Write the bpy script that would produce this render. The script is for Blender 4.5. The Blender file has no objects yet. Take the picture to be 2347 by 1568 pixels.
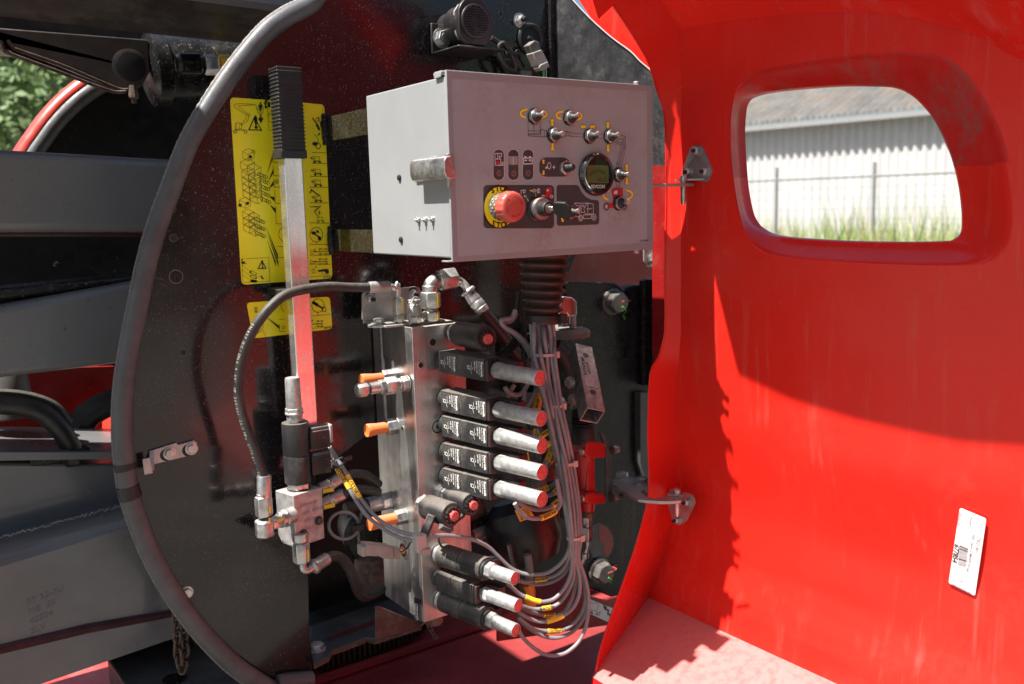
import bpy, bmesh, math, random
from math import sin, cos, pi, radians, sqrt, atan2
from mathutils import Vector, Matrix
V = Vector
random.seed(7)
sc = bpy.context.scene
# ------------------------------------------------------------------ camera
CAM = V((-0.77378, -1.262893, -0.216395))
YAW, PITCH, ROLL, FPX = 0.61221443, 0.1450951, -0.02543561, 2099.15
_f = V((sin(YAW)*cos(PITCH), cos(YAW)*cos(PITCH), -sin(PITCH)))
_r = V((cos(YAW), -sin(YAW), 0)); _u = _r.cross(_f)
_r2 = _r*cos(ROLL)+_u*sin(ROLL); _u2 = -_r*sin(ROLL)+_u*cos(ROLL)
cd = bpy.data.cameras.new('camera'); cam = bpy.data.objects.new('camera', cd); sc.collection.objects.link(cam)
cam.matrix_world = Matrix(((_r2.x, _u2.x, -_f.x, CAM.x), (_r2.y, _u2.y, -_f.y, CAM.y), (_r2.z, _u2.z, -_f.z, CAM.z), (0, 0, 0, 1)))
cd.sensor_width = 36; cd.lens = FPX/2347*36; cd.clip_start = .05; cd.clip_end = 1000
cd.dof.use_dof = True; cd.dof.focus_distance = 1.72; cd.dof.aperture_fstop = 4.2
sc.camera = cam
# ------------------------------------------------------------------ sky, sun, exposure
w = bpy.data.worlds.new('World'); sc.world = w; w.use_nodes = True
nt = w.node_tree; nt.nodes.clear()
sky = nt.nodes.new('ShaderNodeTexSky'); sky.sky_type = 'NISHITA'; sky.sun_disc = False
SUN = V((-1, .045, 1.86)).normalized()
sky.sun_elevation = math.asin(SUN.z); sky.sun_rotation = atan2(SUN.x, SUN.y)
sky.dust_density = 2.5; sky.air_density = 1.0; sky.ozone_density = 1.0
bg = nt.nodes.new('ShaderNodeBackground'); bg.inputs[1].default_value = .052
wo = nt.nodes.new('ShaderNodeOutputWorld')
nt.links.new(sky.outputs[0], bg.inputs[0]); nt.links.new(bg.outputs[0], wo.inputs[0])
ld = bpy.data.lights.new('sun', 'SUN'); ld.energy = 5.0; ld.angle = radians(.55); ld.color = (1, .955, .89)
lo = bpy.data.objects.new('sun', ld); sc.collection.objects.link(lo)
lo.rotation_euler = (-SUN).to_track_quat('-Z', 'Y').to_euler()
sc.view_settings.view_transform = 'Standard'; sc.view_settings.look = 'None'
sc.view_settings.exposure = 1.36; sc.view_settings.gamma = 1; sc.view_settings.use_curve_mapping = False
sc.cycles.max_bounces = 8; sc.cycles.glossy_bounces = 5; sc.cycles.diffuse_bounces = 4
# ------------------------------------------------------------------ pixel (2347 wide view) to a point on an axis plane
def at(px, py, ax, val):
    d = _f+_r2*((px-1173.5)/FPX)-_u2*((py-784)/FPX)
    return CAM+d*((val-CAM[ax])/d[ax])
def PX(p, x): return at(p[0], p[1], 0, x)
def PY(p, y): return at(p[0], p[1], 1, y)
def PZ(p, z): return at(p[0], p[1], 2, z)
def zc(x0, y0, s): return lambda x, y: ((x0+x/s)/1.64806, (y0+y/s)/1.64806)
cD = zc(1300, 200, 1.8448); cE = zc(850, 300, 2.24); cF = zc(850, 950, 2.0913); cG = zc(850, 1550, 1.5163)
cH = zc(1550, 950, 2.24); cI = zc(1550, 1500, 1.4467); cJ = zc(1900, 950, 1.96); cK = zc(2000, 1650, 1.6787)
cL = zc(1600, 0, 2.347); cM = zc(2200, 0, 1.4071); cN = zc(2200, 1100, 1.0564); cO = zc(1800, 350, 2.6129)
cP = zc(3400, 1850, 3.1368); cA = zc(0, 0, 1.568); cB = zc(0, 900, 1.568); cC = zc(0, 1700, 1.7738)
cQ = zc(0, 0, 2.6078); cR = zc(1850, 1550, 3.4857); cS = zc(1300, 1000, 4.694); cT = zc(1150, 2150, 3.6108)
# ------------------------------------------------------------------ materials
def mat(name, col, rough=.5, metal=0., var=.12, vscale=18, bump=0., bscale=200, dust=0., dscale=9, dcol=(.30,.25,.20), speck=0., sscale=90,
        streak=0., coat=0., spec=.5, emit=None, trans=0., top=0., stretch=None, alpha=1.):
    m = bpy.data.materials.new(name); m.use_nodes = True; n = m.node_tree.nodes; L = m.node_tree.links
    b = n['Principled BSDF']
    tc = n.new('ShaderNodeTexCoord'); co = tc.outputs['Object']
    def noise(scale, detail=4, r=.6, src=None, st=None):
        s = src or co
        if st:
            mp = n.new('ShaderNodeMapping'); mp.inputs['Scale'].default_value = st; L.new(s, mp.inputs[0]); s = mp.outputs[0]
        x = n.new('ShaderNodeTexNoise'); x.inputs['Scale'].default_value = scale; x.inputs['Detail'].default_value = detail
        x.inputs['Roughness'].default_value = r; L.new(s, x.inputs['Vector']); return x.outputs[0]
    def ramp(src, a, bb, lo=0., hi=1.):
        x = n.new('ShaderNodeMapRange'); x.interpolation_type = 'SMOOTHSTEP'
        x.inputs[1].default_value = a; x.inputs[2].default_value = bb; x.inputs[3].default_value = lo; x.inputs[4].default_value = hi
        L.new(src, x.inputs[0]); return x.outputs[0]
    def mix(f, c1, c2):
        x = n.new('ShaderNodeMix'); x.data_type = 'RGBA'
        for i, c in ((6, c1), (7, c2)):
            if isinstance(c, tuple): x.inputs[i].default_value = (*c[:3], 1)
            else: L.new(c, x.inputs[i])
        if isinstance(f, float): x.inputs[0].default_value = f
        else: L.new(f, x.inputs[0])
        return x.outputs[2]
    def math_(op, a, c):
        x = n.new('ShaderNodeMath'); x.operation = op
        for i, q in ((0, a), (1, c)):
            if isinstance(q, (int, float)): x.inputs[i].default_value = q
            else: L.new(q, x.inputs[i])
        x.use_clamp = op in ('ADD', 'MAXIMUM'); return x.outputs[0]
    f = ramp(noise(vscale, 5, .6, st=stretch), .3, .7)
    dk = tuple(c*(1-var) for c in col); br = tuple(min(1, c*(1+var)+var*.01) for c in col)
    c = mix(f, dk, br)
    dm = None
    if dust > 0:
        d1 = ramp(noise(dscale, 6, .65), .45, .72, 0, 1); d2 = ramp(noise(dscale*14, 3, .6), .35, .65, .25, 1)
        dm = math_('MULTIPLY', math_('MULTIPLY', d1, d2), dust)
    if streak > 0:
        s1 = ramp(noise(40, 4, .6, st=(1, 1, .07)), .52, .72, 0, 1); s2 = ramp(noise(5, 3, .5), .4, .65, 0, 1)
        s3 = math_('MULTIPLY', math_('MULTIPLY', s1, s2), streak)
        dm = s3 if dm is None else math_('ADD', dm, s3)
    if top > 0:
        g = n.new('ShaderNodeNewGeometry'); sp = n.new('ShaderNodeSeparateXYZ'); L.new(g.outputs['Normal'], sp.inputs[0])
        t1 = math_('MULTIPLY', ramp(sp.outputs[2], .3, .9, 0, top), ramp(noise(60, 4, .6), .3, .6, .7, 1))
        dm = t1 if dm is None else math_('ADD', dm, t1)
    if speck > 0:
        tot = None
        for k, (ss, th, st) in enumerate(((sscale*1.9, .36, None), (sscale*3.6, .38, (1, 1, .6)), (sscale, .22, (1, 1, .75)))):
            vo = n.new('ShaderNodeTexVoronoi'); vo.inputs['Scale'].default_value = ss
            s_ = co
            if st:
                mp = n.new('ShaderNodeMapping'); mp.inputs['Scale'].default_value = st; mp.inputs['Rotation'].default_value = (.1, .2, .3); L.new(co, mp.inputs[0]); s_ = mp.outputs[0]
            L.new(s_, vo.inputs['Vector'])
            sx = n.new('ShaderNodeSeparateColor'); L.new(vo.outputs['Color'], sx.inputs[0])
            keep = ramp(sx.outputs[0], 1-speck*.6, 1-speck*.6+.02)
            dot = math_('MULTIPLY', ramp(vo.outputs['Distance'], th, th*.55, 0, 1), keep)
            dot = math_('MULTIPLY', dot, ramp(sx.outputs[1], 0, 1, .25, .95))
            tot = dot if tot is None else math_('MAXIMUM', tot, dot)
        tot = math_('MULTIPLY', tot, ramp(noise(3.2, 4, .6), .36, .62, .12, 1))
        dm = tot if dm is None else math_('MAXIMUM', dm, tot)
    rr = ramp(noise(vscale*2.3, 3), .3, .7, max(.03, rough*.82), min(1, rough*1.18))
    if dm is not None:
        c = mix(dm, c, dcol)
        x = n.new('ShaderNodeMix'); x.data_type = 'FLOAT'; L.new(dm, x.inputs[0]); L.new(rr, x.inputs[2]); x.inputs[3].default_value = .85; rr = x.outputs[0]
        if metal > 0:
            x = n.new('ShaderNodeMix'); x.data_type = 'FLOAT'; L.new(dm, x.inputs[0]); x.inputs[2].default_value = metal; x.inputs[3].default_value = 0; L.new(x.outputs[0], b.inputs['Metallic'])
    elif metal > 0: b.inputs['Metallic'].default_value = metal
    L.new(c, b.inputs['Base Color']); L.new(rr, b.inputs['Roughness'])
    if coat: b.inputs['Coat Weight'].default_value = coat; b.inputs['Coat Roughness'].default_value = .06
    b.inputs['Specular IOR Level'].default_value = spec
    if emit: b.inputs['Emission Color'].default_value = (*emit[0], 1); b.inputs['Emission Strength'].default_value = emit[1]
    if trans: b.inputs['Transmission Weight'].default_value = trans
    if bump:
        bn = n.new('ShaderNodeBump'); bn.inputs['Strength'].default_value = bump; bn.inputs['Distance'].default_value = .002
        L.new(noise(bscale, 4, .6, st=stretch), bn.inputs['Height']); L.new(bn.outputs[0], b.inputs['Normal'])
    return m
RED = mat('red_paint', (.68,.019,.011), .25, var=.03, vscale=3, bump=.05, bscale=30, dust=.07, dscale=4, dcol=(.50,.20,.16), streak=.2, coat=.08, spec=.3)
REDDK = mat('shaded_red_paint', (.26,.008,.008), .38, var=.08, bump=.04, dust=.18, dscale=5, coat=.2, speck=.08, sscale=70)  # darker copy of the red paint, shade of the panels put into the colour
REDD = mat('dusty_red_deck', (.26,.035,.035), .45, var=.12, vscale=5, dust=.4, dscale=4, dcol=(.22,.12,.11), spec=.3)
REDFOR = mat('dusty_red_frame', (.42,.012,.012), .38, var=.08, dust=.75, dscale=8, dcol=(.20,.13,.11), streak=.3)
PLATE = mat('black_gloss_plate', (.009,.0072,.0085), .16, var=.3, vscale=6, bump=.04, bscale=25, dust=.07, dscale=5, dcol=(.16,.145,.13), speck=.34, sscale=120, coat=.25, streak=.05)
PLATE2 = mat('black_dusty_plate', (.014,.014,.015), .4, var=.3, dust=.55, dscale=8, dcol=(.13,.125,.12), speck=.55, sscale=120, streak=.35)
BLKFR = mat('black_frame_paint', (.010,.010,.011), .28, var=.3, dust=.05, dscale=6, dcol=(.26,.23,.19), speck=.30, sscale=120, streak=.16, spec=.3)
BLACK = mat('black_interior', (.006,.006,.006), .45, var=.2, speck=.03)
RUB = mat('dusty_rubber', (.078,.08,.084), .45, var=.18, vscale=25, bump=.25, bscale=300, dust=.4, dscale=14, dcol=(.13,.125,.12), speck=.12, sscale=260)
RUBW = mat('woven_rubber', (.17,.155,.145), .8, var=.4, vscale=200, bump=.6, bscale=500)
RUBB = mat('black_rubber', (.012,.012,.012), .5, var=.2, bump=.15, dust=.3, dscale=25, dcol=(.10,.085,.07))
HOSE = mat('black_hose_rubber', (.02,.019,.018), .42, var=.2, bump=.2, dust=.35, dscale=15, dcol=(.13,.11,.09), top=.5)
BELL = mat('brown_dusty_bellows', (.04,.022,.018), .5, var=.2, dust=.5, dscale=12, dcol=(.10,.06,.045))
STEEL = mat('galvanized_steel', (.50,.50,.49), .34, .92, var=.28, vscale=55, bump=.12, bscale=90, dust=.2, dscale=25, dcol=(.3,.26,.22), top=.35)
STEEL2 = mat('zinc_plate', (.42,.42,.41), .42, .8, var=.15, vscale=30, dust=.25, dscale=20, dcol=(.3,.25,.22), top=.3)
CHROME = mat('chrome', (.75,.75,.75), .10, 1, var=.05)
ALU = mat('aluminium_block', (.52,.51,.50), .33, .93, var=.14, vscale=14, bump=.2, bscale=60, dust=.22, dscale=14, dcol=(.34,.29,.24), stretch=(3,3,.15), top=.8)
ALUC = mat('cast_aluminium_sleeve', (.42,.42,.41), .42, .62, var=.25, vscale=90, bump=.3, bscale=260, dust=.2, dscale=60, dcol=(.42,.40,.38), top=.2)
ALUT = mat('aluminium_tube', (.78,.77,.76), .25, .9, var=.06, bump=.05, bscale=60, dust=.08, dscale=20, stretch=(3,3,.2))
COIL = mat('black_coil', (.020,.020,.021), .45, var=.2, bump=.15, dust=.45, dscale=20, dcol=(.22,.19,.16), top=.55, speck=.1, sscale=240)
CONN = mat('grey_connector', (.10,.095,.09), .5, var=.15, dust=.4, dscale=30, dcol=(.25,.22,.19), top=.5)
WHITE = mat('white_print', (.75,.73,.70), .6, var=.05)
BLKP = mat('black_print', (.012,.012,.010), .5, var=.05)
GREYP = mat('grey_print', (.30,.28,.27), .5, var=.05)
YEL = mat('yellow_decal', (.90,.76,.012), .32, var=.05, vscale=12, dust=.1, dscale=30, dcol=(.35,.28,.08), coat=.2)
YELT = mat('yellow_sleeve', (.82,.48,.03), .45, var=.1, vscale=60, dust=.15, dscale=40)
YELP = mat('yellow_print', (.95,.64,.02), .45, var=.04)
YMARK = mat('yellow_paint_mark', (.80,.50,.02), .5, var=.1)
BOX = mat('grey_enclosure_paint', (.262,.27,.277), .42, var=.03, vscale=6, bump=.22, bscale=700, dust=.10, dscale=11, dcol=(.44,.40,.35))
PANEL = mat('printed_panel', (.325,.35,.365), .5, var=.04, vscale=7, bump=.08, bscale=600, dust=.5, dscale=9, dcol=(.25,.20,.18), streak=.1)
DGREY = mat('dark_grey_print', (.050,.053,.056), .45, var=.06)
CABLE = mat('grey_cable', (.20,.20,.21), .42, var=.08, vscale=50, dust=.15, dscale=40, dcol=(.34,.30,.27), top=.15)
BEAM = mat('grey_beam_paint', (.16,.16,.162), .3, var=.08, vscale=5, bump=.06, bscale=120, dust=.3, dscale=5, dcol=(.10,.095,.09), speck=.05, sscale=60, coat=.15)
BEAMB = mat('dusty_boom_paint', (.05,.042,.038), .4, var=.3, vscale=20, bump=.1, dust=.5, dscale=12, dcol=(.13,.11,.095))
MAROON = mat('dark_maroon_seam', (.07,.022,.026), .35, var=.2, dust=.3, dscale=8, dcol=(.12,.08,.08))
BEAMC = mat('grey_casting_paint', (.14,.137,.14), .2, var=.12, vscale=6, bump=.08, bscale=60, dust=.4, dscale=4, dcol=(.14,.125,.12), coat=.2)
REDBTN = mat('red_plastic', (.50,.085,.065), .42, var=.04, bump=.05)
REDCAP = mat('red_insert', (.55,.10,.09), .45, var=.25, vscale=200, bump=.4, bscale=500)
ORANGE = mat('orange_plastic', (.85,.20,.045), .5, var=.06, top=.35)
PUMPR = mat('red_pump_paint', (.38,.012,.010), .35, var=.1, bump=.08, dust=.25, dscale=25, dcol=(.16,.10,.08), top=.4)
LCD = mat('lcd_glass', (.10,.12,.035), .12, var=.03, coat=.6)
GLASSB = mat('gauge_face', (.010,.013,.012), .1, var=.05, coat=.6)
LABELW = mat('white_label_film', (.80,.80,.78), .4, var=.02)
GREEN = mat('green_paint_mark', (.12,.45,.05), .5, var=.1)
REDM = mat('red_paint_mark', (.45,.05,.05), .5, var=.1)
RUST = mat('rusty_steel', (.10,.065,.05), .6, .4, var=.4, vscale=80, bump=.3, dust=.3, dscale=30)
TEETH = mat('greased_gear_steel', (.055,.045,.03), .45, .5, var=.4, vscale=60, bump=.2)
GWIRE = mat('green_wire', (.10,.5,.08), .4); RWIRE = mat('red_wire', (.5,.03,.03), .4); PWIRE = mat('pink_wire', (.6,.25,.3), .4); WWIRE = mat('pale_wire', (.45,.55,.65), .4)
PLTIE = mat('pale_cable_tie', (.42,.37,.35), .45, var=.05)
BARK = mat('bark', (.07,.055,.04), .9, var=.3)
LEAF = mat('leaf', (.20,.25,.09), .6, var=.4, vscale=2); LEAF2 = mat('dark_leaf', (.11,.17,.055), .6, var=.3, vscale=2)
# ------------------------------------------------------------------ mesh builder
RS = 1.                                                   # radial scale of the turned parts built next
class MB:
    def __init__(s): s.v = []; s.f = []; s.fm = []; s.mats = []; s.T = None
    def add(s, vs, fs, m):
        if m not in s.mats: s.mats.append(m)
        k = s.mats.index(m); o = len(s.v)
        s.v += [(s.T @ V(p)) if s.T else V(p) for p in vs]
        for f in fs: s.f.append(tuple(o+i for i in f)); s.fm.append(k)
        return s
    def box(s, a, b, m):
        x0, y0, z0 = a; x1, y1, z1 = b
        vs = [(x0,y0,z0),(x1,y0,z0),(x1,y1,z0),(x0,y1,z0),(x0,y0,z1),(x1,y0,z1),(x1,y1,z1),(x0,y1,z1)]
        return s.add(vs, [(0,3,2,1),(4,5,6,7),(0,1,5,4),(1,2,6,5),(2,3,7,6),(3,0,4,7)], m)
    def hexa(s, lo, hi, m):
        return s.add(list(lo)+list(hi), [(3,2,1,0),(4,5,6,7),(0,1,5,4),(1,2,6,5),(2,3,7,6),(3,0,4,7)], m)
    def prism(s, pts, ext, m, cap=True):
        n = len(pts); e = V(ext); vs = [V(p) for p in pts]+[V(p)+e for p in pts]
        fs = [(i, (i+1) % n, n+(i+1) % n, n+i) for i in range(n)]
        if cap: fs += [tuple(range(n))[::-1], tuple(range(n, 2*n))]
        return s.add(vs, fs, m)
    def poly(s, pts, m): return s.add(pts, [tuple(range(len(pts)))], m)
    def lathe(s, p0, ax, prof, m, n=24, up=None, cap=True):
        ax = V(ax).normalized(); p0 = V(p0)
        q = V(up) if up else (V((0,0,1)) if abs(ax.z) < .9 else V((1,0,0)))
        e1 = (q-ax*q.dot(ax)).normalized(); e2 = ax.cross(e1)
        vs = []; fs = []
        for t, r in prof:
            for k in range(n):
                a = 2*pi*k/n; vs.append(p0+ax*t+(e1*cos(a)+e2*sin(a))*r*RS)
        for j in range(len(prof)-1):
            for k in range(n):
                k2 = (k+1) % n; fs.append((j*n+k, j*n+k2, (j+1)*n+k2, (j+1)*n+k))
        if cap: fs.append(tuple(range(n))[::-1]); fs.append(tuple((len(prof)-1)*n+k for k in range(n)))
        return s.add(vs, fs, m)
    def cyl(s, p0, p1, r, m, n=24, r1=None):
        d = V(p1)-V(p0); L = d.length; r1 = r if r1 is None else r1; c = min(.0012, r*.12, L*.2)
        return s.lathe(p0, d, [(0, r-c), (c, r), (L-c, r1), (L, r1-c)], m, n)
    def hexn(s, p, ax, r, h, m, up=None):
        c = h*.12
        return s.lathe(p, ax, [(0, r*.93), (c, r), (h-c, r), (h, r*.9)], m, 6, up)
    def bolt(s, p, ax, r, m=None, h=None, washer=True):
        m = m or STEEL; ax = V(ax).normalized(); h = h or r*.9; p = V(p)
        if washer: s.lathe(p, ax, [(0, r*1.45), (r*.2, r*1.45), (r*.22, r*1.2)], m, 20); p = p+ax*r*.2
        s.hexn(p, ax, r*1.12, h, m, (.3, .2, 1)); s.lathe(p+ax*h, ax, [(0, r*.62), (r*.06, r*.6)], m, 16)
        return s
    def nutstud(s, p, ax, r, m=None, L=None):
        m = m or STEEL; ax = V(ax).normalized(); p = V(p)
        s.lathe(p, ax, [(0, r*1.5), (r*.2, r*1.5)], m, 20); s.hexn(p+ax*r*.2, ax, r*1.1, r*.8, m, (.3, .2, 1))
        s.lathe(p+ax*r, ax, [(0, r*.85), (r*.25, r*.62)], m, 16); s.lathe(p+ax*r*1.2, ax, [(0, r*.5), ((L or r*1.0), r*.5), ((L or r*1.0)+r*.12, r*.38)], BLKP if m is STEEL else m, 12)
        return s
    def tube(s, pts, r, m, n=10, sub=8, smooth=True, rf=None, flat=None, closed=False):
        P = [V(p) for p in pts]
        if smooth and len(P) > 2: P = catmull(P, sub, closed)
        elif closed: P = P+[P[0]]
        T = [((P[min(i+1, len(P)-1)]-P[max(i-1, 0)]).normalized()) for i in range(len(P))]
        if closed: T[0] = T[-1] = (P[1]-P[-2]).normalized()
        q = V((0,0,1)) if abs(T[0].z) < .9 else V((1,0,0))
        e1 = (q-T[0]*q.dot(T[0])).normalized(); vs = []; fs = []; d = 0
        for i, p in enumerate(P):
            if i: d += (p-P[i-1]).length; e1 = (e1-T[i]*e1.dot(T[i])).normalized()
            e2 = T[i].cross(e1); rr = (rf(d) if rf else r)*RS
            for k in range(n):
                a = 2*pi*k/n; vs.append(p+(e1*cos(a)+e2*sin(a)*(flat or 1))*rr)
        for j in range(len(P)-1):
            for k in range(n):
                k2 = (k+1) % n; fs.append((j*n+k, j*n+k2, (j+1)*n+k2, (j+1)*n+k))
        if not closed: fs.append(tuple(range(n))[::-1]); fs.append(tuple((len(P)-1)*n+k for k in range(n)))
        return s.add(vs, fs, m)
    def torus(s, c, ax, R, r, m, n=28, k=8):
        ax = V(ax).normalized(); q = V((0,0,1)) if abs(ax.z) < .9 else V((1,0,0)); e1 = (q-ax*q.dot(ax)).normalized(); e2 = ax.cross(e1)
        vs = []; fs = []
        for i in range(n):
            a = 2*pi*i/n; d = e1*cos(a)+e2*sin(a)
            for j in range(k):
                b = 2*pi*j/k; vs.append(V(c)+d*(R+r*cos(b))*RS+ax*r*sin(b)*RS)
        for i in range(n):
            for j in range(k): fs.append((i*k+j, ((i+1) % n)*k+j, ((i+1) % n)*k+(j+1) % k, i*k+(j+1) % k))
        return s.add(vs, fs, m)
    def line(s, pts, w, m, nrm, closed=False):          # a thin printed line lying in the plane of normal nrm
        P = [V(p) for p in pts]; nrm = V(nrm); Q = [P[0]]
        for p in P[1:]:
            if (p-Q[-1]).length > 1e-6: Q.append(p)
        if closed and (Q[0]-Q[-1]).length < 1e-6: Q.pop()
        n = len(Q)
        if n < 2: return s
        vs = []
        for i in range(n):
            d0 = (Q[i]-Q[i-1]) if (i or closed) else None; d1 = (Q[(i+1) % n]-Q[i]) if (i < n-1 or closed) else None
            d0 = d0.normalized() if d0 else d1.normalized(); d1 = d1.normalized() if d1 else d0
            t0 = nrm.cross(d0); t1 = nrm.cross(d1); m_ = t0+t1
            if m_.length < .35: m_ = t0
            m_.normalize(); k = (w/2)/max(.45, m_.dot(t0)); vs += [Q[i]-m_*k, Q[i]+m_*k]
        fs = [(2*i, 2*((i+1) % n), 2*((i+1) % n)+1, 2*i+1) for i in range(n if closed else n-1)]
        return s.add(vs, fs, m)
    def text(s, body, o, ex, ey, size, m, bold=0., align='LEFT', sx=1.):
        me = text_mesh(body, bold, align); ex = V(ex).normalized(); ey = V(ey).normalized(); o = V(o)
        return s.add([o+ex*(p[0]*size*sx)+ey*(p[1]*size) for p in me[0]], me[1], m)
    def build(s, name, parent=None, bevel=0., sharp=32, seg=2, recalc=True, **kw):
        W = wpos(parent)
        org = V((0,0,0))
        if parent is None:
            lo = [min(v[i] for v in s.v) for i in range(3)]; hi = [max(v[i] for v in s.v) for i in range(3)]
            org = V(((lo[0]+hi[0])/2, (lo[1]+hi[1])/2, lo[2]))
        me = bpy.data.meshes.new(name); off = W+org
        me.from_pydata([tuple(v-off) for v in s.v], [], s.f)
        for m in s.mats: me.materials.append(m)
        me.polygons.foreach_set('material_index', s.fm)
        me.polygons.foreach_set('use_smooth', [True]*len(s.f))
        me.update()
        if recalc:
            bm = bmesh.new(); bm.from_mesh(me); bmesh.ops.recalc_face_normals(bm, faces=bm.faces); bm.to_mesh(me); bm.free()
        me.set_sharp_from_angle(angle=radians(sharp))
        o = bpy.data.objects.new(name, me); sc.collection.objects.link(o)
        if parent: o.parent = parent
        o.location = org
        if bevel:
            b = o.modifiers.new('bevel', 'BEVEL'); b.width = bevel; b.segments = seg; b.limit_method = 'ANGLE'; b.angle_limit = radians(40); b.harden_normals = False
        for k, v in kw.items(): o[k] = v
        return o
def catmull(P, sub=8, closed=False):
    if closed: Q = [P[-1]]+P+[P[0], P[1]]
    else: Q = [P[0]*2-P[1]]+P+[P[-1]*2-P[-2]]
    out = []
    for i in range(1, len(Q)-2):
        a, b, c, d = Q[i-1:i+3]
        for k in range(sub):
            t = k/sub; out.append(.5*((2*b)+(c-a)*t+(2*a-5*b+4*c-d)*t*t+(3*b-a-3*c+d)*t**3))
    out.append(Q[-2]); return out
_tm = {}
def text_mesh(body, bold, align):
    k = (body, bold, align)
    if k not in _tm:
        cu = bpy.data.curves.new('lettering', 'FONT'); cu.body = body; cu.align_x = align; cu.size = 1; cu.resolution_u = 2; cu.offset = bold; cu.space_line = .85
        ob = bpy.data.objects.new('lettering', cu); me = bpy.data.meshes.new_from_object(ob)
        _tm[k] = ([tuple(v.co) for v in me.vertices], [tuple(p.vertices) for p in me.polygons])
        bpy.data.objects.remove(ob); bpy.data.meshes.remove(me); bpy.data.curves.remove(cu)
    return _tm[k]
def wpos(o):
    p = V((0,0,0))
    while o: p = p+o.location; o = o.parent
    return p
def thing(name, label, cat, loc=(0,0,0), group=None):
    o = bpy.data.objects.new(name, None); sc.collection.objects.link(o); o.location = loc; o.empty_display_size = .02
    o['label'] = label; o['category'] = cat
    if group: o['group'] = group
    return o
def tag(o, label, cat, group=None):
    o['label'] = label; o['category'] = cat
    if group: o['group'] = group
    return o
def struct(o): o['kind'] = 'structure'; return o
def copytree(o, parent=None, first=True):
    c = o.copy(); sc.collection.objects.link(c); c.parent = parent
    for ch in list(o.children): copytree(ch, c, False)
    return c
def frame(o, ex, ey, ez):
    return Matrix(((ex[0],ey[0],ez[0],o[0]),(ex[1],ey[1],ez[1],o[1]),(ex[2],ey[2],ez[2],o[2]),(0,0,0,1)))
def lerp(a, b, t): return a+(b-a)*t
def rrect(x0, x1, z0, z1, r, n=5):
    out = []
    for cx, cz, a0 in ((x1-r, z1-r, 0), (x0+r, z1-r, 90), (x0+r, z0+r, 180), (x1-r, z0+r, 270)):
        for k in range(n+1): a = radians(a0+90*k/n); out.append((cx+r*cos(a), cz+r*sin(a)))
    return out
U = V((1,0,0)); NY = V((0,-1,0)); UP = V((0,0,1)); NX = V((-1,0,0))
def prY(mb, pts, y, th, m): return mb.prism([PY(p, y) for p in pts], (0, th, 0), m)
def prX(mb, pts, x, th, m): return mb.prism([PX(p, x) for p in pts], (th, 0, 0), m)
# ================================================================== SETTING: ground, shed, fence, trees, grass
GZ = -1.82                                                # ground level
GRAVEL = mat('dusty_gravel', (.15,.137,.12), .9, var=.3, vscale=3, bump=.4, bscale=40)
GRASSG = mat('rough_grass_ground', (.09,.12,.035), .9, var=.4, vscale=.8)
mb = MB(); mb.poly([(-400,-400,GZ), (400,-400,GZ), (400,400,GZ), (-400,400,GZ)], GRAVEL); struct(mb.build('ground'))
SHED = mat('white_corrugated_sheet', (.50,.50,.49), .5, var=.05, vscale=.8, streak=.15)
SHEDROOF = mat('fibre_cement_roof', (.13,.125,.12), .9, var=.22, vscale=1.6, dust=.6, dscale=1.1, dcol=(.25,.17,.09))
# wall line (runs almost along the hood): measured at two columns of the view
def atd(px, py, d):                                       # a point at forward distance d
    return CAM+_f*d+_r2*((px-1173.5)/FPX*d)-_u2*((py-784)/FPX*d)
A = atd(1690, 297, 30.3); B = atd(2120, 258, 25.8); ez_ = (A.z+B.z)/2
wd = V((B.x-A.x, B.y-A.y, 0)).normalized(); wn = V((-wd.y, wd.x, 0)); wn = wn if wn.x < 0 else -wn
W0 = V((A.x, A.y, 0))-wd*10; WL = 34; Hh = ez_-GZ
shed = thing('storage_shed', 'long white corrugated shed with a grey lichen-spotted roof, seen through the hood window', 'shed', W0+UP*GZ)
mb = MB(); n = 34*28
vs = []; fs = []
for i in range(n+1):
    d = WL*i/n; off = .05*cos(2*pi*d/.27)
    for z in (GZ, ez_+.05): vs.append(W0+wd*d+wn*off+UP*z)
for i in range(n): fs.append((2*i, 2*i+2, 2*i+3, 2*i+1))
mb.add(vs, fs, SHED); mb.build('wall', shed, recalc=False)
mb = MB(); vs = []; fs = []; n = 34*28
for i in range(n+1):
    d = WL*i/n; off = .05*cos(2*pi*d/.20)
    for k in range(6): vs.append(W0+wd*d+wn*(.42-k*1.9)+UP*(ez_+.10+k*.82+off))
for i in range(n):
    for k in range(5): fs.append((6*i+k, 6*i+6+k, 6*i+7+k, 6*i+k+1))
mb.add(vs, fs, SHEDROOF); mb.build('roof', shed, recalc=False)
mb = MB(); mb.prism([W0+wn*.30+UP*(ez_-.12), W0+wn*.46+UP*(ez_-.12), W0+wn*.46+UP*(ez_+.02), W0+wn*.30+UP*(ez_+.02)], wd*WL, mat('grey_gutter', (.25,.25,.25), .5)); mb.build('gutter', shed)
FENCE = mat('weathered_fence_steel', (.20,.205,.205), .6, var=.15)
fa = atd(1780, 412, 17.5); fb = atd(2004, 404, 16.2); fdir = V((fb.x-fa.x, fb.y-fa.y, 0)).normalized(); step = V((fb.x-fa.x, fb.y-fa.y, 0)).length
rz = (fa.z+fb.z)/2
fe = thing('wire_fence', 'thin grey wire fence with slim posts in front of the white shed', 'fence', V((fa.x, fa.y, GZ)))
for k in range(-2, 4):
    p = V((fa.x, fa.y, 0))+fdir*step*k; mb = MB(); mb.box((p.x-.022, p.y-.022, GZ), (p.x+.022, p.y+.022, rz+.24), FENCE); mb.build('post', fe)
mb = MB(); p0 = V((fa.x, fa.y, rz))-fdir*step*2; mb.tube([p0, p0+fdir*step*5], .022, FENCE, smooth=False); mb.build('rail', fe)
mb = MB()
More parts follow.
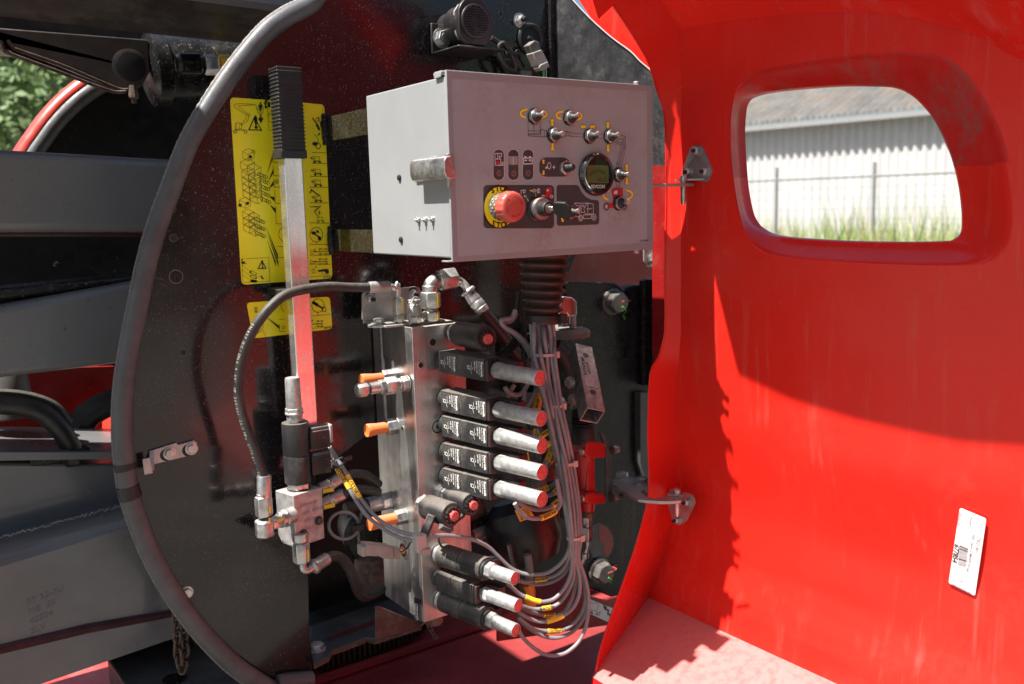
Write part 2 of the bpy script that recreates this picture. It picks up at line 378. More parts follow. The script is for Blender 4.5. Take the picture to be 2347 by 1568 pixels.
for k in range(1, 9):
    z = lerp(GZ+.3, rz, k/9); mb.tube([V((p0.x, p0.y, z)), V((p0.x, p0.y, z))+fdir*step*5], .003, FENCE, n=4, smooth=False)
mb.build('wire', fe, kind='stuff')
# rough grass below the fence
mb = MB(); rg = random.Random(3)
GR1 = mat('fresh_grass', (.16,.26,.04), .7, var=.3, vscale=.7); GR2 = mat('dry_grass', (.42,.36,.16), .8, var=.3, vscale=.7)
for i in range(9000):
    t = rg.uniform(-8, 16); o = rg.uniform(-2.2, 4.0)
    p = V((fa.x, fa.y, GZ))+fdir*t-V((-wn.x, -wn.y, 0))*o
    cl = .5+.5*sin(t*1.7)*cos(t*.6+1)
    h = rg.uniform(.85, 1.3)+cl*rg.uniform(0, .75)*(rg.random() < .6)
    a = rg.uniform(0, pi); wv = V((cos(a), sin(a), 0))*rg.uniform(.006, .016); ln = V((rg.gauss(0, .15), rg.gauss(0, .15), 0))*h
    mb.add([p-wv, p+wv, p+wv*.7+ln*.4+UP*h*.6, p-wv*.7+ln*.4+UP*h*.6, p+ln+UP*h], [(0,1,2,3), (3,2,4)], GR1 if rg.random() < .62 else GR2)
mb.build('tall_grass', kind='stuff', recalc=False)
def tree(name, label, x, y, h, cr, seed, lm, n=2600):
    t = thing(name, label, 'tree', (x, y, GZ), 'blurred trees behind the machine'); r = random.Random(seed)
    mb = MB(); top = V((x+r.uniform(-.3, .3), y, GZ+h*.8)); mb.tube([(x, y, GZ), (x+.1, y, GZ+h*.4), top], .2, BARK, rf=lambda d: max(.03, .24*(1-d/(h*.85))))
    cl = []
    for k in range(16):
        a = r.uniform(0, 2*pi); z = r.uniform(.25, .95); q = cr*sin(pi*min(1, z*.85+.1))*r.uniform(.3, 1)
        c = V((x+cos(a)*q, y+sin(a)*q, GZ+h*z)); cl.append((c, cr*r.uniform(.25, .5)))
        mb.tube([(x, y, GZ+h*z*.6), (V((x, y, GZ+h*z*.7))+c)/2, c], .05, BARK, n=5, rf=lambda d: max(.01, .07-.02*d))
    mb.build('trunk', t)
    mb = MB()
    for i in range(n):
        c, R = cl[r.randrange(len(cl))]; d = V((r.gauss(0, 1), r.gauss(0, 1), r.gauss(0, 1))).normalized()*R*r.random()**.4
        p = c+d; a = V((r.gauss(0, 1), r.gauss(0, 1), r.gauss(0, .5))).normalized()*r.uniform(.07, .16); b = a.cross(V((r.gauss(0, 1), r.gauss(0, 1), r.gauss(0, 1))).normalized()).normalized()*r.uniform(.05, .1)
        mb.add([p-a, p-b, p+a, p+b], [(0,1,2,3)], lm)
    mb.build('crown', t, recalc=False)
def ad(px, d):
    p = atd(px, 500, d); return p.x, p.y
tree('tree', 'pale green feathery tree, the tallest, at the picture edge', *ad(15, 22), 6.6, 2.4, 1, LEAF, 5200)
tree('tree', 'mid green bushy tree showing just above the round red rim', *ad(118, 24), 6.4, 2.2, 2, LEAF, 4200)
tree('tree', 'dark green smaller tree beside the round red rim', *ad(150, 21), 5.0, 1.6, 3, LEAF2, 2600)
tree('tree', 'low dense shrub tree just above the upper grey beam', *ad(60, 18), 4.3, 1.9, 5, LEAF2, 3600)
# trees beyond the machine's open side (behind the photographer, they show in the glossy paint)
mb = MB(); rg = random.Random(9)
for i in range(7000):
    x = rg.uniform(-14, 22); z = rg.random()**.7*(5.0+1.5*sin(x*.9)+1.2*sin(x*2.3+1)); y = -14-rg.uniform(0, 2.5)+sin(x*1.3)
    p = V((x, y, GZ+z)); a = V((rg.gauss(0,1), rg.gauss(0,.6), rg.gauss(0,1))).normalized()*rg.uniform(.15, .4); b = V((rg.gauss(0,1), rg.gauss(0,.6), rg.gauss(0,1))).normalized()*rg.uniform(.12, .3)
    mb.add([p-a, p-b, p+a, p+b], [(0,1,2,3)], LEAF2)
mb.build('hedgerow', kind='stuff', recalc=False)
# ================================================================== FAR SIDE OF THE MACHINE (behind the booms)
fb_ = thing('far_hood', 'black inside of the far round hood with a pink sunlit red rim', 'hood', PY((300, 600), 1.35))
mb = MB(); arc = [(20,420),(60,350),(82,318),(108,282),(140,246),(175,215),(212,190),(262,166),(330,148),(420,140),(560,140),(760,170)]
prY(mb, [(-900,900),(-900,440),(20,440)]+arc+[(760,170),(760,900)], 1.36, .02, BLACK); mb.build('inner_panel', fb_)
mb = MB(); mb.tube([PY((p[0]-4, p[1]-4), 1.33) for p in arc[:9]], .022, mat('red_rim_paint', (.62,.06,.045), .35, coat=.2), n=20, flat=1.4); mb.build('rim', fb_)
mb = MB(); mb.tube([PY((p[0]+13, p[1]+9), 1.31) for p in arc[:9]], .02, RUB, n=16); mb.build('rubber_seal', fb_)
for p in ((131,607),(257,648),(260,592)): mb = MB(); q = PY(p, 1.35); mb.lathe(q, NY, [(0,.009),(.005,.009),(.007,.005)], BLKFR, 12); mb.build('rivet', fb_)
rb = thing('red_cowling', 'red rear cowling in deep shade below the grey beams with a bright sunlit corner', 'cowling', PY((150, 1000), 1.2))
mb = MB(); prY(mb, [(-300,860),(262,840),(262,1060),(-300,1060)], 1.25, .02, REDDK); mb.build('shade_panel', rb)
mb = MB(); mb.tube([PY(p, 1.16) for p in ((184,1060),(180,1000),(194,960),(228,935),(275,915))], .034, BLACK, n=10); mb.build('dark_seal', rb)
mb = MB(); mb.prism([PY(p, 1.2) for p in ()] or [PY(p, y) for p, y in (((215,1060),1.28),((213,1010),1.28),((222,965),1.27),((250,935),1.22),((300,925),1.13),((300,1060),1.13))], (0,.02,0), mat('sunlit_corner_red', (.75,.05,.03), .4, emit=None, coat=.3)); mb.build('bright_corner', rb)  # sunlight on this corner put into a brighter red than the cowling panel
mb = MB(); q = PY((12, 905), 1.05); mb.lathe(q, UP, [(-.05,.05),(-.045,.056),(.0,.054),(.07,.045),(.09,.03)], CONN, 20); mb.build('filler_cap', rb)
# ---- booms and beams (each one rigid arm)
def beam(name, label, front, y0, th, m, cham=0, **kw):
    t = thing(name, label, 'boom arm', PY(front[-1], y0)); mb = MB()
    prY(mb, front, y0, th, m); mb.build('tube', t, bevel=cham, seg=4); return t
GRP = 'grey boom arms behind the round plate'
b1 = beam('grey_boom', 'grey boom arm crossing level at mid height behind the round plate', [(-900,290),(430,367),(760,384),(760,531),(395,533),(-900,533)], .80, .16, BEAM, .018); b1['group'] = GRP
mb = MB(); prY(mb, [(-900,536),(100,536),(390,534),(760,533),(760,545),(330,543),(-900,541)], .83, .02, MAROON); mb.build('red_underside', b1)
b2 = beam('grey_boom', 'grey boom arm rising gently, the lower of two plain beams left of the plate', [(-900,865),(0,700),(320,642),(760,565),(760,735),(262,836),(0,868),(-900,1060)], .80, .16, BEAM, .018); b2['group'] = GRP
mb = MB(); prY(mb, [(-900,790),(0,662),(330,630),(760,560),(760,585),(0,690),(-900,850)], .82, .12, BLKFR); mb.build('top_rail', b2, bevel=.006)
# lower casting
b3 = thing('welded_boom', 'big dusty grey welded boom base with a wavy weld seam and stamped digits', 'boom base', PY((100, 1568), .78)); b3['group'] = GRP
mb = MB(); prY(mb, [(-700,1080),(0,1062),(258,1064),(470,1075),(470,1130),(270,1175),(150,1210),(0,1255),(-700,1430)], .86, .14, BEAMC); mb.build('upper_web', b3, bevel=.006)
mb = MB(); prY(mb, [(-700,1050),(0,1037),(258,1037),(470,1040),(470,1054),(258,1052),(0,1056),(-700,1075)], .84, .3, BEAM); mb.build('top_flange', b3)
# rounded tube face: profile swept along the boom
def strip(mb, rows, m):
    n = len(rows[0]); vs = [p for r_ in rows for p in r_]; fs = []
    for j in range(len(rows)-1):
        for i in range(n-1): fs.append((j*n+i, j*n+i+1, (j+1)*n+i+1, (j+1)*n+i))
    mb.add(vs, fs, m)
L0 = [(-700,1410),(0,1228),(150,1188),(300,1148),(520,1090)]
L1 = [(-700,1470),(0,1262),(150,1218),(300,1175),(520,1115)]
L2 = [(-700,1520),(0,1300),(150,1254),(300,1206),(520,1140)]
L3 = [(-700,1700),(0,1478),(200,1430),(395,1398),(600,1360)]
L4 = [(-700,1750),(0,1500),(200,1452),(410,1412),(600,1378)]
L5 = [(-700,1850),(0,1600),(100,1566),(430,1452),(600,1398)]
rows = [[PY(p, .90) for p in L0], [PY(p, .80) for p in L0], [PY(p, .755) for p in L1], [PY(p, .735) for p in L2]]
mb = MB(); strip(mb, rows, BEAMC); mb.build('round_shoulder', b3, sharp=80, recalc=False)
mb = MB(); strip(mb, [[PY(p, .735) for p in L2], [PY(p, .735) for p in L3]], BEAMC); mb.build('lower_web', b3, recalc=False)
mb = MB(); strip(mb, [[PY(p, .733) for p in L3], [PY(p, .722) for p in [(a[0], (a[1]+b[1])/2) for a, b in zip(L3, L4)]], [PY(p, .735) for p in L4]], MAROON); mb.build('red_seam', b3, recalc=False)
mb = MB(); strip(mb, [[PY(p, .736) for p in L4], [PY(p, .736) for p in L5], [PY(p, .95) for p in L5]], BEAMC); mb.build('bottom_web', b3, recalc=False)
mb = MB(); rw = random.Random(5); P = []
for i in range(90):
    t = i/89; x = lerp(-60, 330, t); yb = 1232-(x)*.262
    P.append(PY((x, yb+rw.uniform(-3, 3)), .772))
mb.tube(P, .002, BEAMC, n=6, sub=2, rf=lambda d: .0012+.001*abs(sin(d*110))); mb.build('weld_seam', b3)
mb = MB()
for k, tx in enumerate(('ST 52-3U', 'MB  20', '42524', 'SLV')):
    p = PY((62+k*3, 1388+k*22), .7342); mb.text(tx, p, (1,0,.18), (0,0,1), .018, mat('stamped_paint', (.112,.110,.112), .3) if k == 0 else bpy.data.materials['stamped_paint'])
mb.build('stamped_digits', b3)
# hose on the left, with cable clip
hz = thing('hydraulic_hose', 'thick black hose arching over the lower boom base below the beams', 'hose', PY((175, 1050), .9))
mb = MB(); mb.tube([PY(p, .88) for p in ((-120,905),(-20,925),(50,932),(100,950),(138,985),(160,1020),(172,1052))], .021, HOSE, n=14); mb.build('hose', hz)
mb = MB(); mb.tube([PY(p, .97) for p in ((-120,915),(0,912),(70,920),(120,940),(150,975))], .020, HOSE, n=12); mb.build('second_hose', hz)
mb = MB(); q = PY((150,1045), .87); mb.box(q+V((-.07,-.01,-.012)), q+V((.05,.03,.012)), BLKFR); mb.lathe(PY((172,1040), .87), V((.25,0,-1)), [(0,.028),(.012,.03),(.02,.028)], BLKFR, 16); mb.build('clip', hz, bevel=.003)
# ---- upper boom and bracket with cylinder
ub = thing('upper_boom', 'dusty dark upper boom running along the top corner', 'boom arm', PY((300, 60), .7)); ub['group'] = GRP
lo_ = [(-900,-60),(0,37),(250,68),(425,86),(560,100),(760,118)]; hi_ = [(-900,-400),(0,-135),(250,-55),(425,0),(600,22),(760,45)]
mb = MB(); strip(mb, [[PY(p, .95) for p in lo_], [PY(p, .70) for p in hi_]], BEAMB); mb.build('underside', ub, recalc=False)
mb = MB(); h2 = [(p[0], p[1]-160) for p in hi_]; strip(mb, [[PY(p, .70) for p in hi_], [PY((p[0], p[1]-16), .69) for p in hi_], [PY(p, .69) for p in h2], [PY(p, .95) for p in h2]], BEAM); mb.build('side_web', ub, recalc=False)
br = thing('cylinder_bracket', 'dark triangular welded bracket holding the lift cylinder pin under the upper boom', 'bracket', PY((290, 160), 1.0))
mb = MB(); prY(mb, [cQ(*p) for p in ((-900,200),(60,280),(1460,390),(1480,700),(1400,850),(1250,890),(1050,800),(600,610),(150,480),(60,400),(-900,100))], 1.0, .03, BEAMB); mb.build('plate', br, bevel=.003)
mb = MB(); fl = [(0,400),(30,480),(100,530),(560,700),(900,830),(1120,905),(1240,905)]; bk = [(70,400),(130,470),(180,495),(600,640),(980,800),(1180,880),(1260,885)]
strip(mb, [[PY(cQ(*p), .97) for p in fl], [PY(cQ(*p), 1.06) for p in bk]], BEAMB); mb.tube([PY(cQ(*p), .97) for p in fl], .004, RUST, n=6, sub=4); mb.tube([PY(cQ(*p), .995) for p in bk], .004, RUST, n=6, sub=4); mb.build('flange', br, recalc=False)
mb = MB(); q = PY(cQ(1285,660), 1.0); mb.lathe(q, NY, [(-.02,.040),(.002,.040),(.003,.036)], BEAMB, 28); mb.lathe(q, NY, [(.002,.033),(.005,.033),(.006,.030)], BLACK, 28); mb.build('pin', br)
mb = MB(); prY(mb, [(-900,-80),(0,-20),(330,40),(560,80),(760,100),(760,150),(560,140),(330,140),(0,112),(-900,60)], 1.12, .1, BEAMB); mb.build('boom_underside', br)
mb = MB(); q = PY(cQ(1315,930), .98); mb.lathe(q, -UP, [(-.02,.008),(0,.011),(.008,.011),(.012,.006),(.02,.006)], RUST, 8); mb.build('grease_nipple', br)
cy = thing('lift_cylinder', 'dark hydraulic lift cylinder under the upper boom with a brass coloured hose fitting', 'hydraulic cylinder', PY((450, 170), 1.05))
a0 = PY(cQ(1480,690), 1.05); b0 = PY((760,150), 1.05); mb = MB(); mb.cyl(a0, b0, .078, BLKFR, 32); mb.lathe(a0, (b0-a0), [(-.01,.06),(0,.084),(.03,.085),(.034,.08)], BLKFR, 32); mb.build('barrel', cy)
a1 = PY(cQ(1740,635), .94); d1 = PY(cQ(2300,640), .94)-a1; d1.normalize(); mb = MB(); mb.lathe(a1, d1, [(0,.018),(.006,.026),(.05,.026),(.056,.02)], BLKFR, 20); mb.hexn(a1+d1*.062, d1, .024, .03, STEEL); mb.hexn(a1+d1*.1, d1, .024, .03, YMARK); mb.cyl(a1+d1*.135, a1+d1*.35, .017, RUST, 14); mb.build('hose_fitting', cy)
ob = thing('shade_blocker', 'unseen grey slabs added outside the picture to shade the deck and lower casting', 'boom arm', (-.68, .8, .2))
mb = MB(); mb.box((-2.3, .45, .17), (-.56, .97, .58), BEAM); mb.box((-2.3, .331, .18), (-1.0, .449, .57), BEAM); mb.box((-1.15, -.06, .17), (-.56, .33, .33), BEAM); mb.build('tube', ob, bevel=.02, seg=4)  # added unseen slabs, sized to shade the deck and casting, not the valves
# ---- bottom corner: chassis pad, chain
pad = thing('chassis_pad', 'dark grey chassis block with a round hole, below the hanging chain', 'chassis block', PZ((400, 1530), -1.28))
mb = MB(); top = [PZ(p, -1.22) for p in ((245,1506),(560,1395),(700,1440),(640,1640),(330,1640))]
mb.prism(top, (0,0,-.12), mat('dusty_black_steel', (.07,.073,.073), .45, dust=.6, dscale=9, dcol=(.14,.14,.135))); mb.build('block', pad, bevel=.004)
mb = MB(); q = PZ((400, 1556), -1.217); mb.lathe(q, UP, [(0,.0245),(.002,.025),(.0022,.0225)], BLKFR, 32, cap=False); mb.lathe(q-UP*.0005, UP, [(0,.0232),(.0008,.0232)], BLACK, 32); mb.build('hole', pad)
mb = MB(); q = PZ((462, 1470), -1.22); mb.lathe(q, UP, [(0,.02),(.01,.022),(.04,.018),(.05,.015)], RUST, 20); mb.build('stud', pad)
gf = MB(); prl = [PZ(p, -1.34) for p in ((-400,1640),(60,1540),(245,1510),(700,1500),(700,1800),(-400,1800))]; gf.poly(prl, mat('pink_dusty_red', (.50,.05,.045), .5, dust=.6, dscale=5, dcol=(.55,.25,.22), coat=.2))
tag(gf.build('red_chassis', recalc=False), 'sunlit dusty red chassis top in the bottom corner beside the grey block', 'chassis')
ch = thing('hanging_chain', 'rusty short chain hanging in a loop below the round plate rim', 'chain', PY((415, 1410), .62))
def chainpath(root, P, R, r, m, aspect=1.6, name='link'):
    P = catmull([V(p) for p in P], 30); tot = [0]
    for i in range(1, len(P)): tot.append(tot[-1]+(P[i]-P[i-1]).length)
    stepl = R*2*aspect-r*2.6; nlk = int(tot[-1]/stepl)
    for k in range(nlk+1):
        s_ = min(k*stepl, tot[-1]*.999); j = max(i for i in range(len(tot)) if tot[i] <= s_); j = min(j, len(P)-2)
        c = P[j]+(P[j+1]-P[j])*((s_-tot[j])/max(1e-9, tot[j+1]-tot[j])); d = (P[j+1]-P[j]).normalized()
        q = V((.6,-.8,.1)) if k % 2 else V((.8,.6,.1)); sd = (q-d*q.dot(d)).normalized()
        pts = []
        for a in range(12):
            an = 2*pi*a/12; pts.append(c+sd*R*cos(an)+d*(R*sin(an)+(R*(aspect-1) if sin(an) > 0 else -R*(aspect-1))))
        mb = MB(); mb.tube(pts, r, m, n=6, sub=2, closed=True); mb.build(name, root)
chainpath(ch, [PY(p, .62) for p in ((404,1400),(406,1440),(408,1500),(418,1532),(424,1505),(424,1470),(420,1430),(414,1405))], .0085, .0032, RUST)
# ================================================================== SIDE PLATE with rubber seal
YP = .475
plate = thing('side_plate', 'glossy black round-edged machine plate speckled with dust, carrying the lever and decals', 'machine plate', PY((500, 1568), YP))
edge = [(735,-60),(722,0),(655,40),(607,77),(542,155),(484,240),(433,329),(395,426),(360,522),(337,604),(318,695),(300,786),(286,875),(281,950),(282,1010),(287,1068),(296,1127),(318,1196),(345,1264),(383,1336),(431,1408),(479,1466),(534,1521),(592,1562),(640,1590)]
outl = edge+[(716,1590),(716,1510),(708,1440),(706,1310),(700,1240),(715,1110),(740,1075),(868,975),(880,900),(1263,900),(1263,-60)]
mb = MB(); prY(mb, outl, YP, .006, PLATE); mb.build('sheet', plate)
mb = MB(); mb.tube([PY(p, YP-.012) for p in edge], .0180, RUB, n=16, sub=6, flat=.8); mb.build('rubber_seal', plate, sharp=60)
def offs(L, d):
    out = []
    for i, p in enumerate(L):
        a = V((*L[max(0, i-1)], 0)); b = V((*L[min(len(L)-1, i+1)], 0)); t = (b-a).normalized(); out.append((p[0]-t.y*-d*-1, p[1]+t.x*-d*-1))
    return out
mb = MB(); mb.tube([PY((p[0], p[1]), YP+.002) for p in offs(edge, 14)], .0095, RUBW, n=8, sub=26, rf=lambda d: .0100+.0004*sin(d*1500), flat=1.6); mb.build('woven_edge', plate, sharp=60)
mb = MB(); mb.tube([PY(p, YP-.012) for p in ((286,1062),(287,1068),(289,1076))], .0198, RUBB, n=16, flat=.8); mb.build('seal_joint', plate); mb = MB(); mb.tube([PY(p, YP-.012) for p in ((293,1114),(296,1127),(301,1142))], .0199, RUBB, n=16, flat=.8); mb.build('seal_joint', plate)
mb = MB(); mb.tube([PY(p, YP-.011) for p in ((636,1566),(660,1561),(690,1558),(714,1556))], .017, RUB, n=12); mb.build('seal_end', plate)
TRACE = mat('worn_red_stain', (.085,.03,.032), .3, dust=.6, dscale=10, dcol=(.12,.09,.085))
for nm, p, r_ in (('hole', cB(1042,228), .013), ('hole', cB(1026,-2), .0075), ('hole', cB(1085,677), .0065), ('hole', cB(1022,-170), .006), ('hole', (1147,32), .006)):
    mb = MB(); q = PY(p, YP-.0005); mb.lathe(q, NY, [(0,r_),(.0012,r_*.98),(.0012,r_*.88)], BEAM, 24, cap=False); mb.lathe(q, NY, [(0,r_*.84),(.0006,r_*.84)], BLACK if r_ < .01 else BLKFR, 24); mb.build(nm, plate)
for p, r_ in (((428,1358), .0085), ((1190,47), .011)):
    mb = MB(); mb.bolt(PY(p, YP), NY, r_) if r_ < .01 else mb.nutstud(PY(p, YP), NY, r_); mb.build('bolt', plate)
mb = MB(); prY(mb, [(1262,-60),(1270,-60),(1274,560),(1266,560)], YP-.012, .012, BLKFR); mb.build('seam_bar', plate)
# latch catch bracket
kb = thing('catch_bracket', 'small dusty zinc catch bracket with two bolts on the round plate', 'bracket', PY((390, 1040), YP))
mb = MB(); yb_ = YP-.006
pts = [cB(*p) for p in ((885,1262),(1045,1212),(1055,1225),(1150,1198),(1168,1212),(1164,1268),(1150,1282),(912,1340),(905,1330),(885,1300))]
prY(mb, pts, yb_, .005, STEEL2); mb.build('flat', kb, bevel=.0008)
mb = MB(); q = [PY(cB(*p), yb_) for p in ((884,1260),(912,1256),(912,1340),(890,1310))]
tip = [cB(*p) for p in ((845,1310),(888,1300),(906,1392),(856,1402))]
mb.prism([PY(cB(888,1262), yb_), PY(cB(905,1262), yb_), PY(cB(905,1378), yb_-.02), PY(cB(888,1378), yb_-.02)], (.003,0,0), STEEL2)
prY(mb, tip, yb_-.022, .004, STEEL2); mb.build('hook', kb, bevel=.0008)
for p in (cB(1004,1274), cB(1134,1247)):
    mb = MB(); mb.lathe(PY(p, yb_)+V((-.006,0,-.002)), NY, [(0,.0115),(.0006,.0115)], BLKP, 24); mb.bolt(PY(p, yb_-.0006), NY, .0082); mb.build('bolt', kb)
# ================================================================== WARNING DECALS
def rpoly(cs, r=.006, n=4):                      # rounded polygon in 3D from corner points
    out = []; N = len(cs)
    for i in range(N):
        a, b, c = cs[i-1], cs[i], cs[(i+1) % N]; u1 = (a-b).normalized(); u2 = (c-b).normalized(); p = b+u1*r; q = b+u2*r
        for k in range(n+1): t = k/n; out.append(p*(1-t)**2+b*2*t*(1-t)+q*t*t)
    return out
def ink(mb, cf, y, L, w=.0012, m=BLKP, closed=False): mb.line([PY(cf(*p), y) for p in L], w*.62, m, NY, closed)
def fillp(mb, cf, y, L, m=BLKP): mb.poly([PY(cf(*p), y) for p in L], m)
def circ(cx, cy, rx, ry=None, n=20, a0=0, a1=360): ry = ry or rx; return [(cx+rx*cos(radians(a0+(a1-a0)*k/n)), cy+ry*sin(radians(a0+(a1-a0)*k/n))) for k in range(n+1)]
YD = YP-.0012; YI = YP-.0022
dec = thing('warning_decal', 'large yellow emergency-lowering decal with black drawings behind the lever', 'decal', PY((650, 650), YP), 'yellow warning decals')
mb = MB(); cs = [PY(p, YD) for p in ((527,223),(743,239),(762,638),(554,653))]; mb.prism(rpoly(cs, .009), (0,.001,0), YEL); mb.build('film', dec)
mb = MB()
# crane-like machine outline, person, question mark and warning triangle
ink(mb, cE, YI, [(85,240),(80,210),(130,206),(250,212),(262,222)], .0012); ink(mb, cE, YI, [(85,240),(100,248),(180,300),(190,290),(110,225),(240,218)], .001)
ink(mb, cE, YI, [(185,300),(205,310),(190,350),(140,390),(130,380),(178,335),(180,300)], .001); ink(mb, cE, YI, [(205,310),(212,300),(195,285)], .001)
ink(mb, cE, YI, [(262,222),(280,285),(320,285),(325,235)], .0012); ink(mb, cE, YI, [(280,285),(268,250),(320,250)], .001)
ink(mb, cE, YI, [(88,372),(110,366),(140,375),(142,415),(92,425),(85,410)], .001, closed=True); ink(mb, cE, YI, [(80,430),(170,428)], .0016)
ink(mb, cE, YI, circ(85,442,13), .0016); ink(mb, cE, YI, circ(174,443,13), .0016); ink(mb, cE, YI, [(95,372),(95,420)], .0008); ink(mb, cE, YI, [(120,370),(122,420)], .0008)
fillp(mb, cE, YI, circ(300,200,8)); fillp(mb, cE, YI, [(286,212),(314,212),(318,240),(312,240),(310,225),(308,272),(302,272),(300,245),(298,272),(291,272),(290,225),(286,240),(281,240)])
for k in range(4): fillp(mb, cE, YI-.0001*0, [(292,292+k*8),(312,292+k*8),(312,296+k*8),(292,296+k*8)])
fillp(mb, cE, YI, [(290,322),(312,322),(312,330),(328,328),(303,372),(278,330),(290,330)])
mb.text('?', PY(cE(326,240), YI), U, UP, .030, BLKP, .03)
ink(mb, cE, YI, [(248,324),(308,430),(202,427)], .0030, closed=True); mb.text('!', PY(cE(245,412), YI), U, UP, .032, BLKP, .04)
fillp(mb, cE, YI, [(358,192),(396,193),(397,236),(359,235)]); mb.text('1', PY(cE(368,231), YI-.0004), (1,0,-.04), UP, .022, YEL, .03)
ink(mb, cE, YI, [(396,180),(462,182)], .0008); ink(mb, cE, YI, [(360,236),(368,430),(464,436)], .0008)
def blk(cx, cy, w, h, d):
    ink(mb, cE, YI, [(cx,cy),(cx+w,cy+w*.55),(cx+w,cy+h+w*.55),(cx,cy+h)], .0009, closed=True); ink(mb, cE, YI, [(cx,cy),(cx+d,cy-d*.5),(cx+w+d,cy+w*.55-d*.5),(cx+w,cy+w*.55)], .0009)
    ink(mb, cE, YI, [(cx+w+d,cy+w*.55-d*.5),(cx+w+d,cy+h+w*.55-d*.5),(cx+w,cy+h+w*.55)], .0009)
blk(365,290,40,60,40); blk(150,610,45,55,50); fillp(mb, cE, YI, circ(215,655,14)); ink(mb, cE, YI, circ(240,612,14), .001)
blk(130,700,60,50,60); blk(190,735,65,50,50)
for k in range(4): blk(140+k*4, 775+k*55, 58, 45, 50); blk(200+k*4, 810+k*55, 62, 45, 40)
blk(122,1020,50,45,45); fillp(mb, cE, YI, circ(190,1050,14)); fillp(mb, cE, YI, circ(128,1065,14))
for k in range(3): blk(150+k*4, 1120+k*55, 50, 45, 46); blk(200+k*4, 1145+k*55, 50, 45, 40)
for (x, y) in ((285,800),(298,848),(302,903),(305,955),(310,1010),(262,1180),(268,1240),(270,1300)):
    d = V((60,30)); ink(mb, cE, YI, [(x+4,y-12),(x+64,y+16)], .0014); ink(mb, cE, YI, [(x+2,y+13),(x+60,y+40)], .0014); ink(mb, cE, YI, [(x+30,y+2),(x+28,y+26)], .0014); ink(mb, cE, YI, [(x+44,y+8),(x+42,y+32)], .0022); ink(mb, cE, YI, [(x+6,y+2),(x+58,y+24)], .0030, YEL) if 0 else None
    ink(mb, cE, YI, circ(x+66,y+29,10,12), .0013); ink(mb, cE, YI, circ(x,y,10,15), .0013)
for a, b in (((352,808),(402,650)), ((362,870),(408,770)), ((368,928),(412,870)), ((374,990),(418,1010)), ((378,1060),(428,1110)), ((345,1240),(448,1500)), ((352,1285),(452,1560)), ((352,1345),(430,1560))):
    fillp(mb, cE, YI, [a, (b[0],b[1]-15), (b[0],b[1]+25)])
for y, x in ((605,398),(702,405),(815,410),(912,414),(1048,424),(1222,434),(1413,443),(1506,447)): ink(mb, cE, YI, [(x,y),(500,y+2)], .0014)
for k, (y0, y1) in enumerate(((632,702),(730,815),(840,912),(935,1048),(1072,1222))): x = 400+k*7; ink(mb, cE, YI, [(x,y0),(x+4,y1)], .0012)
for y, x0, x1 in ((620,738,855),(710,738,860),(820,715,866),(912,715,870),(1045,715,876),(1215,715,882),(1396,715,884),(1488,715,888),(1563,715,892)): ink(mb, cE, YI, [(x0,y),(x1,y+1)], .0014)
def mini(x, y, s=1.):
    ink(mb, cE, YI, [(x,y+12*s),(x+28*s,y),(x+60*s,y+6*s),(x+76*s,y+2*s),(x+80*s,y+36*s),(x+30*s,y+38*s)], .0012, closed=True); ink(mb, cE, YI, [(x,y+14*s),(x+36*s,y+16*s),(x+40*s,y+38*s)], .0018)
    ink(mb, cE, YI, [(x+28*s,y+44*s),(x+88*s,y+42*s)], .0018); fillp(mb, cE, YI, circ(x+35*s,y+50*s,9*s)); fillp(mb, cE, YI, circ(x+82*s,y+48*s,9*s))
mini(722,652); mini(728,757); mini(730,850)
ink(mb, cE, YI, [(720,965),(730,935),(800,985)], .0040); mini(735,985,.95); ink(mb, cE, YI, [(722,1080),(812,1072),(755,1115),(795,1168)], .0022); ink(mb, cE, YI, [(735,1078),(800,1085),(758,1120)], .0012); ink(mb, cE, YI, [(780,1168),(825,1165),(826,1192),(782,1194)], .001, closed=True)
for cx in (790, 828): ink(mb, cE, YI, circ(cx,1202,8), .0013)
fillp(mb, cE, YI, [(796,1112),(804,1112),(804,1128),(810,1128),(800,1143),(790,1128),(796,1128)])
ink(mb, cE, YI, circ(773,1315,54,62), .0016); fillp(mb, cE, YI, circ(750,1300,20,14)); ink(mb, cE, YI, [(750,1300),(800,1340)], .0045); fillp(mb, cE, YI, circ(800,1345,14,18)); fillp(mb, cE, YI, [(768,1272),(790,1280),(800,1300),(775,1296)])
ink(mb, cE, YI, [(775,1378),(777,1396)], .0016)
for yy in (1440, 1525):
    ink(mb, cE, YI, [(725,yy+8),(748,yy+12),(744,yy+38),(727,yy+34)], .0012, closed=True); ink(mb, cE, YI, [(750,yy+20),(860,yy+14)], .0018); ink(mb, cE, YI, [(800,yy-2),(862,yy-4),(866,yy+34),(805,yy+36)], .001, closed=True); fillp(mb, cE, YI, circ(765,yy+18,7))
    for q in (805, 855):
        fillp(mb, cE, YI, [(q-12,yy-8),(q+12,yy-8),(q+12,yy-2),(q-12,yy-2)]); fillp(mb, cE, YI, [(q-12,yy+36),(q+12,yy+36),(q+12,yy+42),(q-12,yy+42)])
fillp(mb, cE, YI, [(752,1448),(766,1425),(760,1450)]); fillp(mb, cE, YI, [(845,1530),(872,1556),(850,1545)])
ink(mb, cF, YI, [(735,155),(810,148)], .0060); fillp(mb, cF, YI, circ(805,160,16)); ink(mb, cF, YI, [(765,142),(818,138),(820,178),(768,182)], .001, closed=True); ink(mb, cF, YI, [(686,145),(706,140),(712,168),(692,170)], .0012, closed=True); fillp(mb, cF, YI, [(708,130),(722,115),(722,128)])
ink(mb, cF, YI, [(672,200),(842,192)], .001); mb.text('679307-A', PY(cF(776,216), YI), U, (0,0,1), .0068, BLKP)
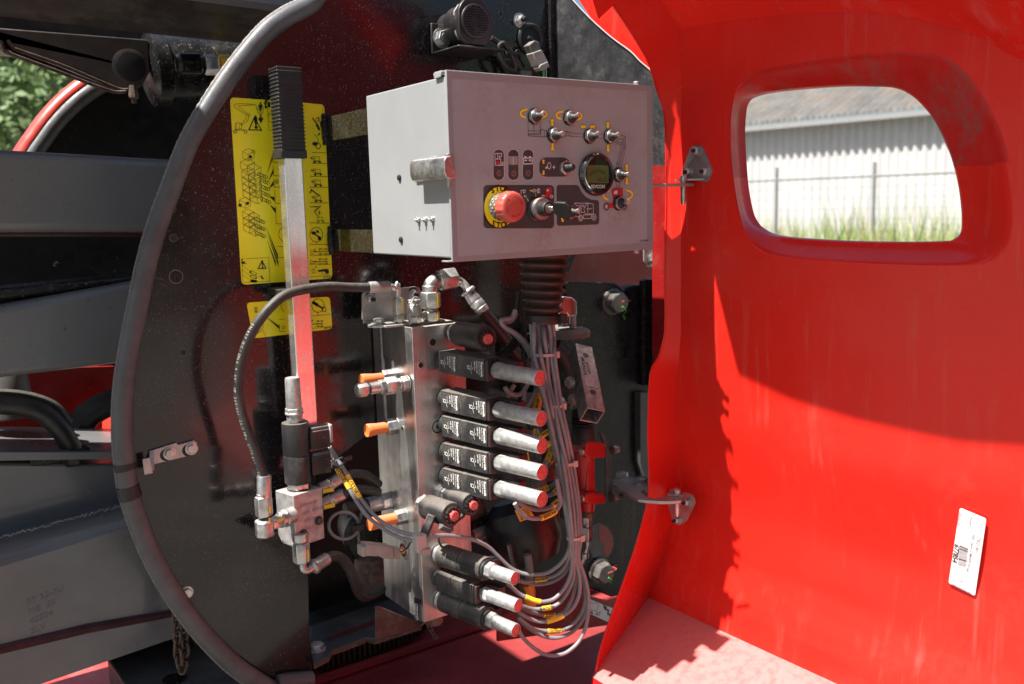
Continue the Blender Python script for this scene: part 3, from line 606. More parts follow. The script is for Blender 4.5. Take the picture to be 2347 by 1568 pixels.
ink(mb, cE, YI, [(738,325),(790,395)], .0035); ink(mb, cE, YI, [(775,380),(800,430)], .0075); ink(mb, cE, YI, circ(785,341,17,19), .0012); mb.text('1', PY(cE(779,352), YI), U, UP, .011, BLKP, .02)
fillp(mb, cE, YI, [(806,405),(808,378),(800,378),(811,350),(823,378),(816,378),(816,405)]); ink(mb, cE, YI, [(738,205),(825,210),(836,452)], .0008); ink(mb, cE, YI, circ(738,520,50,54,14,-70,60), .0016); fillp(mb, cE, YI, circ(760,545,22,16)); ink(mb, cE, YI, circ(789,565,19,24), .0022); fillp(mb, cE, YI, [(778,475),(800,450),(803,470)])
ink(mb, cE, YI, circ(490,510,45,55,14,95,265), .0016); ink(mb, cE, YI, circ(500,1310,45,60,14,95,265), .0014)
for q in ((455,740),(425,850)): ink(mb, cE, YI, [(q[0],q[1]),(q[0]+24,q[1]),(q[0]+24,q[1]+30),(q[0],q[1]+30)], .0012, closed=True); ink(mb, cE, YI, [(q[0]+12,q[1]),(q[0]+12,q[1]+30)], .001); ink(mb, cE, YI, [(q[0],q[1]+14),(q[0]+24,q[1]+14)], .001)
fillp(mb, cE, YI, [(445,640),(465,655),(462,668)]); fillp(mb, cE, YI, [(482,722),(496,740),(484,748)])
ink(mb, cF, YI, [(134,60),(345,47),(355,235),(142,248)], .0009, closed=True); fillp(mb, cF, YI, [(129,60),(168,58),(170,97),(131,99)]); mb.text('4', PY(cF(138,92), YI-.0004), (1,0,0), UP, .018, YEL, .03)
ink(mb, cF, YI, [(292,74),(324,134),(262,135)], .0028, closed=True); mb.text('!', PY(cF(287,128), YI), U, UP, .020, BLKP, .03)
for k in range(3): ink(mb, cF, YI, [(196+k*2,158+k*36),(248+k*2,182+k*28)], .0075); ink(mb, cF, YI, [(202+k*2,160+k*36),(244+k*2,180+k*28)], .0052, YEL); ink(mb, cF, YI, [(135,110+k*36),(190,150+k*36)], .0008)
fillp(mb, cF, YI, [(262,188),(282,196),(290,190),(308,220),(285,214),(290,206)])
mb.build('printing', dec, recalc=False)
dc2 = thing('warning_decal', 'small yellow decal with round knob drawing, below the large yellow decal', 'decal', PY((660, 770), YP), 'yellow warning decals')
mb = MB(); cs = [PY(p, YD) for p in ((565,694),(756,680),(762,754),(580,776))]; mb.prism(rpoly(cs, .008), (0,.001,0), YEL); mb.build('film', dc2)
mb = MB()
ink(mb, cF, YI, circ(735,428,48,54), .0016); ink(mb, cF, YI, [(692,398),(735,428)], .0095); ink(mb, cF, YI, [(697,402),(728,424)], .0068, YEL); ink(mb, cF, YI, [(735,428),(775,452)], .0060); ink(mb, cF, YI, circ(783,458,16,20), .0022)
ink(mb, cF, YI, [(733,484),(733,507)], .0016); ink(mb, cF, YI, [(428,537),(470,534)], .0013); ink(mb, cF, YI, [(672,511),(832,498)], .0013); ink(mb, cF, YI, [(428,575),(432,632),(480,632)], .0013)
fillp(mb, cF, YI, [(318,512),(430,590),(428,612)]); ink(mb, cF, YI, [(690,575),(770,570)], .0022); ink(mb, cF, YI, [(728,555),(768,552),(770,588),(732,590)], .001, closed=True)
for q in (735, 765): fillp(mb, cF, YI, [(q-10,546),(q+10,545),(q+10,551),(q-10,552)]); fillp(mb, cF, YI, [(q-10,588),(q+10,587),(q+10,594),(q-10,595)])
ink(mb, cF, YI, [(448,598),(468,586),(478,600),(458,614)], .0013, closed=True); fillp(mb, cF, YI, [(678,560),(690,535),(695,550)]); ink(mb, cF, YI, [(674,607),(840,598)], .001); mb.text('683279-A', PY(cF(782,614), YI), U, UP, .0068, BLKP)
ink(mb, cF, YI, circ(244,448,10,7), .0015); ink(mb, cF, YI, [(236,458),(236,482),(254,482),(254,458)], .0013); fillp(mb, cF, YI, [(236,466),(254,466),(254,474),(236,474)])
ink(mb, cF, YI, [(255,585),(300,560),(302,600),(262,640),(250,630)], .001, closed=True); ink(mb, cF, YI, [(215,680),(300,620),(318,672)], .0008); ink(mb, cF, YI, circ(470,430,28,42,10,100,260), .0014)
mb.build('printing', dc2, recalc=False)
# ================================================================== PUMP LEVER
lv = thing('pump_lever', 'square aluminium pump lever with ribbed black grip clipped over the yellow decals', 'lever', PY((680, 985), .41))
mb = MB(); YL = .40
p = [PY(q, YL) for q in ((668,358),(712,358),(711,990),(671,990))]; xl = (p[0].x+p[3].x)/2; xr = (p[1].x+p[2].x)/2
mb.box((xl, YL, p[3].z), (xr, YL+.030, p[0].z), ALUT); mb.build('tube', lv, bevel=.0022, seg=3)
mb = MB(); g0 = PY((690,157), YL); g1 = PY((690,361), YL); n = 24; xm = (xl+xr)/2; hw = (xr-xl)/2+.005
hh = (g0.z-g1.z)/n
mb.box((xm-hw, YL-.005, g1.z), (xm+hw, YL+.035, g0.z), RUBB)
for k in range(1, n):
    z = g1.z+hh*k; mb.box((xm-hw-.0016, YL-.0066, z-hh*.16), (xm+hw+.0016, YL+.0366, z+hh*.16), RUBB)
mb.box((xm-hw-.002, YL-.007, g1.z-.002), (xm+hw+.002, YL+.037, g1.z+.012), RUBB); mb.box((xm-hw-.001, YL-.006, g0.z-.004), (xm+hw+.001, YL+.036, g0.z+.001), RUBB)
mb.build('grip', lv, bevel=.0012)
mb = MB(); q = PY((640,668), .44); mb.box((q.x-.012, YL+.006, q.z-.006), (xr+.006, YP, q.z+.006), RUBB); mb.box((q.x-.012, YL-.006, q.z-.005), (xl-.001, YL+.006, q.z+.007), RUBB); mb.build('clip', lv, bevel=.002)
# ================================================================== CONTROL BOX
W, D, H = .4426, .286, .300
cb = thing('control_box', 'light grey steel control box with toggle switches, key switch and red stop button', 'control box', (0, 0, -H))
mb = MB(); mb.box((.003, .008, -H+.006), (W-.004, D, -.008), BOX); mb.build('housing', cb, bevel=.0025, seg=3)
mb = MB()                                                  # folded front lid with hooked ends
mb.box((-.0005, -.0015, -H), (W, .0035, 0), BOX)
mb.box((.0, .0035, -.0025), (W, .014, 0), BOX); mb.box((0, .0035, -H), (W, .014, -H+.0025), BOX); mb.box((W-.0025, .0035, -H+.0025), (W, .014, -.0025), BOX)
mb.box((.0, .0141, -.0022), (.022, .036, .0012), BOX); mb.box((-.0002, .0141, -H-.001), (.020, .034, -H+.0016), BOX)
mb.prism([V((-.0015, .010, -.0005)), V((-.0015, .037, -.0005)), V((-.0015, .034, -.010)), V((-.0015, .014, -.009))], (.002, 0, 0), BOX)
mb.build('front_lid', cb, bevel=.0015, seg=3)
mb = MB()
for p in ((2042,210), (2042,1375)):
    q = PY(cD(*p), .006); s_ = 1 if p[1] < 500 else -1; mb.lathe(V((q.x, .008, 0 if s_ > 0 else -H)), UP*s_, [(-.002,.006),(.005,.006),(.0062,.005)], STEEL2, 16)
mb.build('hinge_pin', cb)
YF = -.0017; YG = YF-.0004; YH = YG-.0004
mb = MB(); cs = [PY(cD(*p), YF) for p in ((748,180),(2108,268),(2110,1320),(795,1420))]; mb.prism(rpoly(cs, .002, 2), (0,.0006,0), PANEL); mb.build('printed_overlay', cb)
mb = MB(); YF -= .0003; YG = YF-.0003; YH = YG-.0003
def lnD(L, w=.0010, m=DGREY, closed=False, y=None): mb.line([PY(cD(*p), YF if y is None else y) for p in L], w, m, NY, closed)
def flD(L, m, y=None): mb.poly([PY(cD(*p), YF if y is None else y) for p in L], m)
def lnO(L, w=.0010, m=DGREY, closed=False, y=None): mb.line([PY(cO(*p), YF if y is None else y) for p in L], w, m, NY, closed)
def flO(L, m, y=None): mb.poly([PY(cO(*p), YF if y is None else y) for p in L], m)
# dark fields
def rr(x0, x1, y0, y1, r, sk=0, n=6): return [(x, y+(x-x0)*sk) for x, y in rrect(x0, x1, y0, y1, r, n)]
for x in (165, 310, 455):
    flO(rr(x-2,x+112,556,872,56), GREYP, YF+.0001) if 0 else None
    flO(rr(x,x+108,560,866,52), DGREY)
    lnO(rr(x,x+108,560,866,52), .0007, WHITE, True, YG)
flO(rr(620,922,640,830,70), DGREY); flO(rr(68,766,912,1340,40), DGREY); flO(rr(68,360,912,1340,150), DGREY)
flO([(805,912),(985,912),(1010,925),(1040,985),(1080,1030),(1130,1055),(1195,1062),(1210,1080),(1212,1280),(1195,1302),(815,1315),(793,1300),(790,930)], DGREY)
# lamp field icons
lnO([(180,602),(248,600),(246,628),(226,640),(226,618)], .0011, WHITE, False, YG); lnO([(180,602),(184,716),(238,718),(240,655),(182,655)], .0011, WHITE, False, YG); lnO([(208,602),(210,655)], .0011, WHITE, False, YG)
flO([(188,704),(188,684),(200,680),(208,668),(222,680),(230,684),(230,704)], mat('red_print', (.5,.02,.03), .5), YG); lnO([(240,712),(252,712),(252,688),(262,688),(262,720),(252,720)], .001, WHITE, False, YG)
flO([(316,626),(362,630),(410,626),(410,710),(362,714),(318,710)], GREYP, YG); lnO([(362,630),(362,714)], .0009, WHITE, False, YH)
lnO([(464,646),(550,644),(550,702),(466,705)], .0015, WHITE, True, YG)
for x in (482, 528): flO([(x-10,628),(x+10,628),(x+10,644),(x-10,644)], WHITE, YG)
lnO([(474,668),(498,668)], .0020, WHITE, False, YG); lnO([(514,668),(542,668)], .0020, WHITE, False, YG); lnO([(528,654),(528,682)], .0020, WHITE, False, YG)
for x, y in ((222,796),(368,797),(510,796)): flO(circ(x,y,20,26), mat('lamp_lens', (.16,.08,.06), .25) if x == 222 else bpy.data.materials['lamp_lens'], YG); lnO(circ(x,y,21,27), .0006, GREYP, False, YH)
RP = bpy.data.materials['red_print']
def arrow(cx, cy, dx, dy, L, wd, y=YG, conv=None, m=YELP):
    n_ = (-dy, dx); w2 = wd/2
    def P(a, b): return (cx+dx*a+n_[0]*b, cy+dy*a+n_[1]*b)
    w2 *= 1.15; pts = [P(-L/2,-w2*.55), P(L*.08,-w2*.55), P(L*.08,-w2*1.15), P(L/2,0), P(L*.08,w2*1.15), P(L*.08,w2*.55), P(-L/2,w2*.55)]
    flO(pts, m, y); lnO(pts, .0006, DGREY, True, y-.0002)
arrow(748,292,0,-1,84,44); arrow(752,540,0,1,86,44); arrow(1050,337,-1,0,58,46); arrow(1146,337,1,0,58,46); arrow(1297,317,0,-1,76,42); arrow(1299,553,0,1,84,42)
arrow(1484,738,0,-1,78,38); arrow(1485,876,0,1,80,38); arrow(661,680,0,-1,50,32); arrow(662,792,0,1,52,32)
arrow(848,1258,.3,.95,50,32); arrow(852,1090,.1,-1,30,30)
lnO([(536,968),(552,968)], .0020, YELP, False, YG); flO([(524,968),(540,956),(540,980)], YELP, YG); lnO([(583,995),(584,1045)], .0014, YELP, False, YG); lnO([(496,1045),(524,1082)], .0014, YELP, False, YG)
def carc(cx, cy, rx, ry, a0, a1, w=.0040, flip=1):        # curved turning arrow
    L = circ(cx,cy,rx,ry,14,a0,a1); lnO(L, w+.0008, DGREY, False, YG); lnO(L, w, YELP, False, YG-.0002)
    e = L[-1]; flO([(e[0]-9*flip*0-4, e[1]-16), (e[0]+20*flip, e[1]-4), (e[0]-2, e[1]+14)], YELP, YG-.0002)
carc(495,207,60,38,100,265); carc(630,212,62,36,80,-60, flip=-1); carc(848,225,60,36,100,265); carc(980,232,58,36,80,-60, flip=-1)
carc(1310,1012,58,44,100,260); carc(1480,1008,58,42,85,-80, flip=-1)
# basket and boom drawing
lnO([(508,240),(510,418),(520,430),(690,438)], .0009); lnO([(627,270),(630,405),(512,407)], .0009); lnO([(565,270),(566,405)], .0009); lnO([(508,290),(690,290)], .0009) if 0 else None; lnO([(510,290),(625,292)], .0009)
lnO([(510,376),(635,380)], .0009); lnO([(512,416),(625,418)], .0009); lnO([(634,430),(636,364),(665,364),(668,376),(700,378)], .0009); lnO([(668,376),(668,436)], .0009); lnO([(690,380),(690,440)], .0012)
lnO([(800,378),(890,380),(950,404),(1060,410)], .0009); lnO([(690,436),(850,444),(890,425),(1060,440)], .0009); lnO([(890,380),(935,440)], .0009); lnO([(880,430),(892,380)], .0009); lnO([(1150,410),(1245,412)], .0009); lnO([(1060,440),(1245,452)], .0009)
lnO([(1390,416),(1470,430),(1472,550),(1458,550),(1455,470)], .0009); lnO([(1330,455),(1455,460),(1460,430)], .0009); lnO([(1345,480),(1430,518),(1450,470)], .0009); lnO([(1350,468),(1435,500)], .0009)
for a, b in (((1440,480),(1385,705)),((1455,500),(1400,705)),((1462,520),(1412,712)),((1472,550),(1425,740))): lnO([a,b], .0008)
lnO([(1380,740),(1384,705),(1400,705),(1408,745)], .0009); lnO([(1372,870),(1384,925),(1402,925),(1418,870)], .0009); lnO([(1405,875),(1415,925)], .0008)
def redrig(x, y, s):
    flO([(x,y+45*s),(x+4*s,y+20*s),(x+20*s,y+4*s),(x+60*s,y),(x+100*s,y),(x+112*s,y+5*s),(x+110*s,y+130*s),(x+15*s,y+130*s)], RP, YG)
    flO([(x+20*s,y+66*s),(x+26*s,y+38*s),(x+36*s,y+32*s),(x+58*s,y+32*s),(x+56*s,y+68*s)], WHITE, YH); lnO([(x+72*s,y+5*s),(x+72*s,y+60*s)], .0012*s, DGREY, False, YH)
redrig(1334,935,1.); flO([(1290,1090),(1450,1082),(1470,1100),(1472,1140),(1290,1140)], RP, YG)
for x, y in ((1282,1125),(1457,1120)): flO(circ(x,y,28,40), DGREY, YH); flO(circ(x,y,18,27), GREYP, YH-.0003); flO(circ(x,y,7,11), WHITE, YH-.0006)
redrig(682,938,.52); flO([(668,1006),(740,1002),(742,1030),(668,1032)], RP, YG)
for x in (655,742): flO(circ(x,1026,14,17), WHITE, YH); flO(circ(x,1026,8,10), DGREY, YH-.0003)
lnO([(435,965),(480,962),(478,985),(462,992),(462,965)], .0010, WHITE, False, YG); lnO([(438,965),(441,1000)], .0010, WHITE, False, YG); lnO([(470,1030),(474,1015),(486,1018),(490,1040)], .001, WHITE, False, YG)
lnO(circ(568,968,12,14), .0012, WHITE, False, YG); lnO([(580,968),(600,968),(600,952),(624,950),(622,990),(600,988),(600,968)], .0010, WHITE, False, YG); lnO([(610,952),(610,988)], .001, WHITE, False, YG)
lnO([(960,1090),(1035,1092),(1100,1090),(1150,1100),(1155,1195),(1075,1200),(1060,1150),(1085,1100),(1120,1092)], .0008, WHITE, False, YG); lnO([(962,1092),(1040,1150),(1000,1110),(1070,1130)], .0008, WHITE, False, YG)
lnO([(1030,1110),(1060,1110),(1064,1180),(1034,1185)], .0008, WHITE, True, YG); lnO([(965,1200),(1020,1180),(1016,1228),(970,1222)], .0008, WHITE, True, YG); lnO([(1056,1208),(1135,1205),(1135,1240),(1056,1245)], .0008, WHITE, True, YG)
lnO([(1085,1150),(1140,1145)], .0008, WHITE, False, YG); lnO([(1098,1100),(1098,1195)], .0008, WHITE, False, YG)
for x, y in ((1028,1238),(1160,1230)): lnO(circ(x,y,20,28), .0009, WHITE, False, YG); lnO(circ(x,y,9,13), .0008, WHITE, False, YG)
flO([(678,738),(700,725),(706,742),(684,755)], WHITE, YG); lnO([(700,712),(712,690),(730,695),(734,730),(722,755),(706,748)], .0010, WHITE, True, YG); lnO([(750,737),(778,737)], .0014, WHITE, False, YG); lnO([(764,718),(764,756)], .0014, WHITE, False, YG)
mb.text('52646980', PY(cO(1612,1474), YF), U, UP, .0055, BLKP)
mb.build('panel_print', cb, recalc=False)
# toggle switches
RS = .86
NUTM = mat('dull_nut_steel', (.26,.245,.235), .35, .9, var=.2)
def toggle(px, tip):
    c = PY(cO(*px), YF); t = PY(cO(*tip), -.034); mb = MB(); mb.lathe(c, NY, [(0,.0155),(.0015,.0155),(.0018,.014)], BLKP, 24); mb.hexn(c+NY*.0018, NY, .0152, .0055, NUTM, (.1,0,1)); mb.torus(c+NY*.0075, NY, .0118, .0009, STEEL, 24, 6)
    n_ = mb.build('toggle_switch', cb)
    mb = MB(); mb.lathe(c, NY, [(.002,.0110),(.0090,.0108),(.0105,.0098),(.012,.0078),(.0145,.0072),(.016,.006),(.020,.0052)], RUBB, 20); mb.build('boot', n_)
    ax = (t-(c+NY*.012)); L = ax.length; mb = MB(); mb.lathe(c+NY*.012, ax, [(0,.0034),(L*.3,.0036),(L*.75,.0044),(L*.9,.0050),(L*.98,.0042),(L,.0018)], STEEL, 16); mb.build('lever', n_)
for a, b in (((566,236),(668,204)),((912,250),(1012,219)),((756,420),(852,403)),((1112,430),(1208,402)),((1308,432),(1405,412)),((1400,812),(1502,806)),((1400,1092),(1500,1080)),((915,1178),(1010,1168))): toggle(a, b)
RS = .78; c = PY(cO(868,742), YF); mb = MB(); mb.hexn(c, NY, .0165, .006, STEEL, (.1,0,1)); mb.torus(c+NY*.006, NY, .0115, .0012, STEEL); b_ = mb.build('push_button', cb)
mb = MB(); mb.lathe(c, NY, [(.004,.011),(.010,.0108),(.013,.0085),(.016,.008),(.021,.0078),(.024,.0062),(.0255,.003)], RUBB, 24); mb.build('cap', b_)
# emergency stop
RS = .80; c = PY(cO(228,1130), YF); es = MB(); yc = circ(228,1131,152,200,36)
es.poly([PY(cO(*p), YG) for p in yc], YEL)
for s_, a0, sgn in (('STOP', 0, 1), ('STOP', 0, -1)):
    for k, chh in enumerate(s_):
        an = radians(90+ (24-k*17)) if sgn > 0 else radians(270-(24-k*17)); R = .0262 if sgn > 0 else .0345
        q = V((c.x+R*cos(an), YH, c.z+R*sin(an))); ang = an-pi/2 if sgn > 0 else an+pi/2; e1 = V((cos(ang), 0, sin(ang))); e2 = V((-sin(ang), 0, cos(ang)))
        es.text(chh, q-e1*.0045, e1, e2, .0140, BLKP, .035)
m0 = es.build('stop_disc', cb, recalc=False)
mb = MB(); prof = [(0,.027),(.0,.0272),(.020,.0272),(.022,.024)]; mb.lathe(c, NY, prof, mat('clear_grip_ring', (.42,.40,.30), .35, var=.15, dust=.5, dscale=30), 40)
for k in range(0, 28):
    a = 2*pi*k/28; d = V((cos(a), 0, sin(a)))
    for j in range(3): 
        if (k+j) % 2 == 0: p_ = c+d*.0272*RS+NY*(.003+j*.005); t_ = V((-sin(a), 0, cos(a)))*.0028; mb.prism([p_-t_, p_+t_, p_+t_+NY*.005, p_-t_+NY*.005], d*.0007, CONN)
mb.build('stop_collar', cb)
mb = MB(); R = .0315; n = 64; prof = [(.019,.027),(.020,.0295),(.023,R),(.034,R),(.0385,R*.97),(.0415,R*.9),(.0425,R*.8),(.0428,R*.3),(.0428,R*.02)]
e = len(mb.v); mb.lathe(c, NY, prof, REDBTN, n)
for j in (2, 3, 4):                                      # finger grooves round the rim
    for k in range(n):
        if k % 4 == 0: i = j*n+k; q = mb.v[i]-c; q2 = V((q.x, 0, q.z)); mb.v[i] = mb.v[i]-q2.normalized()*.0012
st = mb.build('stop_button', cb, sharp=50)
mb = MB(); yb = c.y-.0430
for a0 in (20, 140, 260):
    L = [V((c.x+.0155*cos(radians(a0+t)), yb, c.z+.0155*sin(radians(a0+t)))) for t in range(0, 81, 8)]; mb.line(L, .0011, mat('engraved_red', (.35,.03,.03), .5) if a0 == 20 else bpy.data.materials['engraved_red'], NY)
    q = L[0]; mb.poly([q+V((.003*cos(radians(a0-80)),0,.003*sin(radians(a0-80)))), q+V((.003*cos(radians(a0)),0,.003*sin(radians(a0)))), q-V((.003*cos(radians(a0)),0,.003*sin(radians(a0))))], bpy.data.materials['engraved_red'])
mb.build('arrow_mark', st, recalc=False)
# key switch with key
c = PY(cO(592,1148), YF); mb = MB(); mb.lathe(c, NY, [(0,.026),(.002,.026),(.004,.0225),(.018,.0222),(.018,.021)], mat('black_bezel', (.015,.015,.015), .35), 40); mb.lathe(c+NY*.010, NY, [(0,.0228),(.004,.0232),(.0085,.0225),(.009,.0195)], STEEL, 40); ks = mb.build('key_switch', cb)
mb = MB(); mb.lathe(c+NY*.017, NY, [(0,.0165),(.016,.016),(.018,.014),(.018,.0095)], RUBB, 32); mb.lathe(c+NY*.030, NY, [(0,.0100),(.0052,.0098),(.0054,.008)], STEEL, 24); mb.build('lock_barrel', ks)
k0 = c+NY*.034; mb = MB(); kd = V((.35, -.93, -.05)).normalized(); kx = V((.42, .1, -.90)).normalized(); kx = (kx-kd*kx.dot(kd)).normalized(); kn = kd.cross(kx).normalized()
mb.T = frame(k0, kd, kx, kn); mb.box((-.004,-.004,-.001), (.012,.004,.001), STEEL)
mb.prism([(.010,-.006,-.0032),(.016,-.013,-.0032),(.036,-.013,-.0032),(.042,-.006,-.0032),(.042,.012,-.0032),(.034,.018,-.0032),(.016,.013,-.0032),(.010,.006,-.0032)], (0,0,.0064), BLKP); mb.T = None
mb.build('key', ks, bevel=.001)
# round gauge
RS = 1.; c = PY(cO(1172,808), YF); gr = .038; mb = MB(); mb.lathe(c, NY, [(0,gr),(.004,gr),(.009,gr*.97),(.0115,gr*.90),(.010,gr*.80),(.007,gr*.79)], mat('gloss_black_bezel', (.012,.012,.013), .12, coat=.5, dust=.15, dscale=40), 56, cap=False); gg = mb.build('round_gauge', cb, sharp=50)
mb = MB(); mb.lathe(c, NY, [(0,gr*.8),(.0068,gr*.8)], GLASSB, 48); y_ = c.y-.0071
mb.poly([V((c.x+a*gr, y_, c.z+b*gr)) for a, b in ((-.66,-.40),(.66,-.40),(.66,.42),(-.66,.42))], LCD)
LS = mat('lcd_segment', (.02,.035,.012), .3)
for k in range(11):
    a = radians(150-k*12); a2 = radians(150-k*12-9.5); mb.poly([V((c.x+R*gr*cos(t)*1.0, y_-.0003, c.z-gr*.30+R*gr*sin(t)*.75)) for R, t in ((.70,a),(.70,a2),(.50,a2),(.50,a))], mat('lcd_gauge_bar', (.045,.10,.02), .3) if k == 0 else bpy.data.materials['lcd_gauge_bar'])
mb.text('142.5 h', V((c.x-.004, y_-.0003, c.z-gr*.34)), U, UP, .0105, LS); mb.text('SEVCON', V((c.x-.017, y_-.0003, c.z-gr*.64)), U, UP, .0085, WHITE, .02)
mb.text('m', V((c.x-.002, y_-.0003, c.z-gr*.04)), U, UP, .006, LS); mb.build('dial', gg, recalc=False)
# latch, screws and studs on the left side (plane x = 0)
XS = .003
lt = MB(); P = lambda x, y, xx: PX(cD(x, y), xx)
ltb = MB(); ltb.prism([P(500,748,XS), P(650,722,XS), P(650,885,XS), P(505,905,XS)], (-.003,0,0), STEEL); la = ltb.build('latch', cb, bevel=.0008)
q0 = PX(cD(590,810), XS); mb = MB(); pr = [(.0,-.017),(.010,-.0195),(.018,-.018),(.0215,-.010),(.0215,.008),(.018,.0145),(.010,.016)]
yA, yB = PX(cD(470,820), -.018).y, PX(cD(712,790), -.018).y
vs = [V((-a, yA, q0.z+b)) for a, b in pr]+[V((-a, yB, q0.z+b)) for a, b in pr]; k_ = len(pr)
mb.add(vs, [(i, i+1, k_+i+1, k_+i) for i in range(k_-1)]+[tuple(range(k_)), tuple(range(k_, 2*k_))], STEEL); mb.build('handle', la, bevel=.0012, sharp=50)
mb = MB(); mb.cyl(V((-.004, -.004, q0.z-.022)), V((-.004, -.004, q0.z+.020)), .0042, STEEL, 14); mb.cyl(V((-.003,-.002,q0.z-.032)), V((-.003,-.002,q0.z-.022)), .0025, STEEL, 10); mb.build('pivot_pin', la)
for p in ((388,870), (400,1302)):
    mb = MB(); q = PX(cD(*p), XS); mb.lathe(q, NX, [(0,.0055),(.003,.005),(.0042,.003)], RUBB, 16); mb.build('rivet', cb)
for p in ((522,1165), (570,1163), (620,1160)):
    mb = MB(); q = PX(cD(*p), XS); mb.lathe(q, NX, [(0,.0062),(.0008,.0062)], STEEL, 16); mb.hexn(q+NX*.0008, NX, .005, .0035, STEEL); mb.lathe(q+NX*.004, NX, [(0,.0022),(.0045,.0022),(.0055,.0012)], STEEL, 10); mb.build('screw', cb)
# brackets from the box to the plate
for k, (pts, lab) in enumerate(((((755,262),(852,250),(852,308),(762,322)), 'upper flat steel bracket joining the control box to the black plate'), (((768,527),(860,526),(860,580),(774,577)), 'lower flat steel bracket joining the control box to the black plate'))):
    t = thing('box_bracket', lab, 'bracket', PX(pts[0], .004), 'brackets behind the control box')
    q = [PX(p, .006) for p in pts]; za = max(v.z for v in q[:2]); zb = min(v.z for v in q[2:]); za = (q[0].z+q[1].z)/2; zb = (q[2].z+q[3].z)/2
    mb = MB(); mb.box((.006, D+.002, zb), (.011, YP, za), STEEL if 0 else mat('olive_black_strap', (.012,.011,.008), .25, dust=.2, dscale=25, dcol=(.16,.14,.11), coat=.1, speck=.4, sscale=240) if k == 0 else bpy.data.materials['olive_black_strap']); mb.build('strap', t, bevel=.001)
    mb = MB(); mb.tube([V((.004, YP-.004, za+.006)), V((.001, YP-.007, (za+zb)/2)), V((.004, YP-.004, zb-.006))], .006, BLKFR, rf=lambda d: .0065+.0012*abs(sin(d*300)), sub=14); mb.build('weld', t)
# ================================================================== VALVE BLOCK (aluminium manifold)
XB = .092; BY = .30; z0 = PY((968,1429), BY).z; z1 = PY((948,751), BY).z; XB = (PY((948,751), BY).x+PY((968,1429), BY).x)/2; XR = PY((1064,735), BY).x
vb = thing('valve_block', 'tall aluminium valve block standing upright under the control box', 'valve block', (XB, BY, z0))
mb = MB(); mb.box((XB, BY, z0), (XR, YP-.004, z1), ALU); mb.build('block', vb, bevel=.0012)
for p, r_ in ((cH(188,768),.0085), (cH(86,963),.0062), (cH(232,1482),.016)):
    mb = MB(); q = PY(p, BY); mb.lathe(q, NY, [(0,r_*1.15),(.0006,r_*1.15),(.0008,r_*.85)], STEEL, 24, cap=False); mb.lathe(q, NY, [(0,r_*.86),(.0003,r_*.86)], BLKP, 24)
    if r_ > .01: mb.lathe(q, NY, [(0,r_*.7),(.0012,r_*.66),(.0014,r_*.3)], STEEL, 20); mb.lathe(q, NY, [(.0012,r_*.3),(.0016,r_*.3)], BLKP, 6)
    mb.build('threaded_port', vb)
mb = MB(); q = [PX(cT(*p), XB-.0006) for p in ((1490,380),(1590,420),(1600,718),(1495,672))]; mb.prism(rpoly(q, .003, 3), (.0005,0,0), BLKP)
dn = (q[3]-q[0]).normalized(); ac = V((0,-1,0)); mb.text('rexroth', q[0]+dn*.010+ac*.0125+NX*.0004+V((0,.0,0)), dn, -ac*-1, .0115, WHITE, .02)
for k in range(3): mb.line([q[0]+dn*.012+ac*(.010-.003*k)+NX*.0004, q[0]+dn*(.05-.006*k)+ac*(.010-.003*k)+NX*.0004], .0007, WHITE, NX)
mb.build('name_label', vb, recalc=False)
# mounting bracket above the block
mk = thing('block_bracket', 'zinc angle bracket with two studs holding the top of the aluminium valve block', 'bracket', PY((900,740), .42))
YK = .425; mb = MB(); prY(mb, [cS(*p) for p in ((320,540),(345,492),(1260,385),(1330,400),(1375,470),(1385,860),(1385,960),(345,1000),(322,965))], YK, .005, STEEL2); mb.box((PY(cS(345,1000), YK).x, .33, z1+.0005), (PY(cS(1385,960), YK).x, YK+.004, z1+.005), STEEL2); mb.build('angle_plate', mk, bevel=.0012)
for p in (cS(465,610), cS(1225,530)):
    mb = MB(); q = PY(p, YK); mb.lathe(q+V((0,0,.006)), NY, [(0,.0105),(.0004,.0105)], BLKP, 20); mb.nutstud(q, NY, .0078, L=.009); mb.build('stud', mk)
mb = MB(); q = V((PY(cS(610,960), .36).x, .36, z1+.005)); mb.lathe(q, UP, [(-.004,.022),(.0,.022),(.0004,.018)], STEEL2, 24); mb.bolt(q, UP, .0095, h=.010); mb.build('bolt', mk)
# support shelf under the block, with slot
sh = thing('support_bracket', 'dusty black folded support bracket with a long slot below the valve block', 'bracket', PZ((800, 1450), z0))
SHM = mat('dusty_black_bracket', (.05,.052,.053), .45, dust=.9, dscale=12, dcol=(.12,.12,.115)); ZS = PY(cT(1000,500), .40).z
zt = -1.145
topf = [PZ(cT(*p), zt) for p in ((75,780),(700,560),(1100,430),(1700,300),(1650,700),(1590,760),(970,955),(850,930),(370,1110),(330,1190),(130,1290),(110,1200),(75,1000))]
mb = MB(); mb.prism(topf, (0,0,-.006), SHM); mb.build('shelf', sh, bevel=.001)
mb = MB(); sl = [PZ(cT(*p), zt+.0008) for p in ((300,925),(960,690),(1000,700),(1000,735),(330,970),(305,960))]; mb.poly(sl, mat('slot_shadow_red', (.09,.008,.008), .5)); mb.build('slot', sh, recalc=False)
mb = MB(); a = PZ(cT(130,1290), zt); fr = [PZ(cT(*p), zt-.001) for p in ((130,1290),(330,1190),(370,1110),(850,930),(970,955),(1590,760))]
for i in range(len(fr)-1): mb.prism([fr[i], fr[i+1], fr[i+1]-UP*.012, fr[i]-UP*.012], (0,.003,0), RUST)
mb.build('front_lip', sh)
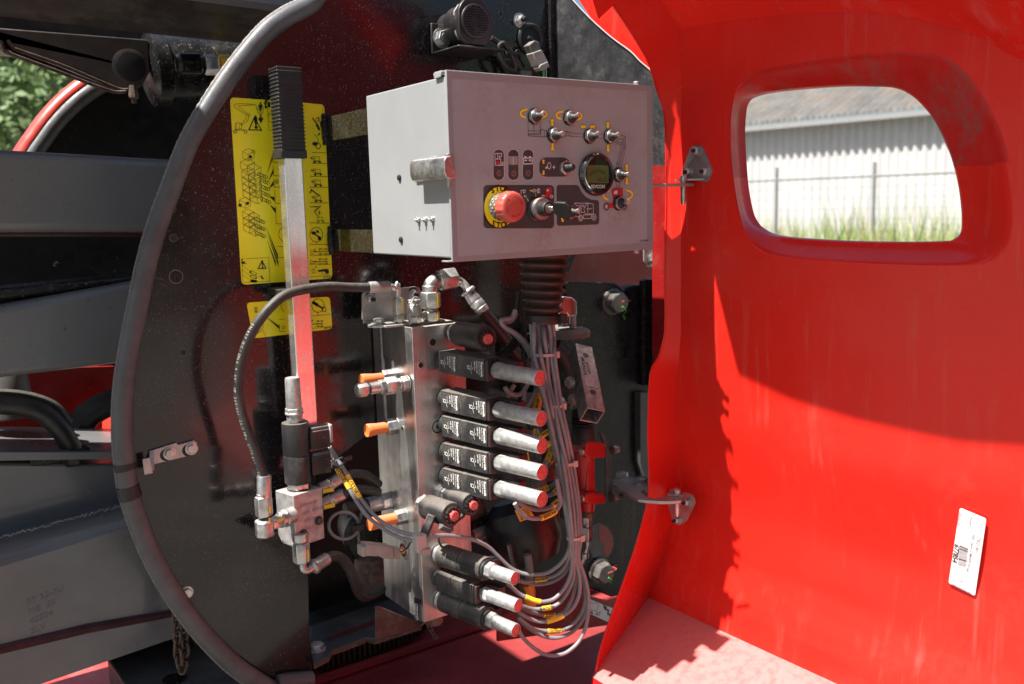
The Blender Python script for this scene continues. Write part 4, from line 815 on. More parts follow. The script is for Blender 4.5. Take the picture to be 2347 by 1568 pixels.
up = [PY(cT(*p), .36) for p in ((968,520),(1000,500),(1610,745),(1560,790),(1010,955),(970,955))]; mb = MB(); mb.prism(up, (0,.004,0), REDFOR if 0 else mat('brown_dusty_bracket', (.05,.018,.015), .45, dust=.3, dscale=15)); mb.build('upright', sh, bevel=.001)
mb = MB(); mb.bolt(PZ(cT(175,1100), zt), UP, .013); mb.build('bolt', sh)
# fittings on the top of the block
def ft(name, label, cat='fitting', grp=None, loc=None): return thing(name, label, cat, loc, grp)
zT = z1+.0055
RS = .68; q = V((PY(cS(975,1000), .35).x, .35, zT)); t = ft('hose_elbow', 'bent steel hose tail with yellow-marked nut on the block top', 'fitting', None, q)
mb = MB(); mb.hexn(q, UP, .0145, .017, STEEL, (.9,-.35,0)); mb.build('adapter_nut', t, bevel=.0006)
mb = MB(); mb.hexn(q+UP*.019, UP, .0165, .032, STEEL, (.9,-.35,0)); mb.lathe(q, UP, [(.014,.011),(.020,.011)], STEEL, 16); mb.build('swivel_nut', t, bevel=.0006)
topn = q+UP*.050; el = PY(cS(800,390), .35); fe0 = PY(cS(790,390), .35); fe1 = PY(cS(430,405), .35)
mb = MB(); mb.tube([topn, topn+UP*.028, V((lerp(topn.x, fe0.x, .22), .35, fe0.z-.006)), V((lerp(topn.x, fe0.x, .6), .35, fe0.z)), fe0], .0078, STEEL, n=14); mb.build('bent_pipe', t)
mb = MB(); mb.lathe(fe0, fe1-fe0, [(-.004,.011),(0,.0165),(.004,.0172),((fe1-fe0).length-.003,.0168),((fe1-fe0).length,.0155)], STEEL2, 28); mb.build('ferrule', t)
mb = MB(); nw = V((-.82,-.57,0)).normalized(); 
mb.prism([q+V((.001,-.0100,.003)), q+V((.004,-.0094,.003)), q+V((.004,-.0094,.015)), q+V((.001,-.0100,.015))], (0,-.0006,0), YMARK); mb.prism([q+V((.001,-.0112,.021)), q+V((.005,-.0104,.021)), q+V((.005,-.0104,.048)), q+V((.001,-.0112,.048))], (0,-.0006,0), YMARK); mb.build('paint_mark', t)
# long black hose from this ferrule down to the small pilot block
RS = 1.; hs = thing('hydraulic_hose', 'long black printed hydraulic hose looping over the lever down to the small block', 'hose', PY((560, 900), .34))
hp = [fe1+(fe0-fe1)*.1, fe1, PY((800,659), .35), PY((755,657), .345), PY((700,663), .335), PY((655,676), .33), PY((620,704), .33), PY((588,744), .335), PY((565,790), .34), PY((551,840), .345), PY((547,900), .35), PY((556,950), .35), PY((572,1000), .345), PY((587,1040), .34), PY((601,1082), .335), PY((604,1100), .335)]
mb = MB(); mb.tube(hp, .0090, HOSE, n=18, sub=10); mb.build('hose', hs)
hq = catmull(hp, 12); tot = [0]
for i in range(1, len(hq)): tot.append(tot[-1]+(hq[i]-hq[i-1]).length)
HT = mat('hose_lettering', (.38,.35,.30), .6); mb = MB()
def along(txt, s0, size, spc, side=-1):
    s_ = s0
    for chh in txt:
        if s_ > tot[-1]-.01: break
        i = max(k for k in range(len(tot)) if tot[k] <= s_); i = min(i, len(hq)-2); p = hq[i]+(hq[i+1]-hq[i])*((s_-tot[i])/(tot[i+1]-tot[i])); t_ = (hq[i+1]-hq[i]).normalized()
        vw = (CAM-p).normalized(); vw.x, vw.y, vw.z = -.57, -.80, .08; vw.normalize(); up_ = vw.cross(t_).normalized(); o = p+(vw*.88+up_*.45*side).normalized()*.0093; nn = (vw*.88+up_*.45*side).normalized(); u2 = nn.cross(t_).normalized()
        mb.text(chh, o-u2*size*.35, t_, u2, size, HT); s_ += spc*(.55 if chh in ' 1./' else 1)
along('EN 857 1SC / DN 6  4  1/4"  WP  260 bar  26.0 MPa  3770 psi  -40C to +121C  MSHA 2G-IC-126C', .26, .0080, .0056, -1)
mb.build('hose_lettering', hs, recalc=False)
# capped test point with chain
RS = .84; q = V((PY(cS(1255,1010), .325).x, .325, zT)); t = ft('test_point', 'knurled capped test point with small chain between two block-top fittings', 'fitting', None, q)
mb = MB(); mb.hexn(q, UP, .0165, .0135, STEEL, (.7,-.6,0)); mb.build('base_nut', t, bevel=.0005)
mb = MB(); kn = [(.0135,.0125),(.0145,.0148)]+[(.0145+i*.0011, .0150+(.0005 if i % 2 else 0)) for i in range(20)]+[(.037,.0145),(.038,.0138),(.043,.0138),(.044,.0150),(.0465,.0150),(.0475,.013)]
mb.lathe(q, UP, kn, mat('knurled_steel', (.42,.42,.42), .4, .85, bump=.8, bscale=900), 40); mb.build('knurled_cap', t, sharp=70)
chainpath(t, [q+V((-.010,-.014,.047)), q+V((-.019,-.012,.040)), q+V((-.020,-.012,.028)), q+V((-.021,-.013,.014)), q+V((-.019,-.014,.004))], .0024, .0009, STEEL, name='chain_link')
mb = MB(); mb.tube([q+V((-.012,-.012,.047)), q+V((-.002,-.006,.052)), q+V((.008,.0,.050))], .0018, STEEL, n=6); mb.build('cap_strap', t)
# big elbow fitting
RS = .82; q = V((PY(cS(1545,1010), .33).x, .33, zT)); t = ft('elbow_fitting', 'large forged steel elbow fitting with yellow-marked nuts feeding a crimped hose', 'fitting', None, q)
mb = MB(); mb.hexn(q, UP, .0215, .020, STEEL, (.9,-.35,0)); mb.lathe(q+UP*.020, UP, [(0,.017),(.004,.0178),(.006,.016)], STEEL, 24); mb.build('base_nut', t, bevel=.0007)
mb = MB(); mb.hexn(q+UP*.026, UP, .0255, .033, STEEL, (.9,-.35,0)); mb.build('swivel_nut', t, bevel=.0018)
e0 = q+UP*.058; eh = PY(cS(1470,310), .33).z; en = PY(cS(1660,300), .33); en.z = eh
mb = MB(); mb.tube([e0, V((q.x, .33, eh-.02)), V((q.x+.002, .33, eh-.006)), V((q.x+.012, .33, eh+.001)), V((en.x-.004, .33, eh+.001)), V((en.x+.02, .33, eh+.002))], .0175, STEEL, n=20); mb.lathe(e0, UP, [(0,.0185),(.012,.0190),(.014,.0175)], STEEL, 24)
mb.build('elbow_body', t)
n0 = V((en.x+.004, .33, eh+.002)); nd = V((1, -.05, .06)).normalized(); mb = MB(); mb.hexn(n0, nd, .0285, .036, STEEL, (.05,-.3,1)); mb.lathe(n0, nd, [(-.004,.020),(-.001,.024),(.0,.025)], STEEL, 24); mb.build('union_nut', t, bevel=.0018)
RS = .68; mb = MB(); pe = [n0+nd*.03, PY(cS(2060,300), .33), PY(cS(2140,370), .325), PY(cS(2190,450), .32)]; mb.tube(pe, .0125, STEEL, n=16); mb.build('pipe_bend', t)
f0 = PY(cS(2170,440), .32); f1 = PY((1108,716), .30); fd = f1-f0; L = fd.length
mb = MB(); mb.lathe(f0, fd, [(0,.020),(.003,.0245),(.007,.0245),(.009,.019),(.013,.0195),(.028,.022),(.029,.0195),(.031,.022),(.043,.0225),(.045,.0200),(.047,.0225),(L-.003,.0220),(L,.0205)], STEEL, 30); mb.build('crimp_ferrule', t, sharp=40)
mb = MB(); mb.prism([q+V((.004,-.0214,.028)), q+V((.008,-.0196,.028)), q+V((.008,-.0196,.056)), q+V((.004,-.0214,.056))], (0,-.0008,0), YMARK); mb.prism([q+V((.004,-.0180,.002)), q+V((.008,-.0162,.002)), q+V((.008,-.0162,.018)), q+V((.004,-.0180,.018))], (0,-.0008,0), YMARK); mb.build('paint_mark', t)
h2 = thing('hydraulic_hose', 'fat black hose slanting down from the crimped ferrule behind the cables', 'hose', PY((1170, 800), .3))
mb = MB(); mb.tube([f1-fd*.1, f1, PY((1150,765), .31), PY((1200,830), .33), PY((1250,900), .36)], .0185, HOSE, n=18); mb.build('hose', h2)
RS = .80
# ---- side fittings on the block's left face
def side(p, name, label, parts, grp=None):
    q = PX(p, XB); t = ft(name, label, 'fitting' if 'plug' not in name else 'plug', grp, q); return q, t
OG = 'orange transport plugs on the valve block'
q = PX(cF(1320,985), XB); t = thing('plugged_port', 'orange plugged port partly behind a row of steel nuts', 'plug', q, OG)
mb = MB(); mb.lathe(q+V((0,.0,0)), NX, [(0,.021),(.0015,.021)], STEEL, 24); mb.hexn(q+NX*.001, NX, .019, .022, STEEL); mb.build('nut', t, bevel=.0006)
mb = MB(); mb.lathe(q+NX*.022, NX, [(0,.0125),(.02,.013),(.040,.0160),(.047,.0160),(.048,.0150),(.0475,.013)], ORANGE, 28); mb.build('orange_plug', t)
q = PX(cF(1440,1040), XB-.002)+V((0,-.0,0)); t = thing('pressure_switch', 'row of joined steel nuts on the block beside the upper orange plug', 'fitting', q)
mb = MB(); mb.lathe(q, NX, [(0,.0205),(.002,.0205)], STEEL, 24); mb.hexn(q+NX*.002, NX, .0195, .013, STEEL); mb.lathe(q+NX*.015, NX, [(0,.015),(.004,.0165),(.006,.015),(.008,.0165),(.010,.015)], STEEL, 20); mb.hexn(q+NX*.025, NX, .0225, .026, STEEL); mb.build('inner_nut', t, bevel=.0008)
mb = MB(); mb.hexn(q+NX*.051, NX, .0185, .012, STEEL, (.1,.4,1)); mb.lathe(q+NX*.063, NX, [(0,.0145),(.024,.0145)], STEEL, 20); mb.torus(q+NX*.086, NX, .0145, .0025, BLKP, 20, 6); mb.hexn(q+NX*.088, NX, .0180, .022, STEEL); mb.build('end_nut', t, bevel=.0008)
q = PX(cF(1350,1375), XB); t = thing('plugged_port', 'orange plugged port alone at mid height of the block', 'plug', q, OG)
mb = MB(); mb.lathe(q, NX, [(0,.023),(.0015,.023)], STEEL, 24); mb.hexn(q+NX*.001, NX, .021, .022, STEEL, (.1,.3,1)); mb.build('nut', t, bevel=.0006)
mb = MB(); mb.lathe(q+NX*.022, NX, [(0,.0140),(.020,.0142),(.036,.0165),(.043,.0170),(.045,.0160),(.0445,.014)], ORANGE, 28); mb.build('orange_plug', t)
mb = MB(); q = PX(cF(1403,1397), XB); mb.lathe(q, NX, [(0,.0075),(.0008,.0072),(.0009,.0055)], STEEL, 20, cap=False); mb.lathe(q, NX, [(0,.0056),(.0004,.0056)], BLKP, 20); mb.build('threaded_port', vb)
q = PX(cG(1030,605), XB); t = thing('plugged_port', 'orange plugged port low on the block behind two grey cables', 'plug', q, OG)
mb = MB(); mb.lathe(q, NX, [(0,.021),(.0015,.021)], STEEL, 24); mb.hexn(q+NX*.001, NX, .020, .022, STEEL, (.1,.3,1)); mb.build('nut', t, bevel=.0006)
mb = MB(); mb.lathe(q+NX*.022, NX, [(0,.0145),(.025,.015),(.05,.0165),(.058,.017),(.06,.0155)], ORANGE, 28); mb.build('orange_plug', t)
q = PX(cG(950,515), XB); t = thing('hose_fitting', 'steel nut with dark dusty cylinder entering the block above the lowest orange plug', 'fitting', q)
mb = MB(); mb.lathe(q, NX, [(0,.024),(.002,.024)], STEEL, 24); mb.hexn(q+NX*.001, NX, .0235, .024, STEEL); mb.build('nut', t, bevel=.0008)
mb = MB(); mb.cyl(q+NX*.025, q+NX*.055, .0205, STEEL, 28); mb.cyl(q+NX*.055, q+NX*.105, .0195, HOSE, 28); mb.build('sleeve', t)
q = PX(cG(1022,800), XB); t = thing('recessed_port', 'recessed round port with an orange insert behind the low wire connector', 'port', q)
mb = MB(); mb.lathe(q, NX, [(0,.026),(.001,.025),(.0012,.018)], STEEL, 28, cap=False); mb.lathe(q, NX, [(0,.019),(.0005,.019)], BLKP, 24); mb.lathe(q, NX, [(.0006,.011),(.004,.009)], ORANGE, 20); mb.build('port_ring', t)
q = V((PY(cT(1765,740), BY+.05).x, BY+.05, z0)); t = thing('drain_cap', 'small steel cap under the block with a fine dangling chain', 'cap', q)
mb = MB(); mb.lathe(q, -UP, [(0,.022),(.024,.0225),(.028,.024),(.032,.024),(.036,.020),(.038,.012)], mat('brown_dusty_steel', (.16,.09,.07), .5, .4, dust=.4, dscale=30), 28); mb.build('cap', t)
chainpath(t, [q+V((-.024,-.012,-.002)), q+V((-.024,-.014,-.02)), q+V((-.018,-.016,-.035)), q+V((-.010,-.018,-.052)), q+V((-.006,-.018,-.064))], .0045, .0013, RUST, name='chain_link')
RS = 1.
# ================================================================== SOLENOID VALVES
# prototype in its own frame: x along the valve (block to tip), y towards machine side, z up
def coiltext(mb, x0, L, z, side_y):
    o = V((x0, side_y, z)); 
    mb.text('Rexroth', o+V((L-.010, 0, .0165)), (0,0,-1), (1,0,0), .0082, WHITE, .035, sx=1.05); mb.text('Bosch Group', o+V((L-.0155, 0, .0165)), (0,0,-1), (1,0,0), .0042, WHITE, .01, sx=1.15)
    mb.text('R930071189', o+V((L-.0225, 0, .0165)), (0,0,-1), (1,0,0), .0046, WHITE, .02); mb.text('24V DC', o+V((L-.029, 0, .0150)), (0,0,-1), (1,0,0), .0052, WHITE, .02)
    mb.line([o+V((L-.036, 0, .012)), o+V((L-.036, 0, .004)), o+V((L-.033, 0, .000)), o+V((L-.039, 0, -.002)), o+V((L-.036, 0, -.010))], .0007, WHITE, (0,-1,0))
    mb.line([o+V((L-.043+.0035*cos(a), 0, .0015+.0035*sin(a))) for a in [k*pi/5 for k in range(11)]], .0010, WHITE, (0,-1,0)); mb.text('4719', o+V((L-.049, 0, .006)), (0,0,-1), (1,0,0), .0038, WHITE, .02)
def square_valve(L, text=True, s=1.):
    t = bpy.data.objects.new('solenoid_valve', None); sc.collection.objects.link(t); t.empty_display_size = .02
    h = .021*s; c1 = L*.25-.012; c2 = L*.29; c3 = L*.20; x = .012
    mb = MB(); mb.lathe((0,0,0), (1,0,0), [(0,.020*s),(.004,.0205*s),(.006,.019*s),(.013,.019*s)], RUBB, 24); mb.build('seal_ring', t)
    for k, c in enumerate((c1, c2)):
        mb = MB(); mb.box((x, -h, -h), (x+c-.0012, h, h), COIL); co_ = mb.build('coil', t, bevel=.0012)
        if text: mb = MB(); coiltext(mb, x, c, -.001, -h-.0004); mb.build('coil_lettering', co_, recalc=False)
        x += c
    mb = MB(); mb.box((x, -h*.97, -h*.97), (x+.007, h*1.02, h*.97), mat('brown_black_coil_end', (.035,.014,.013), .42, bump=.1, dust=.3, dscale=30) if 'brown_black_coil_end' not in bpy.data.materials else bpy.data.materials['brown_black_coil_end'])
    mb.box((x+.007, h*.25, -h*.96), (x+L*.22, h*1.15, h*.95), bpy.data.materials['brown_black_coil_end']); mb.build('coil_end', t, bevel=.002)
    mb = MB(); x += .0072; r = .0148*s; e = L
    mb.lathe((x,0,0), (1,0,0), [(0,r*1.02),(.003,r*1.02)], BLKP, 30)
    kp = [(.003,r*.97)]; n = 48
    mb.lathe((x,0,0), (1,0,0), [(.003,r*.98),(.0035,r),(e-x-.0015,r),(e-x-.0003,r*.96),(e-x-.0003,r*.90)], ALUC, 40, cap=False)
    for k in range(n):                                    # knurled grip
        a = 2*pi*k/n; d = V((0, cos(a), sin(a))); tt = V((0, -sin(a), cos(a)))*.00045*s; p0 = V((x+.004, 0, 0))+d*r; p1 = V((x+.022*s, 0, 0))+d*r
        mb.add([p0-tt, p0+tt, p1+tt, p1-tt, p0+d*.0006, p1+d*.0006], [(0,4,5,3),(4,1,2,5)], ALUC)
    mb.build('silver_sleeve', t, sharp=45)
    mb = MB(); mb.lathe((e-.0026,0,0), (1,0,0), [(0,r*.92),(.0016,r*.90),(.0018,r*.5)], REDCAP, 30); mb.build('red_end', t)
    return t
def round_valve(L, s=1.):
    t = bpy.data.objects.new('solenoid_valve', None); sc.collection.objects.link(t); t.empty_display_size = .02
    r = .0232*s; x0 = .010; c = L*.30
    mb = MB(); mb.lathe((0,0,0), (1,0,0), [(0,.020*s),(x0,.020*s)], STEEL, 24); mb.build('seal_ring', t)
    for k in range(2):
        mb = MB(); mb.lathe((x0+k*c,0,0), (1,0,0), [(0,r*.96),(.001,r),(c-.0022,r),(c-.0012,r*.96)], COIL, 36); mb.build('coil', t)
    x = x0+2*c; mb = MB(); mb.lathe((x,0,0), (1,0,0), [(-.002,r*.85),(.004,r*.83),(.005,r*.6)], RUBB, 30); mb.box((x-.03, r*.3, -.012), (x-.002, r*1.7, .010), RUBB); mb.build('coil_end', t, bevel=.001)
    mb = MB(); mb.hexn((x+.004,0,0), (1,0,0), .0170*s, .016, ALUC, (0,.2,1)); mb.build('nut', t, bevel=.0012)
    mb = MB(); mb.lathe((x+.018,0,0), (1,0,0), [(0,.0125*s),(.002,.0132*s),(L-x-.0195,.0132*s),(L-x-.018,.0125*s),(L-x-.018,.0115*s)], ALUC, 36, cap=False); mb.build('silver_sleeve', t)
    mb = MB(); mb.lathe((L-.0026,0,0), (1,0,0), [(0,.0118*s),(.0012,.0116*s)], REDCAP, 30); mb.build('red_end', t)
    return t
def place(t, b, tp, roll=0):
    ex = (tp-b).normalized(); zz = UP; ey = zz.cross(ex).normalized(); ez = ex.cross(ey).normalized()
    # local -y must face the open side (world -x): ey points to +x
    if ey.x < 0: ey = -ey; 
    ez = ex.cross(ey); ez = ez if ez.z > 0 else -ez
    ey = ez.cross(ex)
    t.matrix_world = frame(b, ex, ey, ez)
    t.rotation_mode = 'XYZ'
GV = 'solenoid valves screwed into the valve block'
vals = [((1015,824),(1238,867),'dark topmost square solenoid valve, in the shade of the control box'),
        ((1020,912),(1241.6,959.7),'second square solenoid valve from the top, its silver sleeve half shaded'),
        ((1021.9,969.8),(1243.3,1022.6),'third square solenoid valve, next above the middle of the stack of sunlit sleeves'),
        ((1023.5,1031.8),(1243.3,1083),'fourth square solenoid valve, between two sunlit silver sleeves'),
        ((1023.5,1088.5),(1243.3,1145),'lowest of the five square solenoid valves with white lettering, above the small round coils')]
YT = .03
Ls = [(PY(b, YT)-PY(a, BY)).length for a, b, _ in vals]
pv = square_valve(sum(Ls)/len(Ls)); first = True
for i, (a, b, lab) in enumerate(vals):
    o = pv if i == 0 else copytree(pv); place(o, PY(a, BY), PY(b, YT)); o['label'] = lab; o['category'] = 'solenoid valve'; o['group'] = GV
lowv = [((1007.6,1268.8),(1180.8,1326),'round-coil solenoid valve, uppermost of the bottom three','r'),((1005.5,1323),(1188.8,1388),'plain square-coil solenoid valve without lettering, middle of the bottom three','s'),((1011.8,1373.6),(1182.5,1445),'round-coil solenoid valve at the very bottom of the block','r')]
YT2 = .09
rv = None
for a, b, lab, k in lowv:
    pa, pb = PY(a, BY), PY(b, YT2); L = (pb-pa).length
    if k == 's': o = square_valve(L, False, .92)
    elif rv is None: o = rv = round_valve(L, 1.)
    else: o = copytree(rv)
    place(o, pa, pb); o['label'] = lab; o['category'] = 'solenoid valve'; o['group'] = GV
# three short round coils with nuts
def short_coil(a, b, y0, y1, r, label, conn):
    pa, pb = PY(a, y0), PY(b, y1); d = (pb-pa).normalized(); L = (pb-pa).length
    t = thing('solenoid_coil', label, 'solenoid coil', pa, 'short round solenoid coils')
    mb = MB(); mb.lathe(pa-d*.02, d, [(0,r*.72),(.022,r*.72)], STEEL, 20); mb.hexn(pa-d*.012, d, r*.95, .010, STEEL); mb.build('base_nut', t)
    mb = MB(); mb.lathe(pa, d, [(0,r*.93),(.003,r),(L-.004,r),(L-.001,r*.95),(L,r*.85)], COIL, 36); mb.build('coil', t)
    mb = MB(); mb.lathe(pb, d, [(0,r*.60),(.004,r*.60),(.0042,r*.56)], BLKP, 12); mb.lathe(pb, d, [(0,r*.66),(.003,r*.66)], RUBB, 20)
    for k in range(12):
        an = 2*pi*k/12; q = V((0,0,1)); e1 = (q-d*q.dot(d)).normalized(); e2 = d.cross(e1); c = pb+(e1*cos(an)+e2*sin(an))*r*.62; mb.lathe(c, d, [(0,.0022),(.007,.0022)], BLKP, 6)
    mb.build('retaining_nut', t)
    mb = MB(); mb.lathe(pb, d, [(.004,r*.40),(.0105,r*.40),(.0115,r*.34)], REDCAP, 24); mb.build('red_end', t)
    if conn:
        mb = MB(); mb.tube([PY(p, y1+.02) for p in conn], .011, COIL, n=4, smooth=False); mb.build('connector', t, bevel=.002)
short_coil(cH(415,695), cH(640,738), .27, .16, .0245, 'short round black coil with red tip, topmost on the block', None)
short_coil(cI(95,600), cI(226,645), .26, .185, .0245, 'short round dusty coil with red tip, nearer of the two low ones', [cI(*p) for p in ((120,645),(100,690),(72,760))])
short_coil(cI(225,540), cI(335,588), .28, .20, .0225, 'short round black coil with red tip, half hidden behind the dusty one', [cI(*p) for p in ((290,630),(250,660),(190,720))])
mb = MB(); q = PY(cI(190,712), .19); mb.tube([PY(cI(*p), .19) for p in ((165,700),(225,722))], .009, CONN, n=4, smooth=False); mb.tube([PY(cI(*p), .19) for p in ((165,745),(155,780),(170,815),(190,822))], .0022, BLKP, n=6); tag(mb.build('wire_plug'), 'small grey plug hanging under the two short coils', 'connector')
# ================================================================== RED HOOD (opened, hinged along its edge near the control box)
XD = .60
YH_ = .105
hood = thing('hood_door', 'large glossy red hood door standing open, with a rounded window opening', 'hood', (XD, -.2, -1.2))
def xprof(z):                                            # gentle outward crown of the inner skin
    P = [(.2,0),(-.45,0),(-.62,.006),(-.86,.036),(-.95,.034),(-1.06,.010),(-1.2,-.012)]
    for (a, xa), (b, xb) in zip(P, P[1:]):
        if b <= z <= a: t = (a-z)/(a-b); t = t*t*(3-2*t); return XD+xa+(xb-xa)*t
    return XD if z > 0 else XD-.01
YE = -2.05
left = [PX(p, XD) for p in ((1557,72),(1559,150),(1560,270),(1560,430),(1560,600),(1560,760),(1553,820),(1545,860),(1536,1000),(1521,1130),(1500,1260),(1480,1370))]
topc = [PX(p, XD) for p in ((1650,50),(1766,37),(1870,30),(1962,28),(2060,38),(2146,56),(2250,88),(2347,140))]+[V((XD,-.72,-.08)), V((XD,-1.0,-.14)), V((XD,-1.5,-.22)), V((XD,YE,-.35))]
zb0 = left[-1].z
bot = [V((XD, y, lerp(zb0, zb0+.02, (left[-1].y-y)/2.2))) for y in [left[-1].y+(YE-left[-1].y)*k/24 for k in range(25)]]
outer = left+bot[1:]+topc[::-1]                            # polygon in (y, z)
opn = [cM(*p) for p in ((868,520),(930,500),(1000,488),(1100,476),(1200,468),(1300,461),(1400,457),(1560,459),(1640,466),(1700,484),(1770,530),(1850,620),(1900,710),(1950,830),(1985,960),(2005,1100),(2008,1200),(1997,1245),(1965,1272),(1920,1282),(1700,1287),(1400,1282),(1150,1268),(1040,1257),(980,1245),(930,1218),(900,1190),(870,1130),(845,1000),(832,850),(825,700),(832,590),(842,550))]
ring = [cM(*p) for p in ((800,540),(822,470),(860,430),(915,395),(980,370),(1200,333),(1450,302),(1680,290),(1850,303),(1960,350),(2060,450),(2150,600),(2210,740),(2250,900),(2275,1080),(2272,1230),(2230,1330),(2130,1395),(1900,1410),(1600,1402),(1300,1387),(1100,1370),(950,1335),(870,1240),(825,1100),(795,900),(785,740),(788,620))]
XO = XD+.045
ctr = PX(cM(1420,880), XD)
def radial(poly, N):                                       # radius of a closed (y,z) polygon along N directions from the window centre
    out = []
    pts = [(p.y-ctr.y, p.z-ctr.z) for p in poly]
    for k in range(N):
        a = 2*pi*k/N; dx, dz = cos(a), sin(a); best = 0
        for i in range(len(pts)):
            (x1, z1_), (x2, z2_) = pts[i], pts[(i+1) % len(pts)]; ex, ez = x2-x1, z2_-z1_; den = dx*ez-dz*ex
            if abs(den) < 1e-12: continue
            t = (x1*ez-z1_*ex)/den; u = (x1*dz-z1_*dx)/den
            if t > 0 and -1e-9 <= u <= 1+1e-9: best = max(best, t)
        out.append(V((0, ctr.y+dx*best, ctr.z+dz*best)))
    return out
N = 360
ropn = radial(catmull([PX(p, XO) for p in opn], 4, True), N); rring = radial(catmull([PX(p, XD) for p in ring], 4, True), N); rout = radial(outer, N)
# snap the outer loop to true corners
for c in (left[0], left[-1], bot[-1], topc[-1]):
    k = min(range(N), key=lambda i: (V((rout[i].y, rout[i].z))-V((c.y, c.z))).length); rout[k] = V((0, c.y, c.z))
rows = []
for q in (ropn,): rows.append([V((XO+.022, p.y, p.z)) for p in q]); rows.append([V((XO+.004, p.y, p.z)) for p in q])
for t, dx in ((0.05,.0),(.2,-.004),(.5,-.016),(.8,-.034),(.93,-.042),(1.0,-.0445),(1.03,-.046),(1.07,-.0455)):
    rows.append([V((max(XO+dx, XD) if t >= 1.03 else XO+dx, lerp(a.y, b.y, t), lerp(a.z, b.z, t))) for a, b in zip(ropn, rring)])
base = rows[-1]
R_ = 44
for j in range(1, R_+1):
    t = j/R_; row = []
    for a, b in zip(base, rout):
        y = lerp(a.y, b.y, t); z = lerp(a.z, b.z, t); row.append(V((lerp(a.x, xprof(z), min(1, t*4)), y, z)))
    rows.append(row)
vs = [p for r_ in rows for p in r_]; fs = []
for j in range(len(rows)-1):
    for k in range(N): fs.append((j*N+k, j*N+(k+1) % N, (j+1)*N+(k+1) % N, (j+1)*N+k))
nr_ = 9*N; RDU = mat('dusty_red_recess', (.50,.014,.011), .34, var=.05, bump=.05, dust=1.0, dscale=6, dcol=(.20,.085,.075), streak=.6, spec=.3)
hi_f = [f for f in fs[:nr_] if sum(vs[i].z for i in f)/4 > ctr.z-.01]; lo_f = [f for f in fs[:nr_] if sum(vs[i].z for i in f)/4 <= ctr.z-.01]
mb = MB(); mb.add(vs, fs[nr_:], RED); sk = mb.build('inner_skin', hood, sharp=22, recalc=False)
mb = MB(); mb.add(vs, lo_f, RED); mb.add(vs, hi_f, RDU); mb.build('window_recess', hood, sharp=24, recalc=False)
# top hood curl (its inner edge throws the curved shadow) and the flange along the hinge edge
tl = [left[0]]+topc
ZB = [(q.y, q.z) for q in (PX(p, XD) for p in ((1690,855),(1811,909),(1955,952),(2082,980),(2196,1003),(2347,1014)))]+[(-2.1,-.50)]
def zbnd(y):
    for (a, za), (b, zb_) in zip(ZB, ZB[1:]):
        if b <= y <= a: return lerp(za, zb_, (a-y)/(a-b))
    return ZB[0][1] if y > 0 else ZB[-1][1]
rows = []
tf = catmull(tl[:3], 24)+catmull(tl, 4)[9:]
T_ = 1.86
def zline(y):
    Q = [(.2,.08)]+[(q.y, q.z) for q in (PX(p, XD) for p in ((1555,200),(1562,350),(1574,475),(1578,560),(1630,604),(1690,855)))]
    for (a, za), (b, zb_) in zip(Q, Q[1:]):
        if b <= y <= a: return lerp(za, zb_, (a-y)/(a-b))
    return .05
for i, p in enumerate(tf):
    y = p.y
    if y > ZB[0][0]: t = (y-ZB[0][0])/(.165); xe = lerp(.08, .45, min(1, t)); zs = zline(y)
    else: xe = .08; zs = zbnd(y)
    ze = zs+T_*(XD-xe); ye = y+.045*(XD-xe)
    pb0 = V((p.x+.006, p.y, p.z-.014))
    xs = [XD-.035, XD-.09]
    r_ = [pb0, p, V((XD-.035, y, p.z+.034)), V((max(XD-.09, xe+.06), y, p.z+.085)), V((lerp(XD-.1, xe, .25), lerp(y, ye, .3), lerp(p.z+.12, ze, .45))), V((lerp(XD-.1, xe, .6), lerp(y, ye, .6), lerp(p.z+.2, ze, .8))), V((xe, ye, ze))]
    rows.append(r_)
mb = MB(); strip(mb, rows, RED); tp_ = mb.build('top_curl', hood, sharp=30, recalc=False)
edge2 = [PY(p, YH_) for p in ((1395,0),(1480,130),(1505,205),(1524,270),(1527,430),(1524,600),(1524,760),(1508,820),(1490,860),(1485,1000),(1487,1130),(1460,1240),(1430,1330))]
crs = [rows[0][3], left[0], left[1], left[2], left[3], left[4], left[5], left[6], left[7], left[8], left[9], left[10], left[11]]
mb = MB(); lip = PY((1365,1540), YH_); e3 = [PY((1405,1400), YH_), PY((1378,1480), YH_), lip]
crs = [crs[0], crs[1]]+[V((xprof(p.z), p.y, p.z)) for p in crs[2:]]; A_ = edge2+e3; lipc = lip+V((.01, -.0, .004)); B_ = crs+[crs[-1]]*3
upA = V((.25, .13, .33)); strip(mb, [[upA]+A_, [rows[0][5]]+[p+V((.003,-.004,0)) for p in B_]], RED); mb.build('hinge_flange', hood, sharp=30, recalc=False)
mb = MB(); strip(mb, [A_, [p+V((.012, .010, 0)) for p in A_]], RED); mb.tube(A_, .0022, RED, n=6, sub=3); mb.build('edge_return', hood, recalc=False)
